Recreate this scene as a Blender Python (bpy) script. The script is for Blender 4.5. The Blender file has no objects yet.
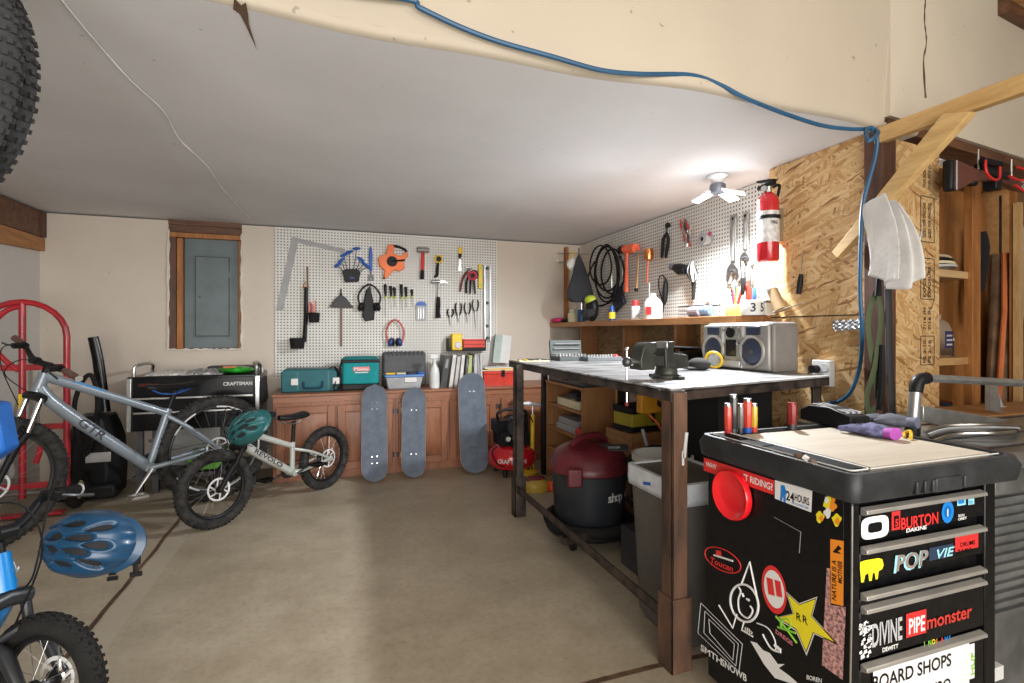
import bpy, bmesh, math, random
from mathutils import Vector, Matrix
random.seed(7)
PI = math.pi
sc = bpy.context.scene
COL = sc.collection
# ---------------------------------------------------------------- camera
CAMH = 1.2; FPX = 516.0; YAW = math.radians(19.1); HOR = 332.0
cam = bpy.data.cameras.new('camera'); co = bpy.data.objects.new('camera', cam); COL.objects.link(co)
co.location = (0, 0, CAMH); co.rotation_euler = (PI/2, 0, -YAW)
cam.sensor_width = 36; cam.lens = FPX/1024*36; cam.shift_y = -(341.5-HOR)/1024; cam.clip_start = .05
sc.camera = co
# ---------------------------------------------------------------- world, lights, exposure
sc.view_settings.view_transform = 'Standard'; sc.view_settings.look = 'None'
sc.view_settings.exposure = 0.22; sc.view_settings.gamma = 1; sc.view_settings.use_curve_mapping = False
w = bpy.data.worlds.new('world'); sc.world = w; w.use_nodes = True
w.node_tree.nodes['Background'].inputs[0].default_value = (.93, .96, 1, 1)
w.node_tree.nodes['Background'].inputs[1].default_value = .5
def area(name, loc, target, sx, sy, power, col):
    l = bpy.data.lights.new(name, 'AREA'); l.shape = 'RECTANGLE'; l.size = sx; l.size_y = sy; l.energy = power; l.color = col
    o = bpy.data.objects.new(name, l); COL.objects.link(o); o.location = loc
    o.rotation_euler = (Vector(target)-Vector(loc)).to_track_quat('-Z', 'Y').to_euler(); return o
area('alcove_fill_light', (-.1, -1.6, 1.15), (.1, 3.0, 1.2), 3.6, 1.7, 96, (1, .965, .92)).data.spread = math.radians(140)  # unseen fill light added behind the camera to brighten the alcove
area('garage_ceiling_light', (2.2, -1.4, 2.9), (2.6, 1.8, 1.7), 2.4, 1.4, 60, (1, .93, .82))
# ---------------------------------------------------------------- photo geometry helpers (pixel ray meets a real plane)
Fv = Vector((math.sin(YAW), math.cos(YAW), 0)); Rv = Vector((math.cos(YAW), -math.sin(YAW), 0))
def ray(px, py):
    return Fv + Rv*((px-512)/FPX) + Vector((0, 0, (HOR-py)/FPX))
def onY(px, py, Y): r = ray(px, py); return Vector((0, 0, CAMH)) + r*(Y/r.y)
def onX(px, py, X): r = ray(px, py); return Vector((0, 0, CAMH)) + r*(X/r.x)
def onZ(px, py, Z): r = ray(px, py); return Vector((0, 0, CAMH)) + r*((Z-CAMH)/r.z)
def onP(px, py, p, n):
    r = ray(px, py); o = Vector((0, 0, CAMH)); n = Vector(n); return o + r*((Vector(p)-o).dot(n)/r.dot(n))
# ---------------------------------------------------------------- materials
def newmat(name):
    m = bpy.data.materials.new(name); m.use_nodes = True; nt = m.node_tree
    return m, nt, nt.nodes['Principled BSDF']
def nd(nt, t, **k):
    n = nt.nodes.new(t)
    for a, b in k.items():
        if a.startswith('i_'): n.inputs[a[2:].replace('_', ' ')].default_value = b
        else: setattr(n, a, b)
    return n
def mth(nt, op, a, b=None, c=None):
    n = nt.nodes.new('ShaderNodeMath'); n.operation = op
    for i, v in enumerate((a, b, c)):
        if v is None: continue
        if isinstance(v, (int, float)): n.inputs[i].default_value = v
        else: nt.links.new(v, n.inputs[i])
    return n.outputs[0]
def mixc(nt, f, a, b, mode='MIX'):
    n = nt.nodes.new('ShaderNodeMix'); n.data_type = 'RGBA'; n.blend_type = mode
    for i, v in ((0, f), (6, a), (7, b)):
        if isinstance(v, (int, float)): n.inputs[i].default_value = v
        elif isinstance(v, tuple): n.inputs[i].default_value = (*v[:3], 1)
        else: nt.links.new(v, n.inputs[i])
    return n.outputs[2]
def ramp(nt, fac, stops):
    n = nt.nodes.new('ShaderNodeValToRGB'); nt.links.new(fac, n.inputs[0]); e = n.color_ramp.elements
    while len(e) < len(stops): e.new(.5)
    for q, (p, c) in zip(e, stops): q.position = p; q.color = (*c, 1)
    return n.outputs[0]
def coord(nt, scale=(1, 1, 1), rot=(0, 0, 0)):
    t = nt.nodes.new('ShaderNodeTexCoord'); mp = nt.nodes.new('ShaderNodeMapping')
    mp.inputs['Scale'].default_value = scale; mp.inputs['Rotation'].default_value = rot
    nt.links.new(t.outputs['Object'], mp.inputs[0]); return mp.outputs[0]
def noise(nt, vec, scale, det=4, rough=.55):
    n = nd(nt, 'ShaderNodeTexNoise'); n.inputs['Scale'].default_value = scale; n.inputs['Detail'].default_value = det
    n.inputs['Roughness'].default_value = rough; nt.links.new(vec, n.inputs['Vector']); return n.outputs[0]
def bump(nt, bs, h, s, d=.01):
    b = nt.nodes.new('ShaderNodeBump'); b.inputs['Strength'].default_value = s; b.inputs['Distance'].default_value = d
    nt.links.new(h, b.inputs['Height']); nt.links.new(b.outputs[0], bs.inputs['Normal'])
def M(name, col, rough=.5, metal=0, var=.12, vs=6, bmp=0, bsc=80, col2=None, trans=0, emit=0, coat=0, stretch=(1, 1, 1), alpha=1, spec=.5):
    m, nt, bs = newmat(name); v = coord(nt, stretch); n = noise(nt, v, vs)
    c2 = col2 or tuple(x*(1-var*1.6) for x in col); c1 = tuple(min(1, x*(1+var*.6)) for x in col)
    lo, hi = (.35, .65)
    nt.links.new(ramp(nt, n, [(lo, c2), (hi, c1)]), bs.inputs['Base Color'])
    bs.inputs['Roughness'].default_value = rough; bs.inputs['Metallic'].default_value = metal
    bs.inputs['Coat Weight'].default_value = coat; bs.inputs['Specular IOR Level'].default_value = spec
    if bmp: bump(nt, bs, noise(nt, v, bsc, 3), bmp, .004)
    if trans: bs.inputs['Transmission Weight'].default_value = trans; bs.inputs['IOR'].default_value = 1.2
    if alpha < 1: bs.inputs['Alpha'].default_value = alpha
    if emit: bs.inputs['Emission Color'].default_value = (*col, 1); bs.inputs['Emission Strength'].default_value = emit
    return m
def wood(name, c1, c2, axis='x', rough=.55, sc_=14, coat=0):
    m, nt, bs = newmat(name); st = {'x': (.12, 1, 1), 'y': (1, .12, 1), 'z': (1, 1, .12)}[axis]
    v = coord(nt, st); n = noise(nt, v, sc_*2, 6, .65); n2 = noise(nt, v, sc_*9, 2)
    f = mth(nt, 'ADD', mth(nt, 'MULTIPLY', n, .75), mth(nt, 'MULTIPLY', n2, .25))
    nt.links.new(ramp(nt, f, [(.38, c2), (.62, c1)]), bs.inputs['Base Color']); bs.inputs['Roughness'].default_value = rough
    bs.inputs['Coat Weight'].default_value = coat
    bump(nt, bs, f, .15, .003); return m
def uv_of(nt, plane):
    t = nt.nodes.new('ShaderNodeTexCoord'); s = nt.nodes.new('ShaderNodeSeparateXYZ'); nt.links.new(t.outputs['Object'], s.inputs[0])
    c = nt.nodes.new('ShaderNodeCombineXYZ'); a, b = {'xz': (0, 2), 'yz': (1, 2), 'xy': (0, 1)}[plane]
    nt.links.new(s.outputs[a], c.inputs[0]); nt.links.new(s.outputs[b], c.inputs[1]); return c.outputs[0], s.outputs[a], s.outputs[b]
def osb(name, plane, gain=1.0):
    m, nt, bs = newmat(name); uv, a, b = uv_of(nt, plane)
    nz = nd(nt, 'ShaderNodeTexNoise'); nz.inputs['Scale'].default_value = 9; nt.links.new(uv, nz.inputs['Vector'])
    dv = nt.nodes.new('ShaderNodeVectorMath'); dv.operation = 'MULTIPLY_ADD'; nt.links.new(nz.outputs['Color'], dv.inputs[0])
    dv.inputs[1].default_value = (.05, .05, 0); nt.links.new(uv, dv.inputs[2])
    lay = []
    for ang, sx, sy in ((.3, 11, 85), (1.35, 10, 95), (2.4, 12, 80)):
        mp = nt.nodes.new('ShaderNodeMapping'); mp.inputs['Rotation'].default_value = (0, 0, ang); nt.links.new(dv.outputs[0], mp.inputs[0])
        mp2 = nt.nodes.new('ShaderNodeMapping'); mp2.inputs['Scale'].default_value = (sx, sy, 1); nt.links.new(mp.outputs[0], mp2.inputs[0])
        vo = nt.nodes.new('ShaderNodeTexVoronoi'); vo.inputs['Scale'].default_value = 1; nt.links.new(mp2.outputs[0], vo.inputs['Vector'])
        sp = nt.nodes.new('ShaderNodeSeparateColor'); nt.links.new(vo.outputs['Color'], sp.inputs[0]); lay.append((sp.outputs[0], sp.outputs[1]))
    sel = nt.nodes.new('ShaderNodeTexVoronoi'); sel.inputs['Scale'].default_value = 13; nt.links.new(dv.outputs[0], sel.inputs['Vector'])
    ss = nt.nodes.new('ShaderNodeSeparateColor'); nt.links.new(sel.outputs['Color'], ss.inputs[0])
    g1 = mth(nt, 'GREATER_THAN', lay[0][1], .5); g2 = mth(nt, 'GREATER_THAN', ss.outputs[0], .5)
    f = mth(nt, 'ADD', mth(nt, 'MULTIPLY', lay[0][0], g1), mth(nt, 'MULTIPLY', mth(nt, 'SUBTRACT', 1, g1),
        mth(nt, 'ADD', mth(nt, 'MULTIPLY', lay[1][0], g2), mth(nt, 'MULTIPLY', lay[2][0], mth(nt, 'SUBTRACT', 1, g2)))))
    g = gain
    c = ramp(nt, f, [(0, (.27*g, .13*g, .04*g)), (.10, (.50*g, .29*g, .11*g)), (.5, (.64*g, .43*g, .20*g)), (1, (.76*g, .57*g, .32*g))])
    fine = noise(nt, uv, 5, 3)
    c = mixc(nt, mth(nt, 'MULTIPLY', fine, .5), c, (.62*g, .36*g, .13*g), 'MULTIPLY')
    nt.links.new(c, bs.inputs['Base Color']); bs.inputs['Roughness'].default_value = .62
    bump(nt, bs, f, .25, .003); return m
def pegmat(name, plane):
    m, nt, bs = newmat(name); uv, a, b = uv_of(nt, plane)
    def cell(x):
        return mth(nt, 'POWER', mth(nt, 'SUBTRACT', mth(nt, 'FRACT', mth(nt, 'DIVIDE', x, .0265)), .5), 2.0)
    r = mth(nt, 'ADD', cell(a), cell(b)); hole = mth(nt, 'LESS_THAN', r, .06)
    n = noise(nt, uv, 3, 5)
    base = ramp(nt, n, [(.35, (.60, .585, .54)), (.65, (.68, .67, .63))])
    nt.links.new(mixc(nt, hole, base, (.10, .085, .07)), bs.inputs['Base Color']); bs.inputs['Roughness'].default_value = .5
    return m
def concrete():
    m, nt, bs = newmat('garage concrete'); uv, x, y = uv_of(nt, 'xy')
    n1 = noise(nt, uv, 1.1, 6, .6); n2 = noise(nt, uv, 5, 8, .72); n3 = noise(nt, uv, 90, 2); n4 = noise(nt, uv, 34, 5, .75)
    c = ramp(nt, n1, [(.3, (.34, .285, .205)), (.5, (.42, .36, .27)), (.7, (.50, .43, .33))])
    c2 = ramp(nt, n2, [(.35, (.74, .71, .66)), (.65, (1, 1, 1))]); c = mixc(nt, .75, c, c2, 'MULTIPLY')
    c = mixc(nt, .5, c, ramp(nt, n4, [(.36, (.72, .70, .66)), (.5, (.97, .96, .95)), (.66, (1, 1, 1))]), 'MULTIPLY')
    c = mixc(nt, mth(nt, 'GREATER_THAN', n3, .72), c, (.46, .42, .35))
    wob = mth(nt, 'MULTIPLY', mth(nt, 'SUBTRACT', noise(nt, uv, 2.5), .5), .03)
    def joint(v, at, wd): return mth(nt, 'LESS_THAN', mth(nt, 'ABSOLUTE', mth(nt, 'ADD', mth(nt, 'SUBTRACT', v, at), wob)), wd)
    far = mth(nt, 'GREATER_THAN', y, 1.58)
    j = mth(nt, 'MAXIMUM', mth(nt, 'MULTIPLY', joint(x, -.93, .011), far), joint(y, 1.58, .012))
    edge = mth(nt, 'MULTIPLY', joint(x, -.86, .05), mth(nt, 'MULTIPLY', far, .55))
    c = mixc(nt, edge, c, (.44, .39, .31))
    c = mixc(nt, j, c, ramp(nt, n2, [(.4, (.05, .03, .018)), (.6, (.15, .085, .045))]))
    nt.links.new(c, bs.inputs['Base Color'])
    nt.links.new(ramp(nt, n2, [(.3, (.38, .38, .38)), (.7, (.62, .62, .62))]), bs.inputs['Roughness'])
    bump(nt, bs, mth(nt, 'SUBTRACT', mth(nt, 'MULTIPLY', n2, .4), j), .3, .01); return m
def plaster(name, col, plane='xz', crack=False):
    m, nt, bs = newmat(name); v = coord(nt); n = noise(nt, v, 1.3, 5); n2 = noise(nt, v, 38, 4); n3 = noise(nt, v, 30, 2, .4)
    c = ramp(nt, n, [(.35, tuple(x*.93 for x in col)), (.65, tuple(min(1, x*1.03) for x in col))])
    sp = mth(nt, 'GREATER_THAN', n3, .765); c = mixc(nt, mth(nt, 'MULTIPLY', sp, .8), c, tuple(x*.55 for x in col))
    nt.links.new(c, bs.inputs['Base Color']); bs.inputs['Roughness'].default_value = .75
    bump(nt, bs, n2, .12, .004); return m
blk = M('black plastic', (.010, .010, .011), .45, bmp=.1, spec=.22); blkg = M('gloss black', (.006, .006, .007), .22, spec=.3)
rub = M('black rubber', (.018, .0175, .017), .85, spec=.2, bmp=.5, bsc=120, var=.3); dgry = M('dark grey plastic', (.045, .045, .05), .5, spec=.3)
tyre_d = M('dusty tyre rubber', (.042, .040, .038), .9, spec=.2, bmp=.7, bsc=90, var=.35, vs=30)
steel = M('bright steel', (.62, .62, .61), .28, 1, bmp=.05); alu = M('brushed aluminium', (.62, .61, .6), .42, .85, vs=20); chrome = M('chrome', (.8, .8, .8), .12, 1, var=.02)
dsteel = M('dark steel', (.10, .10, .105), .42, .8); white = M('white plastic', (.66, .66, .64), .45, var=.04); cream = M('cream plastic', (.72, .66, .45), .5)
red = M('red plastic', (.62, .03, .028), .35, coat=.3); redp = M('red paint', (.40, .012, .022), .35, var=.25, coat=.3); dred = M('dark red plastic', (.20, .022, .03), .38, var=.2)
orange = M('orange plastic', (.9, .19, .04), .45); yellow = M('yellow plastic', (.85, .55, .03), .42); teal = M('teal plastic', (.0, .105, .125), .45, bmp=.1, spec=.3)
tealf = M('teal fabric', (.0, .25, .27), .8, bmp=.3, bsc=300); blue = M('blue plastic', (.02, .10, .42), .4); green = M('green plastic', (.12, .42, .04), .5)
lime = M('lime plastic', (.5, .62, .05), .5); grey = M('grey plastic', (.33, .33, .34), .5); lgrey = M('light grey plastic', (.55, .55, .55), .45)
paper = M('paper', (.68, .67, .64), .8, var=.03); pink = M('pink cloth', (.6, .03, .14), .9); clearp = M('clear plastic', (.8, .82, .84), .15, trans=.75, var=.02)
frost = M('frosted clear plastic', (.55, .58, .6), .35, trans=.35, var=.1)
rust = M('rusty brown steel', (.15, .075, .042), .6, .2, var=.5, vs=9, bmp=.3, bsc=40, col2=(.045, .030, .024), stretch=(1, 1, .35)); rust2 = M('dark painted steel', (.06, .042, .034), .55, .2, var=.5, vs=12, bmp=.2, bsc=30)
benchtop = M('scuffed steel bench top', (.36, .355, .35), .42, .15, var=.5, vs=5, stretch=(.6, 3, 1), bmp=.1)
pine = wood('new pine', (.62, .40, .17), (.47, .28, .10), 'y'); pinez = wood('pine upright', (.62, .40, .18), (.42, .25, .10), 'z'); pinex = wood('pine board', (.58, .36, .15), (.42, .24, .09), 'x')
orwood = wood('orange stained lumber', (.42, .17, .045), (.25, .09, .022), 'z'); dkwood = wood('dark brown lumber', (.13, .055, .032), (.06, .026, .016), 'z'); dkwx = wood('dark lumber beam', (.17, .075, .035), (.075, .032, .017), 'x')
cabw = wood('cherry cabinet wood', (.31, .125, .062), (.21, .078, .036), 'z', .42); cabx = wood('cherry cabinet rail', (.33, .135, .068), (.23, .088, .042), 'x', .42)
bookw = wood('bookcase veneer', (.36, .17, .065), (.25, .11, .04), 'z', .45); shelfw = wood('shelf plank', (.40, .20, .075), (.26, .12, .045), 'y'); ply = wood('plywood', (.60, .40, .20), (.50, .32, .15), 'x', .6)
topply = wood('pale plywood top', (.54, .47, .37), (.45, .38, .29), 'x', .6, 5); hicw = wood('hickory handle', (.58, .36, .15), (.42, .24, .09), 'z', .35)
copper = M('copper', (.78, .28, .09), .25, .9)
# ---------------------------------------------------------------- mesh kit
def spl(pts, k=6, closed=False):
    pts = [Vector(p) for p in pts]; n = len(pts); out = []
    rng = range(n if closed else n-1)
    for i in rng:
        g = (lambda j: pts[j % n]) if closed else (lambda j: pts[max(0, min(n-1, j))])
        a, b, c, d = g(i-1), g(i), g(i+1), g(i+2)
        for t in range(k):
            t /= k
            out.append(.5*((2*b)+(c-a)*t+(2*a-5*b+4*c-d)*t*t+(3*b-a-3*c+d)*t**3))
    if not closed: out.append(pts[-1])
    return out
def frame_of(d):
    d = Vector(d).normalized(); up = Vector((0, 0, 1)) if abs(d.z) < .9 else Vector((0, 1, 0))
    a = d.cross(up).normalized(); return a, d.cross(a).normalized()
_tc = {}
def text_geo(s):
    if s in _tc: return _tc[s]
    c = bpy.data.curves.new('t', 'FONT'); c.body = s; c.size = 1; c.resolution_u = 3; c.offset = .02
    o = bpy.data.objects.new('t', c); COL.objects.link(o); dg = bpy.context.evaluated_depsgraph_get()
    me = bpy.data.meshes.new_from_object(o.evaluated_get(dg))
    V = [v.co.copy() for v in me.vertices]; Fc = [tuple(p.vertices) for p in me.polygons]
    bpy.data.objects.remove(o); bpy.data.curves.remove(c); bpy.data.meshes.remove(me); _tc[s] = (V, Fc); return _tc[s]
class B:
    def __init__(s): s.V = []; s.F = []; s.I = []; s.m = []; s.T = Matrix()
    def mi(s, m):
        if m not in s.m: s.m.append(m)
        return s.m.index(m)
    def add(s, V, F, m):
        o = len(s.V); k = s.mi(m); s.V += [s.T @ Vector(v) for v in V]
        for f in F: s.F.append(tuple(i+o for i in f)); s.I.append(k)
        return s
    def hexa(s, p, m):   # 4 bottom ccw, 4 top ccw
        return s.add(p, [(3, 2, 1, 0), (4, 5, 6, 7), (0, 1, 5, 4), (1, 2, 6, 5), (2, 3, 7, 6), (3, 0, 4, 7)], m)
    def box(s, c, d, m, rot=None):
        R = rot or Matrix.Identity(3); c = Vector(c); x, y, z = d[0]/2, d[1]/2, d[2]/2
        return s.hexa([c+R @ Vector(q) for q in ((-x, -y, -z), (x, -y, -z), (x, y, -z), (-x, y, -z), (-x, -y, z), (x, -y, z), (x, y, z), (-x, y, z))], m)
    def bb(s, a, b, m):
        return s.box([(p+q)/2 for p, q in zip(a, b)], [abs(q-p) for p, q in zip(a, b)], m)
    def loft(s, rings, m, cap=True, closed=False):
        n = len(rings[0]); V = [v for r in rings for v in r]; F = []; k = len(rings)
        for i in range(k if closed else k-1):
            for j in range(n):
                a = i*n+j; b = i*n+(j+1) % n; c = ((i+1) % k)*n+(j+1) % n; d = ((i+1) % k)*n+j; F.append((a, b, c, d))
        if cap and not closed: F.append(tuple(range(n-1, -1, -1))); F.append(tuple((k-1)*n+j for j in range(n)))
        return s.add(V, F, m)
    def tube(s, pts, r, m, n=8, closed=False, flat=None, up=None):
        pts = [Vector(p) for p in pts]; k = len(pts); rings = []; pa = None
        if isinstance(r, (list, tuple)) and len(r) != k:
            q = [i/(k-1)*(len(r)-1) for i in range(k)]; r = [r[min(int(x), len(r)-2)]*(1-(x-min(int(x), len(r)-2)))+r[min(int(x), len(r)-2)+1]*(x-min(int(x), len(r)-2)) for x in q]
        for i, p in enumerate(pts):
            d = (pts[(i+1) % k]-pts[i-1]) if closed else (pts[min(k-1, i+1)]-pts[max(0, i-1)])
            d.normalize()
            if up is not None: a = d.cross(Vector(up)).normalized()
            elif pa is None: a, _ = frame_of(d)
            else:
                a = pa-d*pa.dot(d); a = a.normalized() if a.length > 1e-6 else frame_of(d)[0]
            pa = a; b = d.cross(a); rr = r[i] if isinstance(r, (list, tuple)) else r
            ra, rb = (rr, rr) if flat is None else (rr, rr*flat)
            rings.append([p+a*(ra*math.cos(2*PI*j/n))+b*(rb*math.sin(2*PI*j/n)) for j in range(n)])
        return s.loft(rings, m, closed=closed)
    def cyl(s, a, b, r, m, n=16, r2=None):
        return s.tube([a, b], [r, r if r2 is None else r2], m, n)
    def lathe(s, prof, c, m, axis=(0, 0, 1), n=24, sx=1, sy=1):
        ax = Vector(axis).normalized(); a, b = frame_of(ax); c = Vector(c)
        if abs(ax.z) > .99: a = Vector((1, 0, 0)); b = Vector((0, 1, 0))
        return s.loft([[c+ax*z+a*(max(r, .0004)*sx*math.cos(2*PI*j/n))+b*(max(r, .0004)*sy*math.sin(2*PI*j/n)) for j in range(n)] for r, z in prof], m)
    def sph(s, c, r, m, n=14, k=9, rot=None):
        if isinstance(r, (int, float)): r = (r, r, r)
        R = rot or Matrix.Identity(3); c = Vector(c); rings = []
        for i in range(k+1):
            t = PI*i/k; q = max(math.sin(t), .01)
            rings.append([c+R @ Vector((r[0]*q*math.cos(2*PI*j/n), r[1]*q*math.sin(2*PI*j/n), -r[2]*math.cos(t))) for j in range(n)])
        return s.loft(rings, m)
    def torus(s, c, ax, R, r, m, N=40, n=8, a0=0, a1=2*PI, flat=None):
        a, b = frame_of(ax); c = Vector(c); full = abs(a1-a0-2*PI) < .01; K = N if full else N+1
        pts = [c+a*(R*math.cos(a0+(a1-a0)*i/N))+b*(R*math.sin(a0+(a1-a0)*i/N)) for i in range(K)]
        return s.tube(pts, r, m, n, closed=full, flat=flat, up=Vector(ax))
    def prism(s, poly, o, u, v, th, m):
        o, u, v = Vector(o), Vector(u), Vector(v); nrm = u.cross(v).normalized()*th; n = len(poly)
        ar = sum(poly[i-1][0]*poly[i][1]-poly[i][0]*poly[i-1][1] for i in range(n))
        if (ar < 0) != (th < 0): poly = poly[::-1]
        A = [o+u*p[0]+v*p[1] for p in poly]; V = A+[q+nrm for q in A]
        F = [tuple(range(n-1, -1, -1)), tuple(range(n, 2*n))]+[(i, (i+1) % n, n+(i+1) % n, n+i) for i in range(n)]
        return s.add(V, F, m)
    def text(s, t, o, u, v, h, m, align='l', wid=None, shear=0):
        V, F = text_geo(t)
        if not V: return s
        x0 = min(p.x for p in V); x1 = max(p.x for p in V); hh = .73; k = h/hh; kx = (wid/(x1-x0)) if wid else k
        off = {'l': 0, 'c': .5, 'r': 1}[align]*(x1-x0); o, u, v = Vector(o), Vector(u).normalized(), Vector(v).normalized()
        return s.add([o+u*((p.x-x0-off)*kx+shear*p.y*k)+v*(p.y*k) for p in V], F, m)
    def build(s, name, parent=None, bevel=0, sub=0, ang=38, loc=None, solid=0):
        me = bpy.data.meshes.new(name); me.from_pydata([tuple(v) for v in s.V], [], s.F)
        for m in s.m: me.materials.append(m)
        for p, k in zip(me.polygons, s.I): p.material_index = k; p.use_smooth = True
        me.update(); me.validate()
        me.set_sharp_from_angle(angle=math.radians(ang))
        o = bpy.data.objects.new(name, me); COL.objects.link(o)
        if parent: o.parent = parent
        if loc: o.location = loc
        if solid: q = o.modifiers.new('solid', 'SOLIDIFY'); q.thickness = solid; q.offset = 0
        if bevel: q = o.modifiers.new('bevel', 'BEVEL'); q.width = bevel; q.segments = 2; q.limit_method = 'ANGLE'; q.angle_limit = math.radians(40)
        if sub: q = o.modifiers.new('sub', 'SUBSURF'); q.levels = q.render_levels = sub
        return o
def tag(o, label, cat, group=None, kind=None):
    o['label'] = label; o['category'] = cat
    if group: o['group'] = group
    if kind: o['kind'] = kind
    return o
def thing(name, label, cat, loc=(0, 0, 0), rz=0, group=None):
    o = bpy.data.objects.new(name, None); o.empty_display_size = .05; COL.objects.link(o); o.location = loc; o.rotation_euler = (0, 0, rz)
    return tag(o, label, cat, group)
def struct(o): o['kind'] = 'structure'; return o
def dup(root, loc, rz=None, label=None):
    r = root.copy(); COL.objects.link(r); r.location = loc
    if rz is not None: r.rotation_euler = (0, 0, rz)
    if label: r['label'] = label
    def rec(a, b):
        for ch in a.children:
            c = ch.copy(); COL.objects.link(c); c.parent = b; rec(ch, c)
    rec(root, r); return r
def RZ(a): return Matrix.Rotation(a, 3, 'Z')
def RX(a): return Matrix.Rotation(a, 3, 'X')
def RY(a): return Matrix.Rotation(a, 3, 'Y')
# ================================================================ the setting
YB = 5.0; XR = 2.5; XO = 2.36; ZC = 2.13; YH = 1.65; XL = -2.16
struct(B().bb((-4.5, -3.2, -.1), (6, 5.6, 0), concrete()).build('floor'))
wallp = plaster('warm white wall paint', (.60, .525, .44))
b = B()   # back wall with the recess of the breaker panel
px0, px1, pz0 = -1.30, -.75, 1.05
b.bb((-4.5, YB, 0), (px0, YB+.12, ZC), wallp).bb((px1, YB, 0), (3.2, YB+.12, ZC), wallp).bb((px0, YB, 0), (px1, YB+.12, pz0), wallp)
b.bb((px0, YB, ZC-.03), (px1, YB+.13, ZC+.05), dkwx); b.bb((px0-.05, YB+.12, pz0-.05), (px1+.05, YB+.14, ZC), dkwood)
struct(b.build('wall_back'))
struct(B().bb((XL-.12, 1.8, 0), (XL, YB, ZC), plaster('grey white wall paint', (.56, .53, .49))).build('wall_left'))
gw = plaster('main garage paint', (.55, .49, .40))     # the main garage around and behind the viewpoint
struct(B().bb((-4.6, -3.3, 0), (-4.45, 1.8, 3.0), gw).build('wall_garage_left'))
struct(B().bb((-4.45, 1.68, 0), (XL, 1.8, ZC+.1), gw).build('wall_garage_return'))
struct(B().bb((6.0, -3.3, 0), (6.15, 5.2, 3.0), gw).build('wall_garage_right'))
struct(B().bb((-4.6, -3.42, 0), (-2.6, -3.3, 3.0), gw).bb((2.8, -3.42, 0), (6.15, -3.3, 3.0), gw).bb((-2.6, -3.42, 2.3), (2.8, -3.3, 3.0), gw).build('wall_garage_door_side'))
struct(B().bb((-4.6, -3.42, 3.0), (6.15, 1.65, 3.1), gw).build('ceiling_garage'))
struct(B().bb((XR+.012, YH+.1, 0), (XR+.12, YB, ZC), wallp).build('wall_right'))
ceil_m = plaster('ceiling paint', (.68, .675, .685)); hdr_m = plaster('header paint', (.49, .425, .335)); rup_m = plaster('lightened upper right paint', (.60, .53, .43))  # one drywall paint: darker on the hot header, lighter on the dim right wall
b = B(); N = 60
for i in range(N):   # ceiling with a slightly wavy, rounded front edge that turns up into the header wall
    x0 = -4.5+i*(XR+4.62)/N; x1 = x0+(XR+4.62)/N
    def ye(x): return YH+.018*math.sin(x*3.1)+.012*math.sin(x*7.7+1)
    P = []
    for x in (x0, x1):
        y = ye(x); P.append([(x, YB+.12, ZC+.012), (x, y+.03, ZC+.002), (x, y+.012, ZC+.005), (x, y+.003, ZC+.014), (x, y, ZC+.03)])
    V = P[0]+P[1]
    b.add(V[:2]+V[5:7], [(0, 1, 3, 2)], ceil_m); b.add([V[1], V[2], V[3], V[4], V[6], V[7], V[8], V[9]], [(0, 1, 5, 4), (1, 2, 6, 5), (2, 3, 7, 6)], hdr_m)
struct(b.build('ceiling', ang=60))
b = B()
for i in range(N):
    x0 = -4.5+i*(XO+.02+4.5)/N; x1 = x0+(XO+.02+4.5)/N
    def ye(x): return YH+.018*math.sin(x*3.1)+.012*math.sin(x*7.7+1)
    b.add([(x0, ye(x0), ZC+.03), (x1, ye(x1), ZC+.03), (x1, YH-.005, ZC+.5), (x0, YH-.005, ZC+.5), (x1, YH-.005, 3.6), (x0, YH-.005, 3.6)], [(0, 1, 2, 3), (3, 2, 4, 5)], hdr_m)
struct(b.build('wall_header', ang=60))
struct(B().bb((-4.5, 1.5, ZC+.09), (XR+.1, YB, ZC+.12), wallp).build('ceiling_back_of_header')).location = (0, .2, 0)
# right upper drywall, turned a little away
A0 = Vector((XO+.02, YH-.005, 0)); dirw = Vector((2.13, .26, 0)).normalized(); nw = Vector((dirw.y, -dirw.x, 0))
def rw(s, out, z): p = A0+dirw*s+nw*out; return (p.x, p.y, z)
def rbox(b, s0, s1, o0, o1, z0, z1, m):
    return b.hexa([rw(s0, o1, z0), rw(s1, o1, z0), rw(s1, o0, z0), rw(s0, o0, z0), rw(s0, o1, z1), rw(s1, o1, z1), rw(s1, o0, z1), rw(s0, o0, z1)], m)
b = B(); rbox(b, 0, 2.6, -.1, 0, 2.18, 3.6, rup_m); struct(b.build('wall_upper_right'))
crackm = M('old crack in the plaster', (.13, .08, .045), .9)
b = B()
c0 = [(925, 0), (924, 20), (926, 42), (923, 62), (925, 98)]
pts = []
for x, y in c0:
    p = onP(x, y, A0, nw); pts.append(p+nw*.002)
b.tube(spl(pts, 5), [.004*(.4+random.random()) for _ in spl(pts, 5)], crackm, 5)
struct(b.build('trim_crack_line'))
b = B(); rbox(b, .02, 2.6, -.14, -.02, 2.135, 2.18, dkwx); struct(b.build('trim_opening_beam'))
b = B(); rbox(b, 1.0, 2.6, 0, .05, 2.90, 2.99, dkwx); rbox(b, 1.0, 2.6, 0, .3, 2.96, 3.0, osb('osb deck', 'xy')); struct(b.build('trim_upper_deck'))
osb_yz = osb('strand board side', 'yz', 1.0); osb_xz = osb('strand board front', 'xz', .92)
b = B(); b.bb((XO, YH+.09, 1.285), (XR, 2.31, ZC), osb_yz); b.bb((XO+.004, YH+.09, 0), (XR, 2.9, 1.28), osb_yz)
b.bb((XO+.003, 1.7, 1.2795), (XR-.01, 2.3, 1.2855), blk)
struct(b.build('wall_strand_board_side'))
b = B(); rbox(b, .085, .48, -.045, -.03, 0, 2.10, osb_xz); struct(b.build('wall_strand_board_front'))
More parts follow.
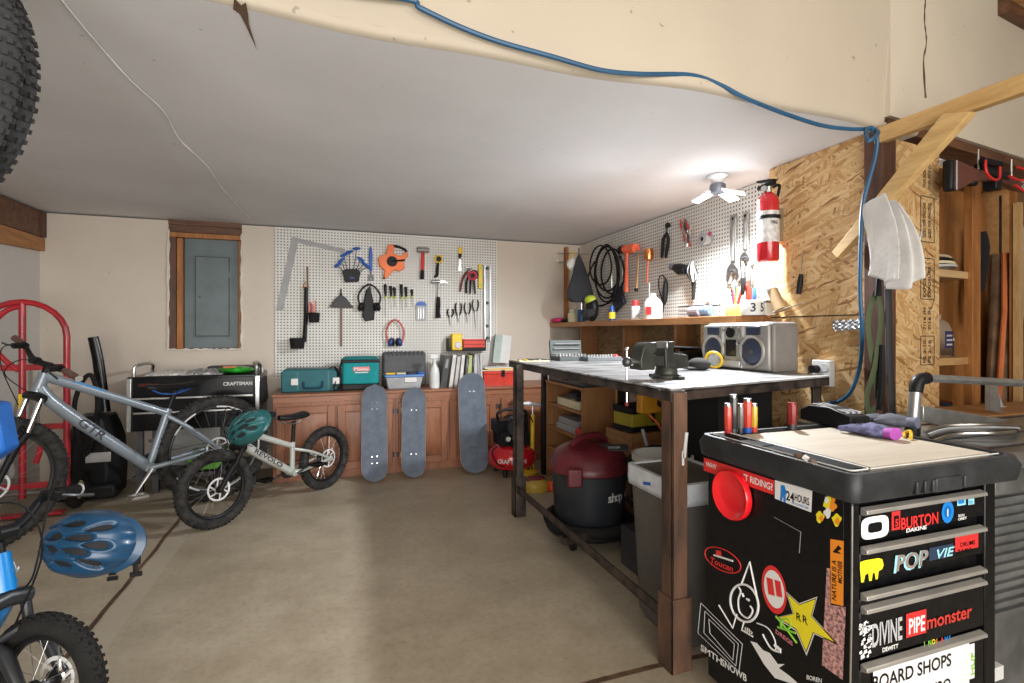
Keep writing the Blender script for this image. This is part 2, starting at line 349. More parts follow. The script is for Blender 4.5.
inkm = M('black stamp ink', (.03, .025, .02), .8)
b = B(); S = lambda s, z: Vector(rw(s, -.0285, z))
for z0, z1 in ((1.64, 1.86), (1.36, 1.56), (1.04, 1.18)):      # printed grade stamp boxes
    for s in (.31, .43): b.tube([S(s, z0), S(s, z1)], .0018, inkm, 4)
    for z in (z0, z1): b.tube([S(.31, z), S(.43, z)], .0018, inkm, 4)
for k, (z, t) in enumerate(((1.66, 'SIZED FOR SPACING'), (1.37, 'EXPOSURE 1'), (1.90, 'THIS SIDE DOWN'), (1.05, 'PS 2-10'), (1.21, '7/16 IN'))):
    for j in range(2):
        b.text(t, S(.355+.045*j, z), (0, 0, 1), -dirw, .024, inkm, wid=.17 if z > 1.3 else .11)
struct(b.build('trim_grade_stamp'))
b = B(); b.bb((XO-.02, YH-.0, 0), (XO+.03, YH+.088, 2.12), dkwood); rbox(b, .03, .085, -.07, -.02, 0, 2.1, dkwood); struct(b.build('trim_corner_stud', bevel=.003))
b = B()   # rough lumber along the top of the left wall
b.bb((XL, 2.6, 1.935), (XL+.03, YB, ZC), dkwx)
b.bb((XL, YB-.06, 1.935), (XL+.045, YB, ZC), dkwood)
struct(b.build('trim_left_cavity', bevel=.003))
b = B(); b.hexa([(XL, 2.8, 1.72), (XL+.035, 2.8, 1.72), (XL+.035, YB, 1.83), (XL, YB, 1.83), (XL, 2.8, 1.93), (XL+.035, 2.8, 1.93), (XL+.035, YB, 1.93), (XL, YB, 1.93)], wood('left plank', (.45, .2, .06), (.28, .12, .04), 'y'))
b.box((XL+.035, 4.2, 2.02), (.02, .05, .24), orwood, RX(.6)); struct(b.build('trim_left_plank', bevel=.003))
# closet behind the strand board: ply ceiling, back and side walls
plyc = wood('closet plywood', (.62, .36, .15), (.48, .26, .10), 'x', .6)
b = B(); rbox(b, .45, 3.2, -1.3, -.14, 2.085, 2.1, plyc); struct(b.build('ceiling_closet'))
b = B(); rbox(b, .45, 3.2, -1.32, -1.3, 0, 2.1, plyc); struct(b.build('wall_closet_back'))
b = B(); b.bb((XR+.13, 1.75, 0), (XR+.15, 3.2, 2.1), plyc); rbox(b, 1.6, 1.62, -1.3, -.14, 0, 2.1, plyc); struct(b.build('wall_closet_side'))
# ---------------------------------------------------------------- breaker panel in its recess
t = thing('breaker_panel', 'grey steel electrical breaker panel set in a wood framed wall recess', 'electrical panel', (px0, YB+.05, pz0))
gp = M('grey enamel steel', (.115, .15, .155), .42, var=.1); W = px1-px0
B().bb((.105, .0, .01), (W-.035, .05, .96), gp).build('panel_body', t, bevel=.004)
b = B(); b.bb((.175, -.006, .10), (W-.09, .001, .81), gp); b.bb((.187, -.009, .112), (W-.102, -.005, .798), dgry); b.bb((.193, -.018, .118), (W-.108, -.006, .792), gp); d = b.build('panel_door', t, bevel=.004)
B().cyl((.225, -.014, .45), (.225, -.026, .45), .012, dsteel, 12).bb((W-.115, -.012, .62), (W-.1, .0, .68), gp).build('latch', d)
t2 = thing('recess_frame', 'stained lumber framing and rough plaster edge around the breaker panel', 'frame', (px0, YB, pz0))
B().bb((0, .0, 0), (.055, .11, 1.0), dkwood).build('stud', t2, bevel=.003)
B().bb((.058, .01, 0), (.102, .11, .94), orwood).build('stud', t2, bevel=.003)
B().bb((W-.032, .02, 0), (W, .11, .94), orwood).build('stud', t2, bevel=.003)
B().bb((0, -.004, .945), (W, .10, .985), orwood).bb((0, .02, .99), (W, .1, 1.06), dkwx).build('header_board', t2, bevel=.003)
b = B(); pw = M('torn plaster edge', (.68, .62, .54), .9, bmp=.6, bsc=60)
for a, c in (((0, 0, 0), (0, 0, 1.0)), ((W, 0, 0), (W, 0, 1.0)), ((0, 0, 0), (W, 0, 0))):
    n = 26; p = [Vector(a).lerp(Vector(c), i/n)+Vector((random.uniform(-.004, .004), -.004, random.uniform(-.004, .004))) for i in range(n+1)]
    b.tube(p, [random.uniform(.006, .014) for _ in p], pw, 6)
b.build('plaster_edge', t2)
# ---------------------------------------------------------------- pegboards
t = tag(B().bb((-.489, YB-.008, .79), (1.569, YB, ZC), pegmat('white pegboard back', 'xz')).build('pegboard'), 'white perforated pegboard panel on the back wall behind the long cabinets', 'pegboard')
t = tag(B().bb((XR, 2.3, .9), (XR+.010, 4.75, ZC), pegmat('white pegboard side', 'yz')).build('pegboard'), 'white perforated pegboard panel on the right wall above the wall shelf', 'pegboard')
# ---------------------------------------------------------------- white wire on the ceiling, plaster damage, blue hose
wm = M('painted wire', (.62, .60, .56), .6)
pts = [onZ(x, y, ZC-.004) for x, y in ((58, -4), (90, 35), (130, 80), (163, 111), (180, 140), (207, 166), (222, 188), (240, 208), (252, 220))]
tag(B().tube(spl(pts, 6), .004, wm, 6).build('ceiling_wire'), 'thin white wire tacked across the grey ceiling on the left', 'wire')
b = B(); pts = [onZ(x, y, ZC) for x, y in ((234, -3), (241, 5), (246, 2), (248, 14), (249, 24), (257, 50), (247, 28), (240, 14), (233, 9))]
b.add([p-Vector((0, 0, .001)) for p in pts], [tuple(range(len(pts)))], crackm)
tag(b.build('ceiling_crack'), 'brown torn crack in the ceiling paint near the top of the photo', 'crack')
hosem = M('blue air hose rubber', (.016, .085, .18), .45)
HP = [Vector((-1.6, YH-.02, 2.20)), Vector((-.9, YH-.025, 2.16)), Vector((-.3, YH-.02, 2.19))]
for x, y in ((400, -2), (420, 8), (460, 27), (500, 42), (550, 56), (600, 70), (640, 74), (690, 75), (720, 85), (745, 98), (780, 112), (820, 125), (850, 129)):
    HP.append(onY(x, y, YH-.02))
e = lambda x, y, Y: HP.append(onY(x, y, Y))
e(872, 129, YH-.04); e(878, 133, 1.56); e(869, 141, 1.55); e(866, 131, 1.6); e(872, 128, 1.6); e(877, 140, 1.60); e(875, 158, 1.61); e(869, 180, 1.62)
e(863, 205, 1.63); e(861, 240, 1.63); e(860, 290, 1.63); e(862, 330, 1.63)
HP.append(Vector(onX(860, 365, XO-.03))); HP.append(Vector(onX(852, 390, XO-.03))); HP.append(Vector(onX(840, 401, XO-.03))); HP.append(Vector(onX(829, 403, XO-.02)))
tag(B().tube(spl(HP, 6), .0085, hosem, 8).build('air_hose'), 'blue air hose along the ceiling edge, looped down the corner stud', 'hose')
# gallows bracket of new lumber
t = thing('wood_bracket', 'triangular bracket of new pine lumber sticking out from the corner stud', 'bracket', (2.345, 1.68, 1.55))
B().bb((-.02, -1.1, .505), (.02, .0, .575), pine).build('arm', t, bevel=.002)
v0 = Vector((-.045, -.37, .50)); v1 = Vector((-.045, .16, .02)); dd = (v1-v0).normalized(); nn = Vector((0, -dd.z, dd.y))*.021
b = B(); b.hexa([v0-nn+Vector((-.02, -.02, .0)), v0-nn+Vector((.02, -.02, 0)), v0+nn+Vector((.02, .05, 0)), v0+nn+Vector((-.02, .05, 0)), v1-nn+Vector((-.02, 0, 0)), v1-nn+Vector((.02, 0, 0)), v1+nn+Vector((.02, 0, 0)), v1+nn+Vector((-.02, 0, 0))], wood('brace pine', (.66, .44, .19), (.5, .31, .12), 'y'))
b.build('brace', t, bevel=.002)
# ---------------------------------------------------------------- ceiling lamp with folding LED panels
L = Vector((2.16, 2.50, ZC))
t = thing('ceiling_lamp', 'ceiling lamp with folding lit LED panels on a round white base', 'lamp', L)
B().lathe([(.058, 0), (.056, -.012), (.04, -.022), (.03, -.05)], (0, 0, 0), white).build('base', t)
B().lathe([(.03, -.045), (.045, -.055), (.048, -.09), (.04, -.105), (.0, -.108)], (0, 0, 0), M('lamp hub grey', (.16, .17, .2), .4, .4)).build('hub', t)
em = M('lit LED diffuser', (.86, .93, 1), .5, emit=14, var=0)
for a in (PI*.62, PI*1.62+.25, PI*.05):
    R = RZ(a) @ RY(.32)
    b = B(); b.box(R @ Vector((.105, 0, -.03))+Vector((0, 0, -.045)), (.13, .075, .008), white, R)
    p = b.build('lamp_panel', t, bevel=.003)
    b = B(); b.box(R @ Vector((.105, 0, -.036))+Vector((0, 0, -.045)), (.12, .066, .004), em, R); b.build('diffuser', p)
pl = bpy.data.lights.new('led_light', 'SPOT'); pl.energy = 175; pl.color = (.90, .95, 1); pl.shadow_soft_size = .05; pl.spot_size = math.radians(174); pl.spot_blend = .5
po = bpy.data.objects.new('led_light', pl); COL.objects.link(po); po.location = L+Vector((-.02, 0, -.15)); po.rotation_euler = (0, math.radians(-20) if False else math.radians(22), 0)
pl = bpy.data.lights.new('led_glow', 'POINT'); pl.energy = 2.5; pl.color = (.84, .91, 1); pl.shadow_soft_size = .08
po = bpy.data.objects.new('led_glow', pl); COL.objects.link(po); po.location = L+Vector((-.1, -.1, -.3))
# ================================================================ long cabinets against the back wall
YC = 4.49; ZT = .70
def door(w, h, hinge_side):
    b = B(); f = .058
    b.bb((0, -.018, 0), (f, 0, h), cabw); b.bb((w-f, -.018, 0), (w, 0, h), cabw)
    b.bb((f, -.018, 0), (w-f, 0, f), cabx); b.bb((f, -.018, h-f), (w-f, 0, h), cabx)
    b.bb((f, -.008, f), (w-f, 0, h-f), cabw)
    a, c, g, d = f+.008, f+.045, w-f-.008, w-f-.045
    b.loft([[Vector((a, -.008, f+.008)), Vector((g, -.008, f+.008)), Vector((g, -.008, h-f-.008)), Vector((a, -.008, h-f-.008))],
            [Vector((c, -.019, f+.045)), Vector((d, -.019, f+.045)), Vector((d, -.019, h-f-.045)), Vector((c, -.019, h-f-.045))]], cabw)
    return b
units = [(-.453, .50, 'cherry wood base cabinet at the left end beside the black tool chest'),
         (.50, 1.42, 'cherry wood base cabinet in the middle behind the two right skateboards'),
         (1.42, 2.36, 'cherry wood base cabinet at the right end behind the red air compressor')]
for x0, x1, lab in units:
    t = thing('base_cabinet', lab, 'cabinet', (x0, YC, 0), group='base cabinets on the back wall'); W = x1-x0
    b = B(); b.bb((0, 0, .0), (W, .50, ZT-.02), cabw); b.bb((-.001, -.004, .63), (W+.001, 0, ZT-.02), cabx); b.build('body', t, bevel=.002)
    dw = (W-.07)/2
    for k in range(2):
        dr = door(dw, .53, k); o = dr.build('cabinet_door', t, bevel=.003, loc=(.025+k*(dw+.02), -.004, .07))
        hx = -.006 if k == 0 else dw+.006
        for z in (.07, .44): B().bb((hx-.01, -.021, z), (hx+.01, -.002, z+.035), dsteel).cyl((hx, -.024, z), (hx, -.024, z+.035), .005, dsteel, 8).build('hinge', o)
tag(B().bb((-.465, YC-.02, ZT-.02), (2.36, YB-.01, ZT), cabx).build('cabinet_top', bevel=.004), 'long reddish wood cabinet top under the tool cases and magazines', 'countertop')
# ---------------------------------------------------------------- things on the cabinet top
def onTop(px, Y, z=ZT): p = onY(px, 300, Y); return Vector((p.x, Y, z))
def wid(px0, px1, Y): return onY(px1, 300, Y).x-onY(px0, 300, Y).x
# teal hard case
Y = 4.62; W = wid(281, 341, Y); p = onTop(281, Y)
t = thing('tool_case', 'teal hard plastic tool case with two white latches at the left of the cabinet top', 'tool case', p)
b = B(); b.loft([[Vector((x, y, z)) for x, z in ((.01, 0), (W-.04, 0), (W-.03, .02), (W-.03, .16), (W-.06, .185), (.03, .19), (.0, .17), (0, .02))] for y in (0, .26)], teal)
b.build('case_shell', t, bevel=.008)
for x in (.12, .36): B().bb((x, -.004, .02), (x+.012, .0, .17), M('teal rib', (0, .12, .14), .4)).build('rib', t)
for x in (.075, .40): B().bb((x, -.016, .06), (x+.055, 0, .115), white).build('latch', t, bevel=.004)
nav = M('navy plastic', (.01, .05, .09), .4)
B().tube(spl([(.17, 0, .085), (.175, -.02, .045), (.19, -.026, .035), (.30, -.026, .035), (.315, -.02, .045), (.32, 0, .085)], 4), .010, nav, 8).build('handle', t)
B().tube(spl([(W-.1, .1, .185), (W-.05, .05, .2), (W-.02, .0, .12), (W-.06, -.02, .02), (W+.02, -.02, .003)], 6), .012, blk, 6, flat=.3).build('strap', t)
# teal soft bag
W = wid(342, 379, Y); p = onTop(342, Y)
t = thing('tool_bag', 'square teal fabric tool bag with red and white logo and black trim', 'tool bag', p)
B().bb((0, 0, .045), (W, .24, .255), tealf).build('bag_body', t, bevel=.02)
B().bb((-.002, -.002, 0), (W+.002, .242, .055), blk).build('bag_base', t, bevel=.01)
b = B(); b.bb((-.006, -.006, .235), (W+.006, .246, .262), blk); b.loft([[Vector((x, y, .262)) for x, y in ((.0, .0), (W, 0), (W, .24), (0, .24))], [Vector((x, y, .285+.0*y)) for x, y in ((.03, .08), (W-.02, .06), (W-.02, .2), (.03, .2))]], tealf); b.build('bag_lid', t, bevel=.006)
b = B(); b.bb((W*.30, -.006, .165), (W*.74, .001, .20), red); b.text('Makita', (W*.52, -.008, .171), (1, 0, 0), (0, 0, 1), .022, white, 'c', wid=W*.38); b.bb((W*.34, -.006, .148), (W*.70, .001, .156), white); b.build('logo_patch', t)
B().tube(spl([(0, .02, .25), (-.015, -.01, .2), (-.02, 0, .1), (-.01, .01, .03)], 5), .009, blk, 6).build('strap', t)
# charcoal case behind clear tub
W = wid(383, 426, 4.80); p = onTop(383, 4.80)
t = thing('tool_case', 'charcoal hard tool case standing upright behind the clear tub', 'tool case', p)
B().bb((0, 0, 0), (W, .12, .315), M('charcoal plastic', (.075, .075, .078), .6, bmp=.6, bsc=60)).build('case_shell', t, bevel=.018)
for k in range(9): B().bb((.04+k*.038, -.006, .285), (.062+k*.038, .004, .325), dgry).build('rib', t, bevel=.004)
W = wid(386, 423, 4.58); p = onTop(386, 4.58)
t = thing('storage_tub', 'clear plastic tub with a blue lid full of small things beside the teal bag', 'storage tub', p)
B().loft([[Vector((x, y, z)) for x, y in ((g, g), (W-g, g), (W-g, .2-g), (g, .2-g))] for g, z in ((.02, 0), (.0, .105))], frost).build('tub_body', t, bevel=.008)
B().bb((-.01, -.01, .105), (W+.01, .21, .125), M('blue lid', (.10, .23, .55), .4)).build('tub_lid', t, bevel=.006)
B().bb((W*.5, -.004, .06), (W*.82, .01, .1), paper).build('paper_label', t)
for k, (m_, x, s, nm_) in enumerate(((yellow, .05, .08, 'yellow'), (cream, .14, .08, 'cream'), (dgry, .23, .07, 'dark grey'), (blue, .31, .07, 'blue'))): tag(B().box((x, .1, .132), (s, .10, .012), m_, RZ(.1*k-.15)).build('packet', bevel=.003), nm_+' packet lying on the blue tub lid', 'packet', 'packets on the tub lid').location = p
# white spray bottle
p = onTop(434.5, 4.60)
t = thing('spray_bottle', 'translucent white spray bottle standing between the clear tub and the magazines', 'bottle', p)
B().lathe([(0, 0), (.042, .0), (.045, .01), (.045, .13), (.038, .17), (.016, .215), (.015, .24)], (0, 0, 0), M('milky plastic', (.66, .68, .67), .35)).build('bottle_body', t)
B().cyl((0, 0, .24), (0, 0, .26), .016, white, 12).box((-.005, 0, .28), (.07, .022, .035), white).tube([(-.02, 0, .265), (-.035, 0, .24), (-.03, 0, .215)], .005, white, 6).build('spray_head', t, bevel=.003)
# magazines
mg = [(440, .055, (.04, .04, .042), -.16), (449, .03, (.62, .6, .57), -.13), (454, .028, (.50, .48, .46), -.12), (459, .026, (.7, .68, .65), -.1), (464, .02, (.10, .09, .09), -.1), (467, .034, (.45, .5, .16), -.05), (472, .014, (.05, .05, .05), -.03), (474, .03, (.55, .54, .55), .02), (478, .026, (.35, .34, .36), .03), (481, .02, (.6, .58, .55), .06)]
nm = ['black spined magazine leaning at the left end of the row on the cabinet', 'thick white magazine second in the row after the black one', 'grey magazine just right of the thick white one', 'off-white magazine fourth from the left in the row', 'thin dark magazine left of the yellow-green one', 'yellow-green magazine in the cabinet row',
      'thin black magazine right of the yellow-green one', 'light grey magazine behind the tallest skateboard top', 'mid grey magazine second from the right in the row', 'cream magazine at the right end of the row by the red toolbox']
for (px, w_, c, tilt), lab in zip(mg, nm):
    p = onTop(px, 4.60); t = thing('magazine', lab, 'magazine', p, group='magazines standing on the cabinet'); t.rotation_euler = (0, -tilt, 0); h = .29+random.uniform(-.012, .012)
    m_ = M('cover '+lab[:12], c, .4); B().bb((0, 0, 0), (w_, .21, h), paper).build('page_block', t)
    b = B(); b.bb((-.001, -.003, 0), (w_+.001, 0, h+.001), m_).bb((-.002, -.003, 0), (0, .212, h+.002), m_).bb((w_, -.003, 0), (w_+.002, .212, h+.002), m_)
    b.bb((w_*.3, -.004, h*.62), (w_*.7, -.002, h*.9), M('spine mark', tuple(min(1, .25+.5*x) for x in c), .5)); b.build('cover', t)
# red metal toolbox, papers
p = onTop(484, 4.58); W = wid(484, 521, 4.58); redm = M('red enamel steel', (.62, .05, .03), .35, .1, coat=.3)
t = thing('metal_toolbox', 'bright red metal toolbox with a black latch at the right on the cabinet top', 'toolbox', p)
B().bb((0, 0, 0), (W, .3, .105), redm).bb((W*.53, -.003, 0), (W*.535, 0, .105), dred).build('box_body', t, bevel=.005)
B().bb((-.004, -.004, .105), (W+.004, .304, .135), redm).build('box_lid', t, bevel=.008)
B().bb((W*.46, -.015, .085), (W*.55, -.004, .145), blk).build('latch', t, bevel=.003)
pp = onTop(483, 4.60, ZT+.137)
for k, (m_, dx, dz, s, lab) in enumerate(((cream, 0, 0, .36, 'cream folder lowest of the papers on the red toolbox'), (yellow, .02, .011, .33, 'yellow folder in the papers on the red toolbox'), (paper, .01, .022, .37, 'white paper sheaf on top of the red toolbox'))):
    tag(B().box((.18, .12, .005), (s, .22, .009), m_, RZ(.05*k)).build('paper_folder'), lab, 'papers').location = pp+Vector((dx, 0, dz))
t = tag(B().box((0, 0, .14), (.075, .05, .28), M('pale green board', (.42, .5, .46), .6), RY(.12)).build('foam_board', bevel=.002), 'pale green grey board leaning behind the red toolbox', 'board'); t.location = onY(497, 363, 4.93)
t = tag(B().box((0, 0, .14), (.11, .03, .28), paper, RY(.1)).build('foam_board', bevel=.002), 'white board leaning on the back wall above the red toolbox', 'board'); t.location = onY(505, 363, 4.93)
# ---------------------------------------------------------------- skateboards leaning on the cabinets
grip = M('grip tape', (.125, .15, .19), .8, var=.12, vs=14, bmp=.8, bsc=400); deckw = wood('maple deck edge', (.5, .33, .18), (.38, .22, .11), 'z')
def skateboard(pxb, pyb, pxt, pyt, width, lab, hmat):
    pb = onZ(pxb, pyb, 0.0); ptop = onY(pxt, pyt, YC-.06); L = (ptop-pb).length
    t = thing('skateboard', lab, 'skateboard', pb+Vector((0, -.0, 0)), group='skateboards leaning on the cabinets')
    d = (ptop-pb).normalized(); t.rotation_euler = (-math.atan2(d.y, d.z), math.atan2(d.x, d.z), 0)
    rings = []; NN = 36
    for i in range(NN+1):
        s = i/NN; z = s*L; e = min(s, 1-s)*L; rr = width*.5; wv = rr*math.sqrt(max(0, 1-max(0, (rr*1.15-e)/(rr*1.15))**2.3)) if e < rr*1.15 else rr
        wv = max(wv, .004); kick = max(0, (.15-e)/.15)**1.5*.045
        rings.append((z, wv, -kick))
    b = B(); b.loft([[Vector((-w_, k, z)), Vector((-w_*.8, k+.002, z)), Vector((w_*.8, k+.002, z)), Vector((w_, k, z)), Vector((w_, k+.011, z)), Vector((-w_, k+.011, z))] for z, w_, k in rings], deckw)
    dk = b.build('deck', t)
    b = B(); b.loft([[Vector((-w_*.985, k-.0012, z)), Vector((-w_*.8, k+.0008, z)), Vector((w_*.8, k+.0008, z)), Vector((w_*.985, k-.0012, z))] for z, w_, k in rings], grip, cap=False); b.build('grip_tape', dk)
    b = B()
    for zc in (L*.22, L*.78):
        for dz in (-.027, .027):
            for dx in (-.02, .02): b.cyl((dx, .001, zc+dz), (dx, -.002, zc+dz), .0042, hmat, 8)
    b.build('truck_bolts', dk)
    for zc in (L*.25, L*.75):
        tr = B().box((0, .03, zc), (.05, .035, .06), alu).cyl((-.085, .045, zc), (.085, .045, zc), .009, alu, 8).build('truck', t, bevel=.004)
        for sx in (-.085, .085): B().lathe([(.0, -.017), (.022, -.017), (.026, -.011), (.026, .011), (.022, .017), (0, .017)], (sx, .045, zc), cream, (1, 0, 0), 16).build('wheel', tr)
    return t
skateboard(374.5, 482, 374.5, 385, .205, 'left skateboard, slate blue grip tape, leaning on the cabinet by the kids bike', chrome)
skateboard(413.5, 477.5, 414, 387.5, .20, 'middle and shortest skateboard with speckled grip tape', chrome)
skateboard(475, 473.5, 471, 373, .245, 'right and tallest skateboard leaning next to the air compressor', chrome)
# ================================================================ hung tools: frames whose x runs along the wall, z up, -y out of the wall
class Peg:
    def __init__(s, side, px, py, name, label, cat, group=None, out=0):
        s.side = side
        if side == 'b': s.o = onY(px, py, YB-.008-out); rz = 0
        else: s.o = onX(px, py, XR-out); rz = -PI/2
        s.out = out; s.t = thing(name, label, cat, s.o, rz, group)
    def p(s, px, py, y=0):
        if s.side == 'b': q = onY(px, py, s.o.y); return Vector((q.x-s.o.x, -y, q.z-s.o.z))
        q = onX(px, py, s.o.x); return Vector((s.o.y-q.y, -y, q.z-s.o.z))
    def poly(s, b, pts, m, y0=.003, th=.004):
        P = [s.p(x, y) for x, y in pts]; return b.prism([(q.x, q.z) for q in P], (0, -y0, 0), (1, 0, 0), (0, 0, 1), th, m)
    def line(s, b, pts, r, m, y=.012, n=8, flat=None, sm=0):
        P = [s.p(*q[:2], y if len(q) < 3 else q[2]) for q in pts]
        if sm: P = spl(P, sm)
        return b.tube(P, r, m, n, flat=flat)
    def hook(s, px, py, l=.04):
        b = B(); a = s.p(px, py, 0); b.tube([a, a+Vector((0, -l, 0)), a+Vector((0, -l-.006, .012))], .0025, steel, 6); b.build('peg_hook', s.t)
# framing square
g = Peg('b', 294, 238, 'framing_square', 'large aluminium framing square at the top left of the back pegboard', 'square')
b = B(); g.poly(b, [(292, 237), (299, 238.5), (345.8, 249.4), (344, 253.6), (298, 243), (283, 310.5), (276.3, 310)], M('dull aluminium', (.27, .27, .27), .5, .4), .003, .003); b.build('blade', g.t); g.hook(296, 240, .012)
# cane with cup holders
g = Peg('b', 306, 290, 'rod_holder', 'black hanging rod with two cup pouches, left of the miter gauge', 'tool holder')
b = B(); g.line(b, [(306.5, 288), (306, 318), (304.5, 342)], .018, blk, .03); b.build('rod', g.t)
b = B(); g.line(b, [(307.5, 267), (307.8, 289)], .008, M('brown cork', (.22, .13, .07), .7), .03); b.build('tip', g.t)
b = B(); g.line(b, [(303, 288), (305.5, 282), (309, 287), (303, 288)], .005, copper, .035); b.build('ring', g.t)
for (x0, x1, y0, y1) in ((308.5, 320, 313, 322.5), (290, 305.5, 338, 348.5)):
    a = g.p(x0, y1, 0); c = g.p(x1, y0, 0); r = (c.x-a.x)/2; cx = (a.x+c.x)/2
    B().lathe([(r*.85, a.z), (r, c.z), (r*.9, c.z), (r*.78, a.z+.01)], (cx, -r-.01, 0), rub, n=20).build('cup', g.t)
for k, x in enumerate((309.5, 311.5, 313.5, 315.5, 317.5)):
    a = g.p(x, 316, .045); tag(B().tube([a, g.p(x-.5+random.random(), 301+2*(k % 3), .05)], .0045, (orange, pink, red, orange, paper)[k], 6).build('pencil'), ['leftmost orange', 'pink', 'red', 'rightmost orange', 'white'][k]+' pencil standing in the cup of the hanging rod', 'pencil', 'pencils in the cup of the hanging rod').location = g.o
# miter gauge
g = Peg('b', 325 + 16, 300, 'miter_gauge', 'black miter gauge with a half round head and long thin bar on the back pegboard', 'gauge')
b = B(); cx = 341; arc = [(cx-10.5+21*i/16, 305.5-10*math.sin(PI*i/16)) for i in range(17)]; g.poly(b, arc+[(353, 305.5), (353, 308), (330, 307.5), (330, 305.5)], M('cast dark iron', (.022, .023, .022), .5, .1), .01, .02); b.build('head', g.t, bevel=.003)
b = B(); g.poly(b, [(339.8, 305), (342.4, 305), (342.3, 346.5), (340, 346.5)], M('brown steel bar', (.10, .06, .05), .45, .5), .004, .008); b.build('bar', g.t)
b = B(); a = g.p(341, 294.5, .02); b.cyl(a, a+Vector((0, 0, .05)), .007, blk, 8).sph(a+Vector((0, 0, -.0)), .012, blk); b.build('knob', g.t)
# hex key set
g = Peg('b', 351, 276, 'hex_key_set', 'blue handled hex keys fanned out of a black stand on the back pegboard', 'hex keys')
b = B(); g.poly(b, [(342, 272), (346, 269.5), (357, 269.5), (360.5, 273), (358.5, 282), (345, 282.5)], blk, .004, .04); b.poly if 0 else None
b.text('Park', g.p(352, 279, .046), (1, 0, 0), (0, 0, 1), .016, blue, 'c', shear=.2); b.build('stand', g.t, bevel=.004)
for k, (x, y, ang) in enumerate(((337.5, 265.5, -40), (341, 261, -40), (344, 255.5, -25), (349, 252.5, -20), (356.5, 249, -5), (360.5, 259.5, 30), (364, 264, 32), (368, 267, 35))):
    b = B(); c = g.p(x, y, .025); d = Vector((math.cos(math.radians(ang)), 0, -math.sin(math.radians(ang))))*.03
    b.tube([g.p(350+(x-350)*.5, 272, .025), c], .004, dsteel, 6); b.tube([c-d*1.15, c, c+d*1.15], [.010, .015, .010], blue, 8); b.build('hex_key', g.t)
g = Peg('b', 370.5, 262, 'cone_wrench', 'blue handled wrench with a black jaw, right of the hex keys', 'wrench')
b = B(); g.line(b, [(370.5, 247.5), (370.5, 255), (370.8, 271.5)], [.011, .018, .013], blue, .014, flat=.5); b.build('handle', g.t)
b = B(); g.line(b, [(370.8, 271), (370.8, 276)], .009, dsteel, .014, flat=.5); g.poly(b, [(368.5, 275), (373, 275), (373.6, 280), (372, 281.5), (371.6, 278.5), (370.2, 278.5), (369.5, 281.5), (368, 280)], dsteel, .009, .01); b.build('jaw', g.t)
# tape reel
g = Peg('b', 392, 263, 'tape_reel', 'orange long tape measure reel with a black grip at the top of the pegboard', 'tape measure')
b = B(); g.poly(b, [(387.5, 246), (392, 244.5), (394, 248), (393, 254), (400, 257), (406.5, 252), (407, 257), (403, 262), (404, 269), (399, 272), (394, 270), (386, 279), (383.5, 278), (384.5, 271), (379, 266), (377.5, 259), (381, 256), (385.5, 255)], orange, .006, .045); b.build('reel_frame', g.t, bevel=.006)
b = B(); a = g.p(391.5, 262, .05); b.lathe([(0, .012), (.045, .012), (.05, 0), (.05, -.006)], a, blk, (0, -1, 0), 24); b.tube([a+Vector((0, -.01, 0)), g.p(404, 261, .065)], .009, blk, 8); b.build('crank', g.t)
b = B(); g.line(b, [(390, 246.5), (397, 247), (405, 250.5), (405.5, 254)], .012, blk, .03, sm=4); b.build('grip', g.t)
b = B(); g.line(b, [(385, 275), (383.5, 279.5)], [.012, .007], blk, .03); b.build('tape_tip', g.t)
# two ear muffs
def muffs(px, py, k, cupm, bandm, name_l):
    g = Peg('b', px, py, 'ear_muffs', name_l, 'ear muffs')
    b = B(); g.line(b, [(px-9*k, py+8), (px-11*k, py-2), (px-7*k, py-10), (px, py-14), (px+7*k, py-10), (px+11*k, py-2), (px+9*k, py+8)], .009, bandm, .045, sm=5, flat=.6); b.build('headband', g.t)
    for s in (-1, 1):
        b = B(); c = g.p(px+s*(8.5 if k == 1 else 5.5)*k, py+8, .045); b.sph(c, (.026, .038, .042), cupm, 16, 10, RY(-s*.25)); b.sph(c+Vector((-s*.022, 0, 0)), (.016, .036, .040), rub, 14, 8); b.build('ear_cup', g.t)
    return g
g = muffs(369, 299, 1, blk, blk, 'black ear muffs hanging beside the miter gauge on the back pegboard'); 
g = Peg('b', 369, 305, 'hanging_pouch', 'black pouch hanging behind the black ear muffs', 'pouch')
b = B(); g.poly(b, [(363.5, 300), (366, 290), (370, 286), (373, 300), (374.5, 312), (374, 320), (365, 321.5), (362, 316)], blk, .002, .03); b.build('pouch_body', g.t, bevel=.008)
muffs(394.5, 334, .8, M('navy ear cup', (.03, .06, .2), .35), M('red band', (.45, .05, .03), .4), 'small navy and red ear muffs above the charcoal case')
# screwdrivers
sg = M('chartreuse collar', (.45, .5, .08), .4)
for i, (x, y0, y1, y2) in enumerate(((385.5, 284.5, 296.5, 316), (391, 286, 296.5, 308), (394.6, 287.5, 296.5, 307), (401.5, 284.5, 297, 311), (406, 287, 297, 308), (411.8, 289.5, 296, 307))):
    lab = ['long black handled screwdriver at the left end of the row', 'black screwdriver second from the left in the row', 'black screwdriver third from the left in the row', 'thick black screwdriver fourth in the row', 'black screwdriver second from the right in the row', 'smallest black screwdriver at the right end of the row'][i]
    g = Peg('b', x, y1, 'screwdriver', lab+' below the tape reel', 'screwdriver', 'screwdrivers on the back pegboard')
    b = B(); g.line(b, [(x-.6, y0), (x-.5, y0+1), (x-.2, y1-4), (x, y1)], [.011, .015, .013, .009], blk, .02, 10); b.build('handle', g.t)
    b = B(); g.line(b, [(x, y1), (x, y1+2)], .013, sg, .02); b.build('collar', g.t)
    b = B(); g.line(b, [(x, y1+2), (x+.3, y2)], [.0035, .003], steel, .02); b.build('shaft', g.t)
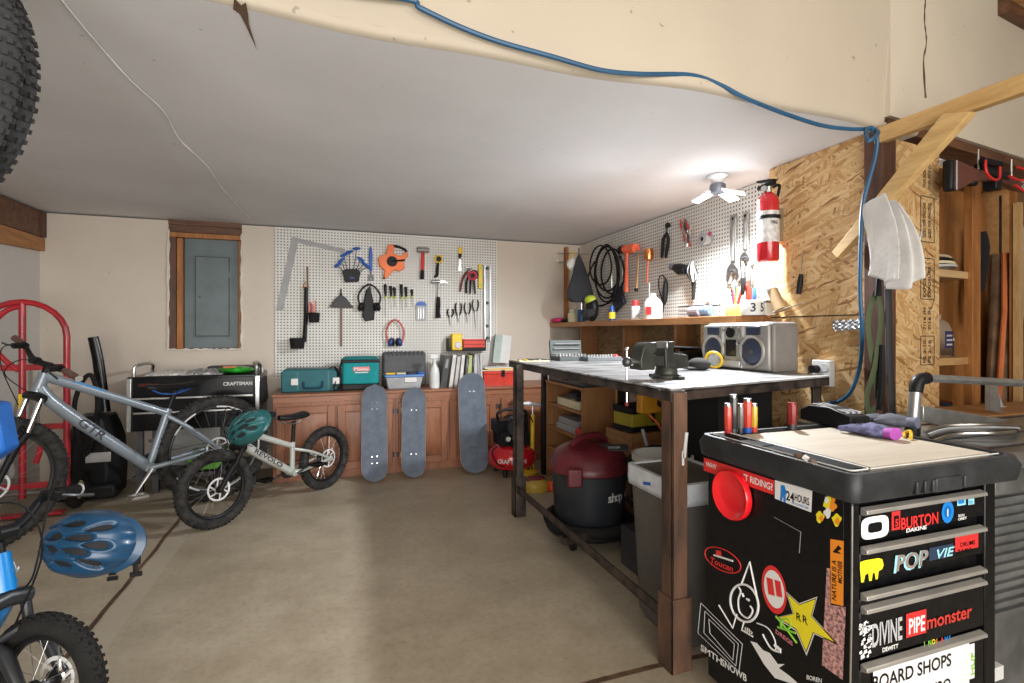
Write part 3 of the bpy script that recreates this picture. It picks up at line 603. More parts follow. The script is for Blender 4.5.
# club hammer, claw hammer
g = Peg('b', 422.5, 262, 'club_hammer', 'small sledge hammer with a steel head and red and black handle', 'hammer')
b = B(); c = g.p(422.5, 250.5, .03); b.cyl(c+Vector((-.055, 0, 0)), c+Vector((.055, 0, 0)), .028, M('worn steel', (.33, .32, .3), .4, .8), 8); b.build('head', g.t, bevel=.004)
b = B(); g.line(b, [(422.5, 252), (422, 262), (421.8, 271)], [.016, .018, .016], red, .03); b.build('handle', g.t)
b = B(); g.line(b, [(421.8, 270.5), (421.5, 279.5)], [.018, .021], blk, .03); b.build('grip', g.t); g.hook(418, 253); g.hook(427, 253)
g = Peg('b', 438, 295, 'claw_hammer', 'large straight claw hammer with a dark handle in the middle of the pegboard', 'hammer')
b = B(); g.line(b, [(431, 282), (433.5, 282.2)], [.019, .018], steel, .03, 12); g.line(b, [(433.5, 282.2), (437, 281.8), (440, 282)], [.013, .017, .014], steel, .03, 8); g.poly(b, [(439, 280), (444, 280.5), (448.5, 284.3), (444, 283.6), (439, 284)], steel, .018, .022); b.build('head', g.t, bevel=.002)
b = B(); g.line(b, [(438.5, 282), (438, 292), (437.8, 298)], [.011, .010, .012], M('steel shank', (.2, .2, .2), .35, .9), .03, flat=.7); b.build('shank', g.t)
b = B(); g.line(b, [(437.8, 297), (437.6, 305), (437.3, 312), (437.5, 318)], [.017, .022, .02, .027], rub, .03); b.build('grip', g.t); g.hook(434, 285); g.hook(442, 285)
# curved scraper, putty knife
g = Peg('b', 438, 266, 'pruning_hook_tool', 'black curved handle tool with a round yellow rimmed head', 'hand tool')
b = B(); c = g.p(438, 259.5, .03); b.torus(c, (0, 1, 0), .033, .009, yellow, 24, 8); b.lathe([(0, .012), (.026, .01), (.027, -.01), (0, -.01)], c, blk, (0, -1, 0), 18); b.build('head', g.t)
b = B(); g.line(b, [(437.5, 263), (436.8, 270), (436.5, 275), (434, 277.8)], [.011, .016, .015, .01], blk, .03, sm=3); b.build('handle', g.t)
g = Peg('b', 459.5, 258, 'putty_knife', 'yellow and black handled putty knife at the top right of the pegboard', 'putty knife')
b = B(); g.line(b, [(460, 247.5), (459.8, 254)], [.02, .021], yellow, .02, 10, .6); b.build('handle', g.t)
b = B(); g.line(b, [(459.7, 253), (459.3, 259)], [.018, .012], blk, .02, 10, .6); b.build('bolster', g.t)
b = B(); g.poly(b, [(458.6, 258), (460.4, 258), (461, 271), (457.8, 271)], steel, .018, .003); b.build('blade', g.t)
# tin snips, tape roll, small hammer
g = Peg('b', 464, 283, 'tin_snips', 'pliers with long dark red grips under the tape roll on the pegboard', 'pliers')
b = B(); g.line(b, [(467, 271), (463, 277), (460.5, 285), (459.5, 292)], [.007, .011, .011, .009], dred, .03, sm=3); g.line(b, [(468, 274), (465.5, 284), (465.5, 293.5)], [.007, .011, .009], blk, .03, sm=3); b.build('grips', g.t)
b = B(); g.line(b, [(467.5, 273), (469, 268)], [.014, .008], steel, .03); b.build('jaw', g.t)
g = Peg('b', 471, 283, 'locking_pliers', 'dark handled pliers hanging right of the red gripped ones under the tape roll', 'pliers')
b = B(); g.line(b, [(470, 272), (469.5, 284), (469, 294)], [.01, .011, .009], blk, .04, sm=3); g.line(b, [(472, 272), (473.5, 284), (474.5, 294)], [.01, .012, .009], dgry, .03, sm=3); b.build('grips', g.t)
g = Peg('b', 470.5, 276, 'tape_roll', 'roll of pink red tape hung over the plier handles', 'tape roll')
b = B(); c = g.p(470.5, 276.5, .07); b.torus(c, (0, 1, 0), .036, .014, M('red tape', (.5, .05, .08), .4), 28, 8, flat=1.2); b.build('roll', g.t)
b = B(); c = g.p(473, 275, .05); b.torus(c, (0, 1, 0), .034, .012, dgry, 28, 8); tag(b.build('black_tape_roll'), 'black tape roll just behind the pink red roll', 'tape roll').location = g.o
g = Peg('b', 468, 269, 'tack_hammer', 'small steel hammer head above the tape rolls', 'hammer')
b = B(); g.line(b, [(465.5, 268.3), (472, 268.3)], [.013, .011], steel, .03, 10); b.build('head', g.t); b = B(); g.line(b, [(469, 268.5), (469.5, 276)], .008, steel, .03); b.build('handle', g.t)
# levels
g = Peg('b', 479.7, 277, 'torpedo_level', 'short yellow torpedo level near the right edge of the pegboard', 'level')
b = B(); g.poly(b, [(477.8, 264.5), (481.6, 264.8), (482, 289), (478, 288.6)], yellow, .004, .022); b.build('level_body', g.t, bevel=.003)
b = B()
for y in (268, 276.5, 285): b.bb(tuple(g.p(478.9, y+1.6, .024)), tuple(g.p(481, y-1.6, .03)), lime)
b.build('vial', g.t)
g = Peg('b', 486.7, 300, 'spirit_level', 'long aluminium spirit level hanging at the right edge of the pegboard', 'level')
b = B(); g.poly(b, [(483.4, 265), (489.6, 265.6), (490, 341.5), (483.8, 341)], M('level aluminium', (.36, .36, .36), .5, .5), .004, .006); g.poly(b, [(483.4, 265), (484.5, 265), (484.8, 341), (483.8, 341)], alu, .004, .028); g.poly(b, [(488.8, 265.3), (489.8, 265.6), (490, 341.5), (489, 341.2)], alu, .004, .028); b.build('level_body', g.t)
b = B()
for y in (268.5, 303, 326, 338): b.cyl(g.p(486.8, y, .01), g.p(486.8, y, .022), .016, (dgry, lime, dgry, dgry)[0], 16)
b.build('vial', g.t)
# blister pack
g = Peg('b', 420.7, 310, 'drill_bit_pack', 'small blue topped clear pack of bits under the club hammer', 'pack')
b = B(); g.poly(b, [(415.5, 305), (417, 302.5), (421, 301.8), (425, 302.8), (426.5, 305.5), (426, 321), (415.8, 321)], frost, .004, .012); b.build('clear_box', g.t, bevel=.003)
b = B(); g.poly(b, [(415.3, 305.6), (417, 302.3), (421, 301.5), (425, 302.5), (426.7, 305.8)], blue, .003, .016); b.build('lid', g.t)
b = B()
for x in (418, 420.5, 423): g.line(b, [(x, 308), (x, 319)], .005, steel, .018, 6)
b.build('bits', g.t)
# pliers row
for i, (x, y0, y1, y2, m_, lab) in enumerate(((450, 309, 317, 326.5, blk, 'smallest pliers at the left of the hanging row'), (458, 303, 315, 322.5, blk, 'dark pliers second from the left of the hanging row'), (467, 303, 314, 322.5, blk, 'pliers third from the left of the hanging row'), (475, 300, 311, 329, dgry, 'long needle nose pliers at the right of the hanging row'))):
    g = Peg('b', x, y1, 'pliers', lab+' on the back pegboard', 'pliers', 'pliers hanging in a row')
    b = B()
    for s in (-1, 1): g.line(b, [(x+s*2.2, y0), (x+s*3, y0+4), (x+s*2.2, y1-2), (x+s*.5, y1+1)], [.006, .0075, .007, .006], m_, .02, sm=3)
    b.build('grips', g.t)
    b = B(); g.line(b, [(x, y1), (x+.2, y1+3), (x+.4, y2)], [.013, .011, .003], M('plier steel', (.3, .3, .3), .35, .9), .02, 8, .6); b.build('jaw', g.t)
# wall bin
g = Peg('b', 465, 343, 'wall_bin', 'dark metal bin mounted on the pegboard holding a yellow tape measure', 'bin')
b = B(); a = g.p(446, 351, 0); c = g.p(483, 339, .10); b.bb((a.x, -.11, a.z), (c.x, 0, a.z+.006), blk); b.bb((a.x, -.11, a.z), (a.x+.005, 0, c.z+.01), blk); b.bb((c.x-.005, -.11, a.z), (c.x, 0, c.z), blk); b.bb((a.x, -.112, a.z), (c.x, -.108, a.z+.035), blk); b.build('tray', g.t, bevel=.002)
b = B(); a = g.p(461, 350, 0); c = g.p(482, 339, 0); b.bb((a.x, -.106, a.z), (c.x, -.02, c.z), redm)
for k in range(3): b.bb((a.x, -.11, a.z+.02+.035*k), (c.x, -.106, a.z+.028+.035*k), dred)
q = tag(b.build('bit_case', bevel=.004), 'dark red ribbed case sitting in the pegboard bin', 'case'); q.location = g.o
b = B(); a = g.p(449, 350, 0); c = g.p(459.5, 333.5, 0); b.bb((a.x, -.13, a.z), (c.x, -.05, c.z), yellow); q = tag(b.build('tape_measure', bevel=.012), 'yellow tape measure case sitting in the pegboard bin', 'tape measure'); q.location = g.o
B().lathe([(0, .01), (.028, .01), (.036, 0)], ((a.x+c.x)/2+.008, -.13, a.z+.05), lgrey, (0, -1, 0), 20).build('face_plate', q)
# ================================================================ bicycles
rotm = M('brake rotor steel', (.75, .75, .74), .5, .2)
def wheel(bT, c, R, tw, t, name, knobs=1, rimc=None, spoke_n=24, rotor=.08, tyrem=None, label=None):
    """wheel in the local xz plane about c; rim is the part, the rest are its pieces"""
    c = Vector(c); ax = Vector((0, 1, 0)); rr = R-tw*.85; tyrem = tyrem or tyre_d
    def nb(): b = B(); b.T = bT; return b
    w_ = nb().torus(c, ax, rr-.012, .012, rimc or blk, 48, 8, flat=None).build(name, t)
    ty = nb(); ty.torus(c, ax, R-tw*.5, tw*.5, tyrem, 56, 12)
    if knobs:
        n = int(2*PI*R/(tw*.42))
        for i in range(n):
            a = 2*PI*i/n
            for lat in ((-.62, -.22, .22, .62) if i % 2 else (-.42, 0, .42)):
                la = lat*1.25; rad = R-tw*.5+tw*.5*math.cos(la); y = tw*.5*math.sin(la)
                p = c+Vector((math.cos(a)*rad, y, math.sin(a)*rad)); k = tw*.085
                nrm = Vector((math.cos(a)*math.cos(la), math.sin(la), math.sin(a)*math.cos(la))); tg = Vector((-math.sin(a), 0, math.cos(a))); bi = nrm.cross(tg)
                Rm = Matrix((tg, bi, nrm)).transposed(); ty.box(p+nrm*k*.3, (k*2.1, k*1.7, k*1.5), tyrem, Rm)
    ty.build('tyre', w_)
    sp = nb()
    for i in range(spoke_n):
        a = 2*PI*i/spoke_n; s = 1 if i % 2 else -1; h = a+(.5 if (i//2) % 2 else -.5)
        sp.cyl(c+Vector((math.cos(h)*.022, s*.026, math.sin(h)*.022)), c+Vector((math.cos(a)*(rr-.015), 0, math.sin(a)*(rr-.015))), .0011, steel, 4)
    sp.build('spokes', w_)
    nb().cyl(c-ax*.05, c+ax*.05, .011, dsteel, 10).cyl(c-ax*.03, c-ax*.024, .026, blk, 14).cyl(c+ax*.024, c+ax*.03, .026, blk, 14).build('hub', w_)
    if rotor:
        d = nb(); d.torus(c+ax*.036, ax, rotor-.006, .006, rotm, 36, 4, flat=.2)
        for i in range(6): a = 2*PI*i/6; d.tube([c+ax*.036+Vector((math.cos(a)*.02, 0, math.sin(a)*.02)), c+ax*.036+Vector((math.cos(a+.5)*(rotor-.006), 0, math.sin(a+.5)*(rotor-.006)))], .005, rotm, 4)
        d.torus(c+ax*.036, ax, .022, .007, chrome, 20, 4); d.build('brake_rotor', w_)
    return w_
def saddle(t, x, z, L, m, m2=None, rise=0):
    b = B(); rings = []
    for i in range(11):
        s = i/10; xx = x-L*.5+L*s; hw = (.07 if L > .22 else .06)*(1-s)**.8*(.75+.25*min(1, s*6))+.017
        zz = z+rise*s+.018*(1-2*s)**2*.5
        rings.append([Vector((xx, hw*math.cos(a), zz+.022*max(-.7, math.sin(a)))) for a in [2*PI*j/12 for j in range(12)]])
    b.loft(rings, m); o = b.build('saddle', t)
    b = B()
    for s in (-1, 1): b.tube(spl([(x-L*.38, s*.03, z-.012), (x-.03, s*.022, z-.04), (x+.05, s*.018, z-.04), (x+L*.4, s*.008, z-.01)], 4), .0035, m2 or steel, 6)
    b.build('saddle_rail', o)
def pedal(bt, c, t, m, refl=None):
    b = B(); b.T = bt; c = Vector(c); w2 = .045
    for s in (-1, 1): b.box(c+Vector((s*.04, 0, 0)), (.01, .09, .016), m)
    for s in (-1, 1): b.box(c+Vector((0, s*.04, 0)), (.085, .01, .016), m)
    b.cyl(c-Vector((0, .05, 0)), c+Vector((0, .05, 0)), .008, m, 8)
    if refl:
        for s in (-1, 1): b.box(c+Vector((s*.0465, 0, 0)), (.004, .05, .012), refl)
    return b.build('pedal', t)
def bike(name, label, rear, front, R, tw, K, fm, C):
    rear = Vector((*rear, 0)); front = Vector((*front, 0)); h = (front-rear); wb = h.length; rz = math.atan2(h.y, h.x); h.normalize()
    t = thing(name, label, 'bicycle', rear, rz); nrm = Vector((h.y, -h.x, 0))
    def P(px, py): q = onP(px, py, rear, nrm)-rear; return Vector((q.dot(h), 0, q.z))
    g = {k: (P(*v) if len(v) == 2 else Vector(v)) for k, v in K.items()}
    ra = Vector((0, 0, R)); fa = Vector((wb, 0, R)); bbp, sl, sT, ht, hb = g['bb'], g['seatlug'], g['seat'], g['headtop'], g['headbot']
    r = C.get('tube', .02); off = C.get('hubw', .06)
    b = B(); b.tube([hb, ht], [r*1.25, r*1.15], fm, 14)
    b.tube(spl([hb+(ht-hb)*.25, hb.lerp(bbp, .2)+Vector((0, 0, -.004)), bbp], 4), [r*1.35, r*1.5, r*1.3], fm, 14)
    b.tube([hb+(ht-hb)*.85, sl], [r*1.2, r*.95], fm, 14); b.tube([bbp, sl+(sl-bbp).normalized()*.03], r*.95, fm, 14)
    b.cyl(bbp-Vector((0, .04, 0)), bbp+Vector((0, .04, 0)), r*1.3, fm, 16)
    for s in (-1, 1):
        o = Vector((0, s*off, 0)); o2 = Vector((0, s*.028, 0))
        b.tube(spl([bbp+o2, bbp.lerp(ra, .35)+o*.9, ra+o], 4), [r*.75, r*.62, r*.5], fm, 10); b.tube(spl([sl+o2*.6-Vector((0, 0, .02)), sl.lerp(ra, .4)+o*.95, ra+o], 4), [r*.62, r*.55, r*.45], fm, 10)
        b.sph(ra+o, (.022, .008, .022), fm)
    fr = b.build('frame', t, ang=60)
    if C.get('text'):
        tx, frac, hgt, tm, L = C['text']; d = (bbp-hb).normalized(); up = d.cross(Vector((0, 1, 0))); up = up if up.z > 0 else -up
        B().text(tx, hb+d*(bbp-hb).length*frac-up*hgt*.5+Vector((0, r*1.52, 0)), d, up, hgt, tm, wid=L).build('frame_lettering', fr)
    if C.get('accent'):
        d = (sl-ht); B().box(ht+d*.32+Vector((0, r*1.02, .008)), (.16, .004, .008), C['accent'], RY(-math.atan2(d.z, d.x))).build('frame_stripe', fr)
    b = B(); b.tube([sl, sT-Vector((0, 0, .03))], r*.72, C.get('postm', blk), 12); b.build('seat_post', t)
    saddle(t, sT.x+.02, sT.z, C.get('saddleL', .27), blk, C.get('rail'), .0)
    # drivetrain
    b = B(); b.lathe([(.0, 0), (C['cr'], 0), (C['cr'], .003), (0, .003)], bbp+Vector((0, -.055, 0)), dsteel, (0, 1, 0), 30); b.lathe([(.0, 0), (.035, 0), (.035, .02), (0, .02)], ra+Vector((0, -.05, 0)), dsteel, (0, 1, 0), 20)
    ch = b.build('chainring', t)
    b = B(); u = C['cr']; b.tube([bbp+Vector((0, -.053, u)), ra+Vector((0, -.053, .036))], .004, dsteel, 6); b.tube([bbp+Vector((0, -.053, -u)), ra+Vector((0.02, -.053, -.07)), ra+Vector((-.01, -.053, -.035))], .004, dsteel, 6); b.build('chain', t)
    L, a = C['crank']
    for s in (1, -1):
        d = Vector((math.cos(a), 0, math.sin(a)))*s; e_ = bbp+d*L+Vector((0, s*.085, 0))
        b = B(); b.tube([bbp+Vector((0, s*.06, 0)), e_], [.014, .009], C.get('crankm', dsteel), 8, flat=.6); ck = b.build('crank', t)
        if C.get('pedals', 1): pedal(Matrix(), e_+Vector((0, s*.06, 0)), t, C.get('pedm', blk), C.get('refl'))
    wheel(Matrix(), ra, R, tw, t, 'rear_wheel', rimc=C.get('rim'), rotor=C.get('rotor', .08), tyrem=C.get('tyre'))
    # steered front end
    ax = (ht-hb).normalized(); T = Matrix.Translation(hb) @ Matrix.Rotation(C.get('steer', 0), 4, ax) @ Matrix.Translation(-hb)
    wheel(T, fa, R, tw, t, 'front_wheel', rimc=C.get('rim'), rotor=C.get('rotor', .08), tyrem=C.get('tyre'))
    fw = tw*.5+.028; cz = hb-ax*.03; n0 = ax
    rel = fa-cz; along = -n0*rel.dot(-n0); fo = rel-along  # offset of axle from steering axis
    b = B(); b.T = T; b.cyl(cz, hb, .02, blk, 12)
    q = [cz+Vector((0, -fw-.01, 0)), cz+Vector((0, 0, .012)), cz+Vector((0, fw+.01, 0))]; b.tube(q, [.024, .028, .024], C['forkm'], 12)
    for s in (-1, 1):
        o = Vector((0, s*fw, 0)); mid = cz+along*.42
        b.cyl(cz+o, mid+o, .014, C.get('stanch', C['forkm']), 12)
        b.tube([mid+o-along*.03, cz+along*.55+fo*.6+o, fa+o], [.021, .02, .014], C['forkm'], 12); b.sph(fa+o, .018, C['forkm'])
    arch = [mid+Vector((0, s*fw, 0)) for s in (1,)]; b.tube(spl([mid+Vector((0, -fw, 0)), mid-along*.12+fo*.8+Vector((0, 0, .0)), mid+Vector((0, fw, 0))], 5), .011, C['forkm'], 8)
    b.build('fork', t)
    st = ht+ax*.045; fwd = Vector((1, 0, 0)); fwd = (fwd-ax*fwd.dot(ax)).normalized(); sl_ = C.get('stem', .06); bc = st+fwd*sl_+ax*.012
    b = B(); b.T = T; b.cyl(ht, st+ax*.02, .019, blk, 14); b.tube([st, bc], .017, blk, 10); b.cyl(bc-Vector((0, .025, 0)), bc+Vector((0, .025, 0)), .022, blk, 14); b.build('stem', t)
    hw, rise, back, roll = C['bar']; TR = T @ Matrix.Translation(bc) @ Matrix.Rotation(roll, 4, fwd) @ Matrix.Translation(-bc)
    def bp(y, k): return bc+Vector((0, y, 0))+ax*rise*k-fwd*back*abs(y)
    b = B(); b.T = TR; b.tube(spl([bp(-hw, 1), bp(-hw*.55, 1), bp(-hw*.25, .3), bp(0, 0), bp(hw*.25, .3), bp(hw*.55, 1), bp(hw, 1)], 5), [.0115, .0115, .014, .0165, .014, .0115, .0115], C.get('barm', blk), 10)
    if C.get('brace'): b.tube([bp(-hw*.5, .95), bp(hw*.5, .95)], .009, C.get('barm', blk), 8)
    hb_ = b.build('handlebar', t)
    for s in (-1, 1):
        b = B(); b.T = TR; a_ = bp(s*hw*.66, 1); c_ = bp(s*hw*1.0, 1); b.tube([a_, c_], C.get('gripr', .016), C.get('gripm', rub), 12)
        for kk in range(7): b.torus(a_.lerp(c_, (kk+.5)/7), (0, 1, 0), C.get('gripr', .016), .0022, C.get('gripm', rub), 16, 5)
        b.cyl(c_, c_+Vector((0, s*.006, 0)), C.get('gripr', .016)*1.15, C.get('capm', blk), 12); b.build('grip', t)
        b = B(); b.T = TR; k = bp(s*hw*.56, 1); b.cyl(k-Vector((0, .01, 0)), k+Vector((0, .01, 0)), .02, blk, 12); b.box(k+fwd*.03-ax*.01, (.05, .03, .025), blk)
        b.tube(spl([k+fwd*.05-ax*.012, k+fwd*.06-ax*.025+Vector((0, s*.04, 0)), k+fwd*.05-ax*.035+Vector((0, s*.11, 0))], 4), .0055, dsteel, 6); b.build('brake_lever', t)
    b = B(); b.T = TR; k1 = bp(hw*.55, 1); b.tube(spl([k1+fwd*.03, k1+fwd*.13-ax*.02-Vector((0, .1, 0)), bc+fwd*.10-ax*.10, hb+fwd*.05+Vector((0, .03, 0)), hb.lerp(bbp, .15)+Vector((0, .035, .01))], 6), .0028, blk, 5)
    k1 = bp(-hw*.55, 1); b.tube(spl([k1+fwd*.03, k1+fwd*.14-ax*.02+Vector((0, .1, 0)), bc+fwd*.12-ax*.08, hb+fwd*.06-Vector((0, .0, .1))], 6), .0028, blk, 5); b.build('brake_cable', t)
    return t, T, g
# grey mountain bike
gm = M('blue grey bike frame', (.235, .275, .315), .32, .2, .06, coat=.4)
G, _, _ = bike('mountain_bike', 'large blue grey mountain bike leaning in front of the black tool chest', (-.795, 4.19), (-1.77, 3.565), .37, .074,
    dict(bb=(149, 467), seatlug=(167, 413), seat=(175, 387), headtop=(45, 373), headbot=(37, 392)), gm,
    dict(tube=.025, text=('GTR', .34, .05, M('dark frame lettering', (.05, .055, .07), .4), .17), accent=M('blue stripe', (.02, .25, .6), .4), cr=.075, crank=(.17, -PI*.30), crankm=alu, pedm=alu, steer=.32, forkm=blk, stanch=chrome,
         bar=(.36, .03, .10, -.22), gripm=M('brown grip', (.13, .07, .055), .7), capm=chrome, saddleL=.28, rail=M('blue rail', (.03, .12, .45), .4), stem=.07, rim=M('dark rim', (.03, .03, .032), .3)))
# white decal arcs on the rear rim
b = B(); cc = Vector((0, .004, .37))
for a in (0.55, 1.75, 2.9, 4.1, 5.2): b.torus(cc+Vector((0, .014, 0)), (0, 1, 0), .300, .009, white, 14, 4, a0=a, a1=a+.62, flat=.3)
rw_ = [c for c in G.children if c.name.startswith('rear_wheel')][0]; b.build('rim_decal', rw_)
# silver kids bike
sm = M('silver sage bike frame', (.50, .52, .48), .35, .1, .05, coat=.3)
W2 = bike('kids_bike', 'small pale silver kids bicycle with black fork standing by the wood cabinet', (-.0615, 4.22), (-.683, 3.596), .235, .058,
    dict(bb=(292, 472), seatlug=(292.5, 446), seat=(294, 417), headtop=(246, 430), headbot=(240, 443)), sm,
    dict(tube=.019, text=('REVOLO', .22, .030, dgry, .26), cr=.05, crank=(.11, PI*.85), steer=-.12, forkm=blk, bar=(.24, .05, .1, .0), saddleL=.22, pedals=1, rotor=.07, stem=.04))
# foreground kids bike
bm = M('bright blue bike frame', (.005, .22, .62), .3, 0, .05, coat=.5)
frb = Vector((-.80, 1.812)); rb_ = frb-Vector((.707, -.707))*.74
K3 = bike('kids_bike', 'bright blue kids bicycle cut off at the bottom left corner of the photo', tuple(rb_), tuple(frb), .192, .056,
    dict(bb=(.36, 0, .20), seatlug=(.26, 0, .40), seat=(.24, 0, .50), headtop=(.53, 0, .535), headbot=(.565, 0, .43)), bm,
    dict(tube=.026, cr=.045, crank=(.10, .2), steer=.32, forkm=M('satin black fork', (.02, .022, .026), .38), bar=(.27, .085, .12, 0), saddleL=.2, rotor=.06, brace=0, stem=.035, gripr=.017, capm=lgrey, refl=orange, tyre=rub))
b = B(); b.T = Matrix(); p0 = Vector((.552, .034, .485))
b.prism([(-.02, .012), (0, -.004), (.02, .012), (.02, .004), (0, -.014), (-.02, .004)], p0, (.8, 0, -.2), (0, 0, 1), -.002, white); b.build('badge', [c for c in K3[0].children if c.name.startswith('frame')][0])

# ---------------------------------------------------------------- helmets
def helmet(name_l, loc, fx, up, L, col, inner, vents, visor=True, strap=True):
    fx = Vector(fx).normalized(); up = Vector(up); up = (up-fx*up.dot(fx)).normalized(); sy = up.cross(fx)
    t = thing('bike_helmet', name_l, 'helmet', loc); Rm = Matrix((fx, sy, up)).transposed().to_4x4()
    a, w_, hh = L*.5, L*.37, L*.36
    def dep(x, y):
        d = 0
        for vx, vy, rl, rw__, an in vents:
            for s in (1, -1):
                X = x-vx; Y = y-s*vy; A = an*s; u = X*math.cos(A)+Y*math.sin(A); v = -X*math.sin(A)+Y*math.cos(A)
                q = (u/rl)**2+(v/(rw__*(1.0+.35*u/rl)))**2
                d = max(d, min(1, max(0, (1.15-q)*3.2)))
        return d
    N, Kk = 180, 72; V = []; Dd = []
    for i in range(Kk+1):
        th = (PI*.56)*i/Kk
        for j in range(N):
            ph = 2*PI*j/N; n = Vector((math.sin(th)*math.cos(ph), math.sin(th)*math.sin(ph), math.cos(th)))
            e_ = .012 if False else 0
            d = dep(n.x, n.y) if th < PI*.47 else 0
            s = 1-.12*d; rid = 1+.018*math.cos(n.y*16)*(1-d)*(n.z > .15)
            low = -.07*max(0, -n.x) if th > PI*.45 else 0
            V.append(Vector((n.x*a*s*rid, n.y*w_*s*rid, n.z*hh*s*rid+low*L))); Dd.append(d)
    b = B(); b.T = Rm; F1 = []; F2 = []
    for i in range(Kk):
        for j in range(N):
            f = (i*N+j, (i+1)*N+j, (i+1)*N+(j+1) % N, i*N+(j+1) % N); (F2 if sum(Dd[k] for k in f)/4 > .8 else F1).append(f)
    o = len(b.V); b.V += [b.T @ v for v in V]
    for F_, m_ in ((F1, col), (F2, inner)):
        k = b.mi(m_)
        for f in F_: b.F.append(f); b.I.append(k)
    b.build('shell', t, ang=70, solid=.004)
    b = B(); b.T = Rm; b.lathe([(1, -.02), (.97, .1), (.8, .5), (.4, .85), (0, .92)], (0, 0, 0), inner, n=32, sx=a*.93, sy=w_*.93)
    b2 = B(); b2.T = Rm
    b2.loft([[Vector((math.cos(q_)*a*.9*math.sin(p_), math.sin(q_)*w_*.9*math.sin(p_), math.cos(p_)*hh*.9)) for q_ in [2*PI*j/32 for j in range(32)]] for p_ in [PI*.5*i/8+.02 for i in range(9)]], inner); b2.build('foam_liner', t)
    if visor:
        b = B(); b.T = Rm; P = []
        for k in range(9):
            q_ = -.95+1.9*k/8; P.append(((math.cos(q_)*a, math.sin(q_)*w_, hh*.12), (math.cos(q_)*a+.028*math.cos(q_*.7), math.sin(q_)*w_*1.0, hh*.02)))
        b.loft([[Vector(p[0]), Vector(p[1]), Vector(p[1])-Vector((0, 0, .006)), Vector(p[0])-Vector((0, 0, .006))] for p in P], col); b.build('visor', t)
    if strap:
        b = B(); q0 = Rm @ Vector((a*.55, w_*.6, -.02)); q0b = Rm @ Vector((a*.5, -w_*.6, -.02)); lo = Vector(q0)*.6+Vector((0, 0, -.13))
        b.tube(spl([q0, (q0+lo)/2+Vector((.01, 0, 0)), lo], 5), .008, blk, 6, flat=.3); b.tube(spl([q0b, lo+Vector((0, 0, .04))], 5), .008, blk, 6, flat=.3); b.box(lo, (.02, .012, .035), blk); b.box(lo-Vector((0, 0, .03)), (.03, .01, .012), blk); b.build('strap', t)
    return t
bh = M('blue helmet shell', (.010, .058, .13), .35, coat=.15, var=.08); th_ = M('teal helmet shell', (.012, .105, .11), .45, coat=.2, var=.08); inn = M('helmet liner', (.014, .014, .016), .8)
V1 = [(.46, .0, .27, .14, 0), (.04, .21, .34, .13, .10), (-.55, .18, .24, .13, .2), (.36, .52, .28, .13, .35), (-.24, .60, .28, .13, .15), (-.70, .46, .16, .09, .4)]
hp = onP(92, 543, (-.79, 2.12, .47), (.3, 1, 0))
Rr = Rv
helmet('large blue bike helmet hanging on the handlebar of the bright blue kids bike', hp, Rr*.95+Fv*.1+Vector((0, 0, -.10)), -Fv*.8-Rr*.15+Vector((0, 0, .30)), .285, bh, inn, V1)
hs = lambda x, y, k=0: onP(x, y, (-.79, 2.12-k, .47), (.3, 1, 0))-hp
BH = [o for o in COL.objects if o.name == 'bike_helmet'][0]
B().tube(spl([hs(128, 536), hs(133, 548), hs(135, 562)], 4), .011, blk, 6, flat=.3).box(hs(135.5, 560), (.028, .012, .03), blk).box(hs(136, 574), (.034, .01, .014), blk).tube([hs(135.5, 562), hs(136, 575)], .008, blk, 6, flat=.3).build('chin_strap', BH)
hp = onP(248, 428, (-.60, 3.55, .6), (.3, 1, 0))
helmet('teal bike helmet hanging on the handlebar of the silver kids bike', hp, Rr*.75+Vector((0, 0, .45))+Fv*.1, -Fv*.85+Vector((0, 0, .35))-Rr*.1, .25, th_, inn, V1, strap=False)
# ---------------------------------------------------------------- bikes hung under the ceiling, front tyres in view
def hung(loc, rz, label, fm):
    t = thing('hanging_bike', label, 'bicycle', loc, rz); R = .34
    wheel(Matrix(), (0, 0, 0), R, .062, t, 'front_wheel', tyrem=M('dark knobby tyre', (.03, .03, .032), .85, bmp=.5, var=.3), rotor=0)
    b = B()
    for s in (-1, 1): b.tube([(0, s*.055, 0), (-.42, s*.055, -.03)], [.014, .02], blk, 10)
    b.tube([(-.42, -.06, -.03), (-.43, 0, -.03), (-.42, .06, -.03)], .022, blk, 10).tube([(-.42, 0, -.03), (-.60, 0, -.05)], .02, blk, 10); b.build('fork', t)
    b = B(); b.tube([(-.5, 0, -.03), (-.64, 0, -.05)], .027, fm, 12).tube([(-.55, 0, -.04), (-1.12, 0, .1)], .03, fm, 12).tube([(-.62, 0, -.05), (-1.05, 0, -.15)], .02, fm, 12).tube([(-1.12, 0, .1), (-1.1, 0, -.15)], .018, fm, 10); b.build('frame', t)
    return t
hung((-.935, 1.50, 1.775), -.444, 'nearer bike hanging at the top left corner, only its knobby front tyre in view', blk)
hung((-.95, 1.60, 1.785), -.444, 'second hanging bike at the top left, its tyre edge showing behind the nearer one', dgry)
p = onY(2, 430, 2.3)
t = thing('hanging_bag', 'blue hanging bag whose slanted corner shows at the left edge of the photo', 'bag', p)
w_ = lambda x, y: onY(x, y, 2.3)-p
b = B(); pl_ = [w_(x, y) for x, y in ((-60, 395), (4, 403), (13, 448), (-5, 462), (-50, 460))]
b.prism([(q.x, q.z) for q in pl_], (0, .05, 0), (1, 0, 0), (0, 0, 1), .10, M('blue bag fabric', (.01, .13, .50), .45)); b.build('bag_body', t, bevel=.01)
B().tube([w_(-30, 398), w_(-45, 200), w_(-70, 40)], .01, blk, 6).build('strap', t)
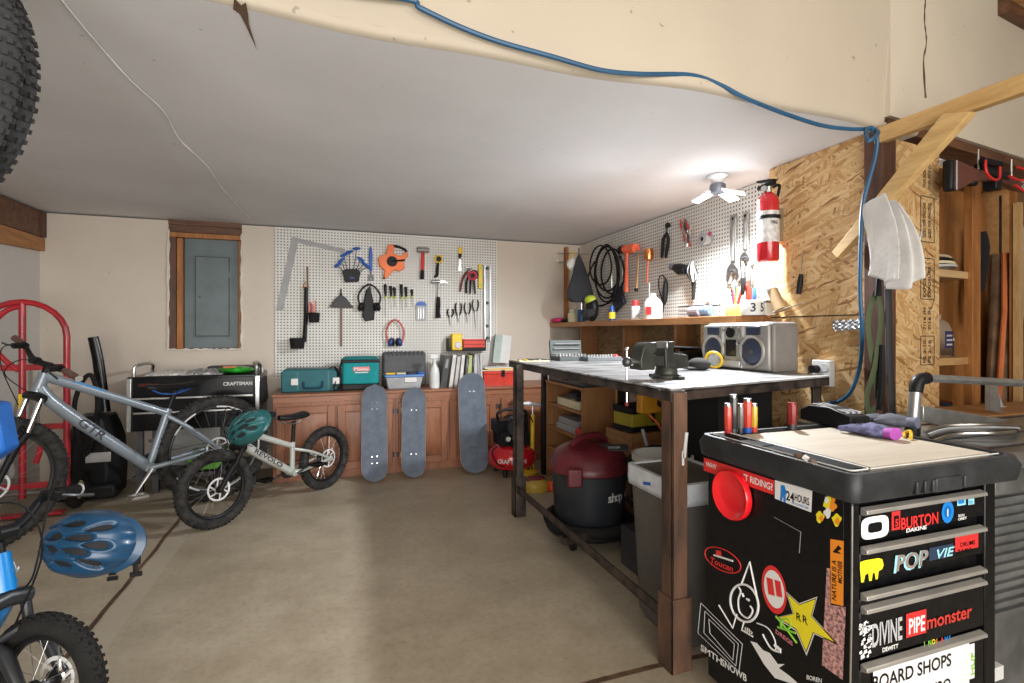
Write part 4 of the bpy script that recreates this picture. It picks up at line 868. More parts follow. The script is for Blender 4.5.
# ================================================================ left corner
YT = 4.2; cx = -1.905
t = thing('hand_truck', 'red tubular steel hand truck standing in the left corner', 'hand truck', (cx, YT, 0))
def TL(px, py): q = onY(px, py, YT); return (q.x-cx, 0, q.z)
wl = .235
b = B(); arc = [(wl, 0, .1), (wl, 0, 1.1)]+[(wl*math.cos(a), 0, 1.17+.225*math.sin(a)) for a in [PI*i/12 for i in range(13)]]+[(-wl, 0, 1.1), (-wl, 0, .1)]
b.tube(arc, .019, redp, 12); b.build('outer_frame', t)
b = B(); b.tube(spl([(0, 0, 1.37), (-.09, .0, 1.33), (-.165, 0, 1.22), (-.15, 0, 1.11), (-.09, 0, 1.02), (-.02, 0, .95)], 6), .016, redp, 10); b.build('loop_handle', t)
B().tube([(0, 0, .12), (0, 0, 1.39)], .019, redp, 12).build('center_post', t)
for z in (.20, .58, .97): B().box((0, 0, z), (wl*2, .022, .038), redp).build('cross_bar', t, bevel=.004)
B().box((.1, 0, .46), (.03, .02, .24), redp, RY(.25)).build('brace', t, bevel=.003)
B().bb((-wl, -.08, .015), (wl, 0, .03), redp).build('toe_plate', t, bevel=.004)
B().bb((-.012, -.022, .70), (.014, -.019, .80), yellow).build('warning_label', t)
B().cyl((-.26, .1, .125), (.26, .1, .125), .01, steel).build('axle', t)
for s in (-1, 1): B().torus((s*.25, .1, .125), (1, 0, 0), .09, .033, rub, 28, 10).lathe([(0, -.02), (.06, -.02), (.065, 0), (.06, .02), (0, .02)], (s*.25, .1, .125), cream, (1, 0, 0), 20).build('wheel', t)
# upright vacuum
p = onY(97, 400, 4.58); p.z = 0
t = thing('upright_vacuum', 'black upright vacuum cleaner with a silver label plate between the hand truck and tool chest', 'vacuum', p)
def VL(px, py, y=0): q = onY(px, py, 4.58); return (q.x-p.x, y, q.z)
b = B(); b.loft([[Vector((x*k, y, z)) for x, y in ((-.16, .08), (-.16, -.06), (-.10, -.13), (.10, -.13), (.16, -.06), (.16, .08))] for z, k in ((.02, 1), (.2, 1.05), (.42, .98), (.52, .8), (.60, .6))], blk); b.build('vacuum_body', t, bevel=.012)
B().tube(spl([VL(103, 412), VL(101, 385), VL(98, 360), VL(93, 337)], 4), [.05, .04, .036, .034], blkg, 12, flat=.6).torus(VL(94, 343, -.0), (0, 1, 0), .022, .01, blk, 20, 8).build('handle', t)
B().bb((-.02, -.137, .27), (.13, -.128, .34), alu).build('label_plate', t, bevel=.002)
B().tube(spl([VL(88, 440, -.14), VL(84, 405, -.15), VL(90, 380, -.12), VL(98, 375, -.10), VL(106, 400, -.14), VL(101, 440, -.15), VL(92, 452, -.15)], 6), .016, rub, 8).build('hose', t)
B().bb((-.18, -.20, .02), (.18, -.06, .12), blk).build('floor_head', t, bevel=.02)
# black rolling tool chest at the back
X0, X1, YF = -1.42, -.545, 4.45; W = X1-X0
t = thing('rolling_tool_chest', 'wide black tool chest with silver drawer trims below the electrical panel', 'tool chest', (X0, YF, 0))
B().bb((0, .02, .47), (W, .5, .87), blkg).build('cabinet_body', t, bevel=.005)
b = B()
for x in (.0, W-.03): b.bb((x, .0, .47), (x+.03, .03, .86), steel)
for x in (.0, W-.03): pass
b.build('corner_post', t, bevel=.003)
d0 = B().bb((.04, 0, .725), (W-.04, .03, .855), blkg); d0 = d0.build('drawer', t, bevel=.003); B().text('CRAFTSMAN', (W-.25, -.003, .79), (1, 0, 0), (0, 0, 1), .028, white, wid=.20).build('lettering', d0)
B().text('CRAFTSMAN', (.075, -.003, .80), (1, 0, 0), (0, 0, 1), .022, dred, wid=.13).build('red_lettering', d0)
for z0, z1 in ((.62, .715), (.48, .61)):
    d1 = B().bb((.04, 0, z0), (W-.04, .03, z1), blkg).build('drawer', t, bevel=.003); B().bb((.045, -.014, z1-.012), (W-.045, .0, z1+.004), steel).build('drawer_pull', d1, bevel=.003)
for x in (.07, .17, W-.2, W-.05): B().bb((x-.02, .04, .0), (x+.02, .08, .47), dsteel).build('leg', t)
B().bb((.02, .05, .10), (W-.02, .48, .13), dsteel).build('lower_shelf', t)
B().bb((.09, .3, .14), (.55, .32, .46), lgrey).build('back_panel', t)
for k in range(9): B().box((W+.004, .08+.045*k, .72), (.008, .028, .22), dgry, RX(.5)).build('side_louver', t)
for s, x in ((1, .03), (-1, W-.03)): B().tube(spl([(x, .06, .86), (x, .06, .93), (x+s*.02, .1, .955), (x+s*.03, .3, .955), (x+s*.02, .42, .93), (x, .44, .86)], 5), .012, steel, 8).build('top_rail', t)
bagm = M('clear bag film', (.52, .5, .46), .2, alpha=.75, var=.4, vs=30)
b = B()
for k in range(3):
    b.sph((.20+.15*k, .2+.03*(k % 2), .885), (.17, .15, .028+.008*k), (paper, frost, cream)[k], 22, 8)
b.build('x')
bpy.data.objects.remove(bpy.data.objects['x'])
for k, (x, m_, lab) in enumerate(((.22, M('white bag film', (.62, .6, .57), .3, var=.3, vs=40), 'white plastic bag lying at the left on the black tool chest top'), (.44, M('grey bag film', (.38, .38, .38), .25, var=.5, vs=40), 'grey translucent bag in the middle of the black tool chest top'))):
    V = []; b = B(); N = 20
    def h_(u, v): return .004+.038*(math.sin(PI*u)*math.sin(PI*v))**.5+.006*math.sin(u*19+k)*math.sin(v*13)
    for i in range(N):
        for j in range(N): V.append(Vector((-.15+.30*i/(N-1), -.14+.28*j/(N-1)+.01*math.sin(i), h_(i/(N-1), j/(N-1)))))
    b.add(V, [(i*N+j, (i+1)*N+j, (i+1)*N+j+1, i*N+j+1) for i in range(N-1) for j in range(N-1)], m_)
    o = tag(b.build('plastic_bag', solid=.002), lab, 'bag'); o.location = (X0+x+.02, YF+.2, .868)
gb = thing('snack_bag', 'bright green and orange packet on the right of the black tool chest top', 'packet', (X0+W-.19, YF+.17, .87))
B().sph((0, 0, .03), (.13, .12, .03), M('green packet', (.03, .40, .03), .3, var=.5, vs=25), 20, 8).build('packet_body', gb); B().box((-.04, -.05, .055), (.09, .08, .012), M('orange print', (.55, .12, .03), .4), RZ(.3)).build('print', gb)
tag(B().box((0, 0, .045), (.36, .16, .05), dgry).build('flat_case', bevel=.006), 'flat dark case behind the green packet on the black tool chest', 'case').location = (X0+W-.24, YF+.38, .83+.02)
tag(B().box((0, 0, .08), (.26, .22, .13), green).build('green_box', bevel=.01), 'green box on the lower shelf of the black tool chest behind the bike wheel', 'box').location = (X0+.50, YF+.16, .13)
# ================================================================ air compressor, pump, dome
p = Vector((1.44, 4.16, 0))
t = thing('air_compressor', 'red pancake air compressor with a black motor on the floor by the bench leg', 'air compressor', p); rt = M('red tank paint', (.62, .012, .02), .25, .05, coat=.5)
B().lathe([(.0, .05), (.14, .05), (.185, .075), (.205, .12), (.205, .17), (.185, .215), (.13, .25), (0, .265)], (0, 0, 0), rt, n=36).build('tank', t, ang=60)
b = B(); a0 = -2.42
for i, ch in enumerate('CRAFTSMAN'):
    a = a0+i*.13; d = Vector((math.cos(a), math.sin(a), 0)); b.text(ch, d*.2075+Vector((0, 0, .125)), (-d.y, d.x, 0), (0, 0, 1), .036, paper, 'c')
b.build('lettering', t)
b = B(); b.bb((-.13, -.11, .25), (.12, .12, .37), blk).bb((-.16, -.07, .36), (-.02, .1, .46), blk).cyl((.0, -.12, .40), (0, .12, .40), .07, dgry, 18)
for k in range(6): b.torus((0, -.1+.04*k, .40), (0, 1, 0), .072, .006, blk, 20, 5)
b.cyl((.1, 0, .35), (.1, 0, .5), .045, blk, 16); b.build('motor', t, bevel=.008)
b = B()
for x in (-.075, -.015): b.cyl((x, -.112, .315), (x, -.125, .315), .023, steel, 18); b.cyl((x, -.125, .315), (x, -.127, .315), .019, paper, 18)
b.cyl((-.045, -.11, .27), (-.045, -.15, .27), .02, blk, 14); b.build('gauge', t)
B().tube(spl([(-.12, 0, .45), (-.13, -.02, .52), (0, 0, .545), (.12, 0, .52), (.12, 0, .45)], 5), .013, blk, 8).build('carry_handle', t)
B().tube(spl([(-.16, -.1, .26), (-.2, -.08, .2), (-.17, -.12, .12), (-.12, -.17, .1)], 5), .006, blk, 6).build('hose', t)
for a in (.8, 2.4, 4.0, 5.5): B().cyl((.15*math.cos(a), .15*math.sin(a), 0), (.15*math.cos(a), .15*math.sin(a), .07), .02, blk, 12, .015).build('foot', t)
p = onZ(534, 478, 0)+Vector((0, .12, 0))
t = thing('floor_pump', 'yellow barrelled bike floor pump with a wide grey handle behind the bench leg', 'pump', p)
b = B(); b.tube([(.03, 0, .04), (.035, 0, .50)], .018, yellow, 12); b.build('barrel', t)
B().lathe([(0, 0), (.085, 0), (.09, .02), (.05, .045), (.02, .06), (0, .06)], (0, 0, 0), yellow, n=20, sy=.6).build('base', t)
B().tube([(.035, 0, .5), (.035, 0, .58)], .007, steel, 8).build('piston_rod', t); B().tube(spl([(-.08, 0, .60), (0, 0, .595), (.08, 0, .585), (.13, 0, .57)], 4), [.01, .018, .018, .01], lgrey, 10).build('handle', t)
B().tube(spl([(.02, -.03, .05), (-.03, -.04, .2), (-.045, -.02, .4), (-.01, -.02, .5), (.03, -.02, .44)], 6), .006, blk, 6).build('hose', t)
p = onZ(536, 490, 0)
t = thing('toy_helmet', 'rounded yellow shell with a red top on the floor behind the far bench leg', 'hard hat', p)
B().lathe([(.10, .0), (.105, .03), (.1, .06), (.075, .085), (.04, .095), (0, .1)], (0, 0, 0), M('yellow shell', (.55, .38, .06), .4), n=24, sy=.8).build('shell', t)
B().lathe([(.085, .08), (.06, .1), (0, .108)], (0, 0, 0), dred, n=20, sy=.7).build('top_panel', t); B().bb((.08, -.09, .0), (.12, -.03, .07), M('safety orange', (.8, .1, .03), .5)).build('buckle', t, bevel=.01)
p = onY(545, 430, 4.0); tag(B().bb((-.02, 0, 0), (.03, .05, .88), blk).build('black_upright', bevel=.01), 'tall black upright standing between the yellow pump and the bookcase', 'board').location = (p.x, p.y, 0)  # plain black upright filling the narrow gap beside the bookcase
# ================================================================ steel workbench
CB = [(1.12, 1.53), (2.15, 1.76), (2.2, 3.46), (1.175, 3.46)]; ZB = 1.0
t = thing('workbench', 'rusty steel framed workbench with a scuffed pale steel top', 'workbench', (1.12, 1.53, 0))
lc = [(x-1.12, y-1.53) for x, y in CB]
B().hexa([(x, y, ZB-.008) for x, y in lc]+[(x, y, ZB) for x, y in lc], benchtop).build('bench_top', t, bevel=.002)
b = B()
for i in range(4):
    a, c = Vector((*lc[i], 0)), Vector((*lc[(i+1) % 4], 0)); d = (c-a).normalized(); n = Vector((-d.y, d.x, 0))
    b.hexa([a+Vector((0, 0, ZB-.045)), c+Vector((0, 0, ZB-.045)), c+n*.006+Vector((0, 0, ZB-.045)), a+n*.006+Vector((0, 0, ZB-.045)), a+Vector((0, 0, ZB-.008)), c+Vector((0, 0, ZB-.008)), c+n*.006+Vector((0, 0, ZB-.008)), a+n*.006+Vector((0, 0, ZB-.008))], rust2)
    b.hexa([a+Vector((0, 0, ZB-.014)), c+Vector((0, 0, ZB-.014)), c+n*.06+Vector((0, 0, ZB-.014)), a+n*.06+Vector((0, 0, ZB-.014)), a+Vector((0, 0, ZB-.008)), c+Vector((0, 0, ZB-.008)), c+n*.06+Vector((0, 0, ZB-.008)), a+n*.06+Vector((0, 0, ZB-.008))], rust2)
b.build('angle_iron_frame', t)
def angle_leg(x, y, sx, sy, ww, label, m_, foot=True):
    b = B(); b.bb((x, y, 0), (x+sx*ww, y+sy*.007, ZB-.014), m_).bb((x, y, 0), (x+sx*.007, y+sy*ww, ZB-.014), m_); l_ = b.build('leg', t, bevel=.0015)
    if foot: B().bb((x-sx*.008, y-sy*.008, 0), (x+sx*(ww+.012), y-sy*.001, .26), m_).bb((x-sx*.008, y-sy*.008, 0), (x-sx*.001, y+sy*(ww+.01), .26), m_).build('foot_sleeve', l_, bevel=.0015)
angle_leg(.004, -.003, 1, 1, .064, '', rust); angle_leg(-.003, 1.62, 1, 1, .055, '', rust2); angle_leg(1.0, .245, -1, 1, .05, '', rust2, False); angle_leg(.853, 1.70, -1, -1, .06, '', rust2, False)
B().bb((.0, .06, .165), (.007, 1.62, .205), rust2).bb((.0, .06, .165), (.05, 1.62, .171), rust2).build('lower_rail', t, bevel=.0015)
b = B(); b.box((.5, 1.02, .11), (1.0, .05, .04), rust2, RZ(.18)); b.build('cross_rail', t, bevel=.003)
b = B(); b.box((.055, -.008+.0, .80), (.012, .004, .09), white, RY(.12)).box((.045, -.008, .755), (.008, .004, .05), white); b.build('paint_drip', t)
# vise
vx, vy = 1.34, 1.83; vm = M('olive grey cast iron', (.045, .048, .04), .42, .2, var=.25, vs=14, bmp=.15)
t = thing('bench_vise', 'olive grey cast iron bench vise with a steel handle on the near bench corner', 'vise', (vx+.02, vy+.06, ZB), PI+.12); t.scale = (.78, .78, .84)
B().lathe([(0, 0), (.078, 0), (.08, .016), (.062, .024), (.058, .05), (.05, .058), (0, .06)], (0, 0, 0), vm, n=28).box((.0, .09, .009), (.04, .06, .016), vm).box((0, -.09, .009), (.04, .06, .016), vm).build('swivel_base', t, bevel=.002)
b = B(); b.loft([[Vector((x, y, z)) for x, z in ((-.13, .07), (-.12, .05), (.04, .05), (.045, .18), (-.005, .185), (-.02, .13), (-.12, .12))] for y in (-.042, .042)], vm); b.build('fixed_jaw_body', t, bevel=.006)
B().bb((-.01, -.055, .155), (.04, .055, .19), vm).bb((.038, -.056, .155), (.046, .056, .188), steel).build('fixed_jaw', t, bevel=.003)
b = B(); b.bb((.0, -.03, .065), (.2, .03, .118), vm); b.loft([[Vector((x, y, z)) for x, z in ((.12, .05), (.215, .05), (.22, .10), (.2, .16), (.165, .187), (.11, .187), (.105, .155), (.13, .13))] for y in (-.05, .05)], vm); b.build('moving_jaw', t, bevel=.006)
B().cyl((.21, 0, .09), (.275, 0, .09), .018, steel, 16).sph((.272, 0, .09), .026, dsteel).build('screw', t)
B().cyl((.272, 0, .15), (.272, 0, -.115), .0065, chrome, 10).sph((.272, 0, .152), .012, chrome).sph((.272, 0, -.118), .012, dred).build('handle_bar', t)
# boombox
bx = Vector((2.03, 1.96, ZB)); sv = M('silver plastic', (.33, .315, .29), .4, .3, var=.08); svb = M('warm grey plastic', (.20, .18, .165), .5); nvy = M('speaker navy mesh', (.02, .03, .06), .45)
t = thing('boombox', 'silver portable stereo with two navy speakers on the bench', 'stereo', bx, -PI/2)   # local x -> toward camera, -y -> into room
Lb = .50; Hb = .25
b = B(); b.loft([[Vector((x, y, z)) for x, z in ((.01, .0), (Lb-.0, 0), (Lb, Hb-.01), (Lb-.02, Hb), (.03, Hb), (.0, Hb-.03))] for y in (.0, .16)], svb); o = b.build('case_body', t, bevel=.012); 
t.location = (2.03, 2.46, ZB)
B().loft([[Vector((x, y, z)) for x, z in ((.015, .008), (Lb-.008, .008), (Lb-.012, Hb-.012), (.02, Hb-.012))] for y in (-.022, .0)], sv).build('front_panel', t, bevel=.008)
for xc in (.105, .385):
    s_ = B().lathe([(.0, .018), (.055, .015), (.066, .008), (.07, .0)], (xc, -.018, .10), nvy, (0, -1, 0), 28).build('speaker', t)
    B().torus((xc, -.026, .10), (0, 1, 0), .077, .009, sv, 32, 8).build('speaker_ring', s_); B().sph((xc, -.036, .10), (.018, .008, .018), dgry).build('cone_cap', s_)
b = B().bb((.055, -.026, .185), (.15, -.018, .228), nvy); b.build('display_left', t, bevel=.006); B().bb((.345, -.026, .185), (.44, -.018, .228), nvy).build('display_right', t, bevel=.006)
B().bb((.2, -.027, .07), (.275, -.018, .16), blkg).build('cassette_door', t, bevel=.008)
B().lathe([(0, .012), (.028, .01), (.03, 0)], (.235, -.02, .198), blkg, (0, -1, 0), 20).build('dial', t)
for x, z, r in ((.29, .21, .014), (.31, .175, .012), (.29, .14, .01), (.185, .21, .008)): B().lathe([(0, .012), (r, .01), (r, 0)], (x, -.02, z), steel, (0, -1, 0), 14).build('knob', t)
b = B()
for x in (.172, .318): b.bb((x, -.03, .012), (x+.007, -.018, .235), chrome)
b.build('chrome_strip', t); B().bb((.18, -.035, .012), (.31, -.018, .05), M('silver door', (.5, .48, .45), .3, .4)).build('lower_panel', t, bevel=.006)
# headphones / goggles and a manual on the bench
def ob(px, py): return onZ(px, py, ZB)
t = thing('safety_goggles', 'yellow rimmed black safety goggles lying before the stereo', 'goggles', ob(714, 369))
B().torus((0, 0, .05), (1, .6, .3), .042, .008, yellow, 24, 8).build('rim', t); B().sph((0, 0, .05), (.035, .02, .035), clearp).build('lens', t); B().torus((.03, .03, .045), (.8, .8, .2), .042, .007, blk, 24, 8).build('strap', t)
t = thing('baseball_hat', 'dark hat with a brim lying between the vise and the stereo', 'cap', ob(699, 370)); B().sph((0, 0, .03), (.06, .06, .035), M('dark cloth', (.035, .033, .032), .9)).build('crown', t); B().sph((-.05, 0, .012), (.05, .045, .008), M('dark cloth brim', (.05, .048, .045), .9)).build('brim', t)
t = thing('grinder', 'black angle grinder lying behind the vise', 'grinder', ob(688, 362), .3); B().tube([(-.12, 0, .045), (.0, 0, .05), (.12, 0, .05)], [.024, .03, .034], blk, 14).build('grinder_body', t); B().cyl((.15, 0, .02), (.15, 0, .07), .03, dsteel, 16).cyl((.15, 0, .012), (.15, 0, .018), .055, dgry, 24).build('grinder_head', t)
t = thing('paper_stack', 'white papers in a black folder propped behind the vise', 'papers', ob(668, 360), -.2)
B().box((.06, .1, .085), (.42, .3, .010), blk, RY(.03)).build('folder', t); B().box((.07, .09, .096), (.38, .28, .01), M('bluish paper', (.68, .72, .8), .5), RY(.05)).build('sheet', t); B().bb((-.1, .0, 0), (.22, .2, .08), blk).build('box_under', t, bevel=.006)
# socket sets at the far end
def case(px, py, w_, d_, lab, open_=False, bits=0, mat_=None):
    p = onY(px, 350, py); p.z = ZB; t = thing('socket_set', lab, 'tool set', p); m_ = mat_ or M('grey case plastic', (.08, .09, .09), .6)
    B().bb((0, 0, 0), (w_, d_, .03), m_).build('case_base', t, bevel=.004)
    if open_: B().box((w_/2, d_+.01, .075), (w_, .02, .13), M('case lid', (.055, .065, .062), .6), RX(-.15)).build('case_lid', t, bevel=.004)
    if open_:
        for r in range(3): B().box((w_/2-.01+.01*r, d_-.006, .045+r*.035), (w_*.82, .008, .008), M('lid tools', (.16, .17, .17), .35, .6), RX(-.15)).build('lid_wrench', t)
    for i in range(bits):
        x = .03+(w_-.06)*i/max(1, bits-1); B().cyl((x, d_*.35, .03), (x, d_*.35, .045), .011, steel, 10).build('socket', t); B().cyl((x, d_*.7, .03), (x, d_*.7, .04), .008, steel, 10).build('socket', t)
    return t
case(560, 3.24, .25, .17, 'open grey socket set with its lid up at the far left of the bench', True, 9)
case(588, 3.12, .26, .14, 'flat grey tray of sockets at the far end of the bench beside the open set', False, 10, M('tray grey', (.13, .14, .145), .6))
t = thing('tool_tray', 'cream tray of wrenches at the far left corner of the bench top', 'tray', Vector((1.16, 3.20, ZB))); B().bb((0, 0, 0), (.22, .18, .008), cream).build('tray_base', t, bevel=.003)
for k in range(5): tag(B().box((.03+.04*k, .09, .013), (.015, .13, .006), (steel, yellow, dsteel, steel, dgry)[k], RZ(.12*k-.25)).build('flat_tool', bevel=.002), ['leftmost steel', 'yellow', 'dark steel', 'bright steel', 'black'][k]+' flat tool lying in the cream tray on the bench', 'tool', 'flat tools in the cream tray').location = (1.16, 3.20, ZB)
t = thing('bottle_stopper', 'small red stopper on the far edge of the bench by the wall shelf', 'cap', Vector((onY(616, 350, 3.15).x, 3.15, ZB))); B().lathe([(.0, .0), (.02, .0), (.02, .03), (.008, .045), (0, .05)], (0, 0, 0), red, n=14).build('cap_body', t); B().torus((0, 0, .004), (0, 0, 1), .022, .004, blk, 16, 6).build('rim', t)
# ================================================================ bookcase behind the bench
BX0, BX1, BY0, BY1, BZ = 1.68, 1.97, 3.32, 3.98, .80
t = thing('bookcase', 'orange brown veneer bookcase with its open side to the left behind the bench', 'bookcase', (BX0, BY0, 0)); dx, dy = BX1-BX0, BY1-BY0
B().bb((0, 0, 0), (dx, .018, BZ-.018), bookw).build('side_panel', t, bevel=.001); B().bb((0, dy-.018, 0), (dx, dy, BZ-.018), bookw).build('side_panel', t)
B().bb((dx-.01, .018, 0), (dx, dy-.018, BZ-.018), bookw).build('back_panel', t); B().bb((-.005, -.005, BZ-.018), (dx, dy, BZ), shelfw).build('top_panel', t, bevel=.001)
sz = [.08, .26, .43, .62]
for z in sz: B().bb((0, .018, z-.016), (dx-.01, dy-.018, z), shelfw).build('shelf', t)
def inb(name, lab, cat, y, z, parts):
    q = thing(name, lab, cat, (BX0+.03, BY0+y, z), 0)
    for n_, b_ in parts: b_.build(n_, q, bevel=.003)
inb('parts_tray', 'white open box of black parts on the top shelf of the bookcase', 'box', .12, .62, [('tray', B().bb((0, 0, 0), (.22, .38, .06), cream)), ('contents', B().sph((.1, .1, .07), (.07, .08, .04), blk).sph((.1, .25, .07), (.07, .09, .045), dgry))])
inb('plastic_box', 'stack of clear plastic boxes on the middle bookcase shelf', 'box', .12, .43, [('lower_box', B().bb((0, 0, 0), (.22, .4, .05), frost)), ('upper_box', B().bb((0, .02, .052), (.22, .36, .10), grey))])
inb('yellow_pan', 'yellow bowl with dark tools on the lower bookcase shelf', 'bowl', .25, .26, [('bowl', B().lathe([(0, 0), (.08, 0), (.12, .07), (.11, .07), (.07, .01)], (.1, .05, 0), yellow)), ('contents', B().sph((.1, .05, .07), (.09, .09, .03), blk))])
inb('red_tin', 'round red tin at the end of the middle bookcase shelf', 'lid', .04, .43, [('lid', B().lathe([(0, .0), (.035, .0), (.035, .02), (0, .025)], (-.01, .03, .04), red, (-1, -.3, 0))), ('rim', B().torus((-.01, .03, .04), (1, .3, 0), .035, .004, dred, 20, 6))])
t = thing('tool_case', 'flat charcoal tool case on top of the orange bookcase under the bench top', 'tool case', (BX0+.0, BY0+.02, BZ+.001)); B().bb((0, 0, 0), (.36, .6, .085), M('slate case plastic', (.06, .07, .075), .45)).build('case_shell', t, bevel=.015); B().bb((-.01, .2, .03), (0, .3, .06), blk).build('handle', t, bevel=.004)
B().bb((.15, -.008, .04), (.22, .0, .065), lgrey).build('latch', t, bevel=.002)
tag(B().bb((0, 0, 0), (.035, .02, 1.0), M('pale yellow pine', (.75, .45, .15), .6)).build('lumber_offcut', bevel=.002), 'upright pale strip of lumber beside the bookcase under the bench', 'lumber').location = (1.935, 3.275, 0)
# ================================================================ shop vacuum
p = Vector((1.41, 2.70, 0)); vr = M('maroon plastic', (.13, .014, .022), .42, var=.2, vs=3); vb = M('vacuum tank black', (.022, .025, .03), .4)
t = thing('shop_vacuum', 'wet dry vacuum with a maroon lid and black tank on the floor under the bench', 'vacuum', p, 0)
B().lathe([(0, .09), (.19, .09), (.20, .12), (.215, .40), (.22, .42), (0, .42)], (0, 0, 0), vb, n=36).build('tank', t, ang=50)
B().lathe([(.215, .40), (.232, .41), (.235, .435), (.225, .45), (.215, .48), (.19, .515), (.14, .545), (.08, .56), (0, .565)], (0, 0, 0), vr, n=40).build('lid', t, ang=50)
B().tube(spl([(-.14, -.05, .55), (-.08, -.03, .585), (.0, 0, .592), (.08, .03, .585), (.14, .05, .55)], 5), [.018, .022, .022, .022, .018], vr, 10).build('carry_handle', t)
b = B(); dv = Vector((-.25, -.97, 0)).normalized(); sd = Vector((-dv.y, dv.x, 0))
b.box(dv*.245+Vector((-.13, .03, .42)), (.08, .03, .10), vr, RZ(math.atan2(sd.y, sd.x)))
b.build('latch', t, bevel=.01)
b = B(); R3 = Matrix.Rotation(-.5, 3, 'X'); b.box((.09, -.13, .545), (.16, .055, .012), dgry, RZ(-.35) @ RX(.42)); lb = b.build('label_plate', t, bevel=.003)
B().text('SHOP', (.05, -.14, .546), (.94, -.34, 0), (.12, .85, .40), .02, lgrey).build('lettering', lb)
b = B()
for k in range(7): a = 3.6+.09*k; b.tube([(.10*math.cos(a), .10*math.sin(a), .578), (.185*math.cos(a), .185*math.sin(a), .545)], .003, vr, 5)
b.build('vent_ribs', t)
b = B(); txt = 'shop·vac'
for i, ch in enumerate('shop vac'):
    a = -1.50+.125*i; d = Vector((math.cos(a), math.sin(a), 0)); 
    if ch != ' ': b.text(ch, d*.2175+Vector((0, 0, .27)), Vector((-d.y, d.x, 0)), (0, 0, 1), .05, lgrey, 'c')
b.build('lettering', t)
B().cyl((.19, -.04, .36), (.29, -.07, .36), .035, blk, 18).build('hose_port', t)
B().torus((0, 0, .115), (0, 0, 1), .235, .03, rub, 48, 10).build('hose_coil', t)
B().lathe([(.24, .06), (.25, .075), (.24, .09), (.1, .09), (.1, .06)], (0, 0, 0), blk, n=30).build('dolly', t)
for a in (.6, 2.2, 3.8, 5.4): c_ = Vector((.21*math.cos(a), .21*math.sin(a), .03)); B().cyl(c_-Vector((.012, 0, 0)), c_+Vector((.012, 0, 0)), .03, blk, 16).bb(c_+Vector((-.02, -.015, .02)), c_+Vector((.02, .015, .045)), blk).build('caster', t)
# grey waste bin with white liner
t = thing('waste_bin', 'tall grey rectangular waste bin with a white plastic liner behind the near bench leg', 'bin', (1.20, 1.585, 0)); gbm = M('warm grey bin plastic', (.115, .105, .095), .5, var=.08)
def ring(g, z, w_=.30, d_=.36):
    r_ = .03; P = []
    for (x, y, a) in ((w_-g-r_, g+r_, -PI/2), (w_-g-r_, d_-g-r_, 0), (g+r_, d_-g-r_, PI/2), (g+r_, g+r_, PI)):
        for k in range(4): P.append(Vector((x+r_*math.cos(a+PI/6*k), y+r_*math.sin(a+PI/6*k), z)))
    return P
b = B(); b.loft([ring(.045, .0), ring(.03, .03), ring(.005, .61), ring(.0, .63)], gbm); b.build('bin_body', t)
b = B(); b.loft([ring(-.004, .555), ring(-.006, .58), ring(-.005, .636), ring(.012, .637), ring(.02, .50), ring(.05, .2)], M('liner film', (.66, .70, .74), .3, var=.1, vs=20), cap=False); b.build('liner', t, solid=.001)
B().box((-.008, .20, .59), (.002, .05, .012), blue, RX(-.2)).build('brand_tab', t)
t = thing('plastic_bucket', 'white plastic bucket standing behind the grey waste bin', 'bucket', (1.56, 2.2, 0)); B().lathe([(.0, .01), (.12, .0), (.14, .36), (.15, .36), (.15, .39), (.14, .39), (.13, .05), (0, .05)], (0, 0, .2), M('bucket white', (.55, .54, .5), .5), n=30).build('bucket_body', t); B().bb((-.15, -.15, 0), (.15, .15, .2), dgry).build('crate_under', t, bevel=.005)
# ================================================================ stored stuff under the bench
t = thing('speaker_cabinet', 'big black box under the right end of the bench', 'speaker', (1.70, 1.96, 0), .1); B().bb((0, 0, .25), (.36, .22, .93), M('matt black box', (.006, .006, .007), .8)).build('cabinet_body', t, bevel=.004); B().bb((0, 0, 0), (.36, .22, .24), dkwood).build('support_box', t)
for nm_, lab, px, py, Y, s, m_ in (('yellow_case', 'yellow and black drill case on the shelf stack under the bench', 0, 0, 0, (.3, .2, .13), yellow),):
    t = thing(nm_, lab, 'case', (1.80, 2.86, .555), .1); B().bb((0, 0, .03), (.3, .2, .12), M('olive yellow', (.36, .28, .02), .5)).build('case_body', t, bevel=.01); B().bb((-.005, -.005, .115), (.305, .205, .165), blk).build('case_lid', t, bevel=.01); B().bb((-.005, -.005, 0), (.305, .205, .035), blk).build('case_base', t, bevel=.006)
t = thing('storage_stand', 'dark wooden crate stack that carries the yellow and black case under the bench', 'crate', (1.78, 2.84, 0), .1); B().bb((0, 0, 0), (.36, .3, .27), dkwood).build('lower_crate', t, bevel=.004); B().bb((.01, .01, .28), (.35, .29, .55), shelfw).build('upper_crate', t, bevel=.004)
t = thing('orange_bag', 'orange dry bag hanging under the bench behind the vise handle', 'bag', (1.845, 2.74, .70)); B().loft([[Vector((w_*x, .03*y, z)) for x, y in ((-1, -1), (1, -1), (1, 1), (-1, 1))] for z, w_ in ((0, .075), (.18, .07), (.24, .03), (.27, .02))], orange if 0 else M('amber bag', (.75, .33, .02), .5)).build('bag_body', t, bevel=.01); B().torus((0, 0, .28), (0, 1, 0), .02, .005, redp, 16, 6).build('loop', t)
for k, (x, y, z, r, a) in enumerate(((1.74, 2.52, .42, .19, .2),)):
    t = thing('bicycle_wheel', 'loose bicycle wheel leaning behind the white bucket under the bench', 'wheel', (x, y, .0), 0)
    B().torus((0, 0, .36), (.35, 1, .3), .2, .016, rub, 40, 8).build('tyre', t); B().torus((0, 0, .36), (.35, 1, .3), .186, .008, steel, 40, 6).build('rim', t); B().bb((-.1, -.02, 0), (.12, .12, .17), dkwood).build('block', t)
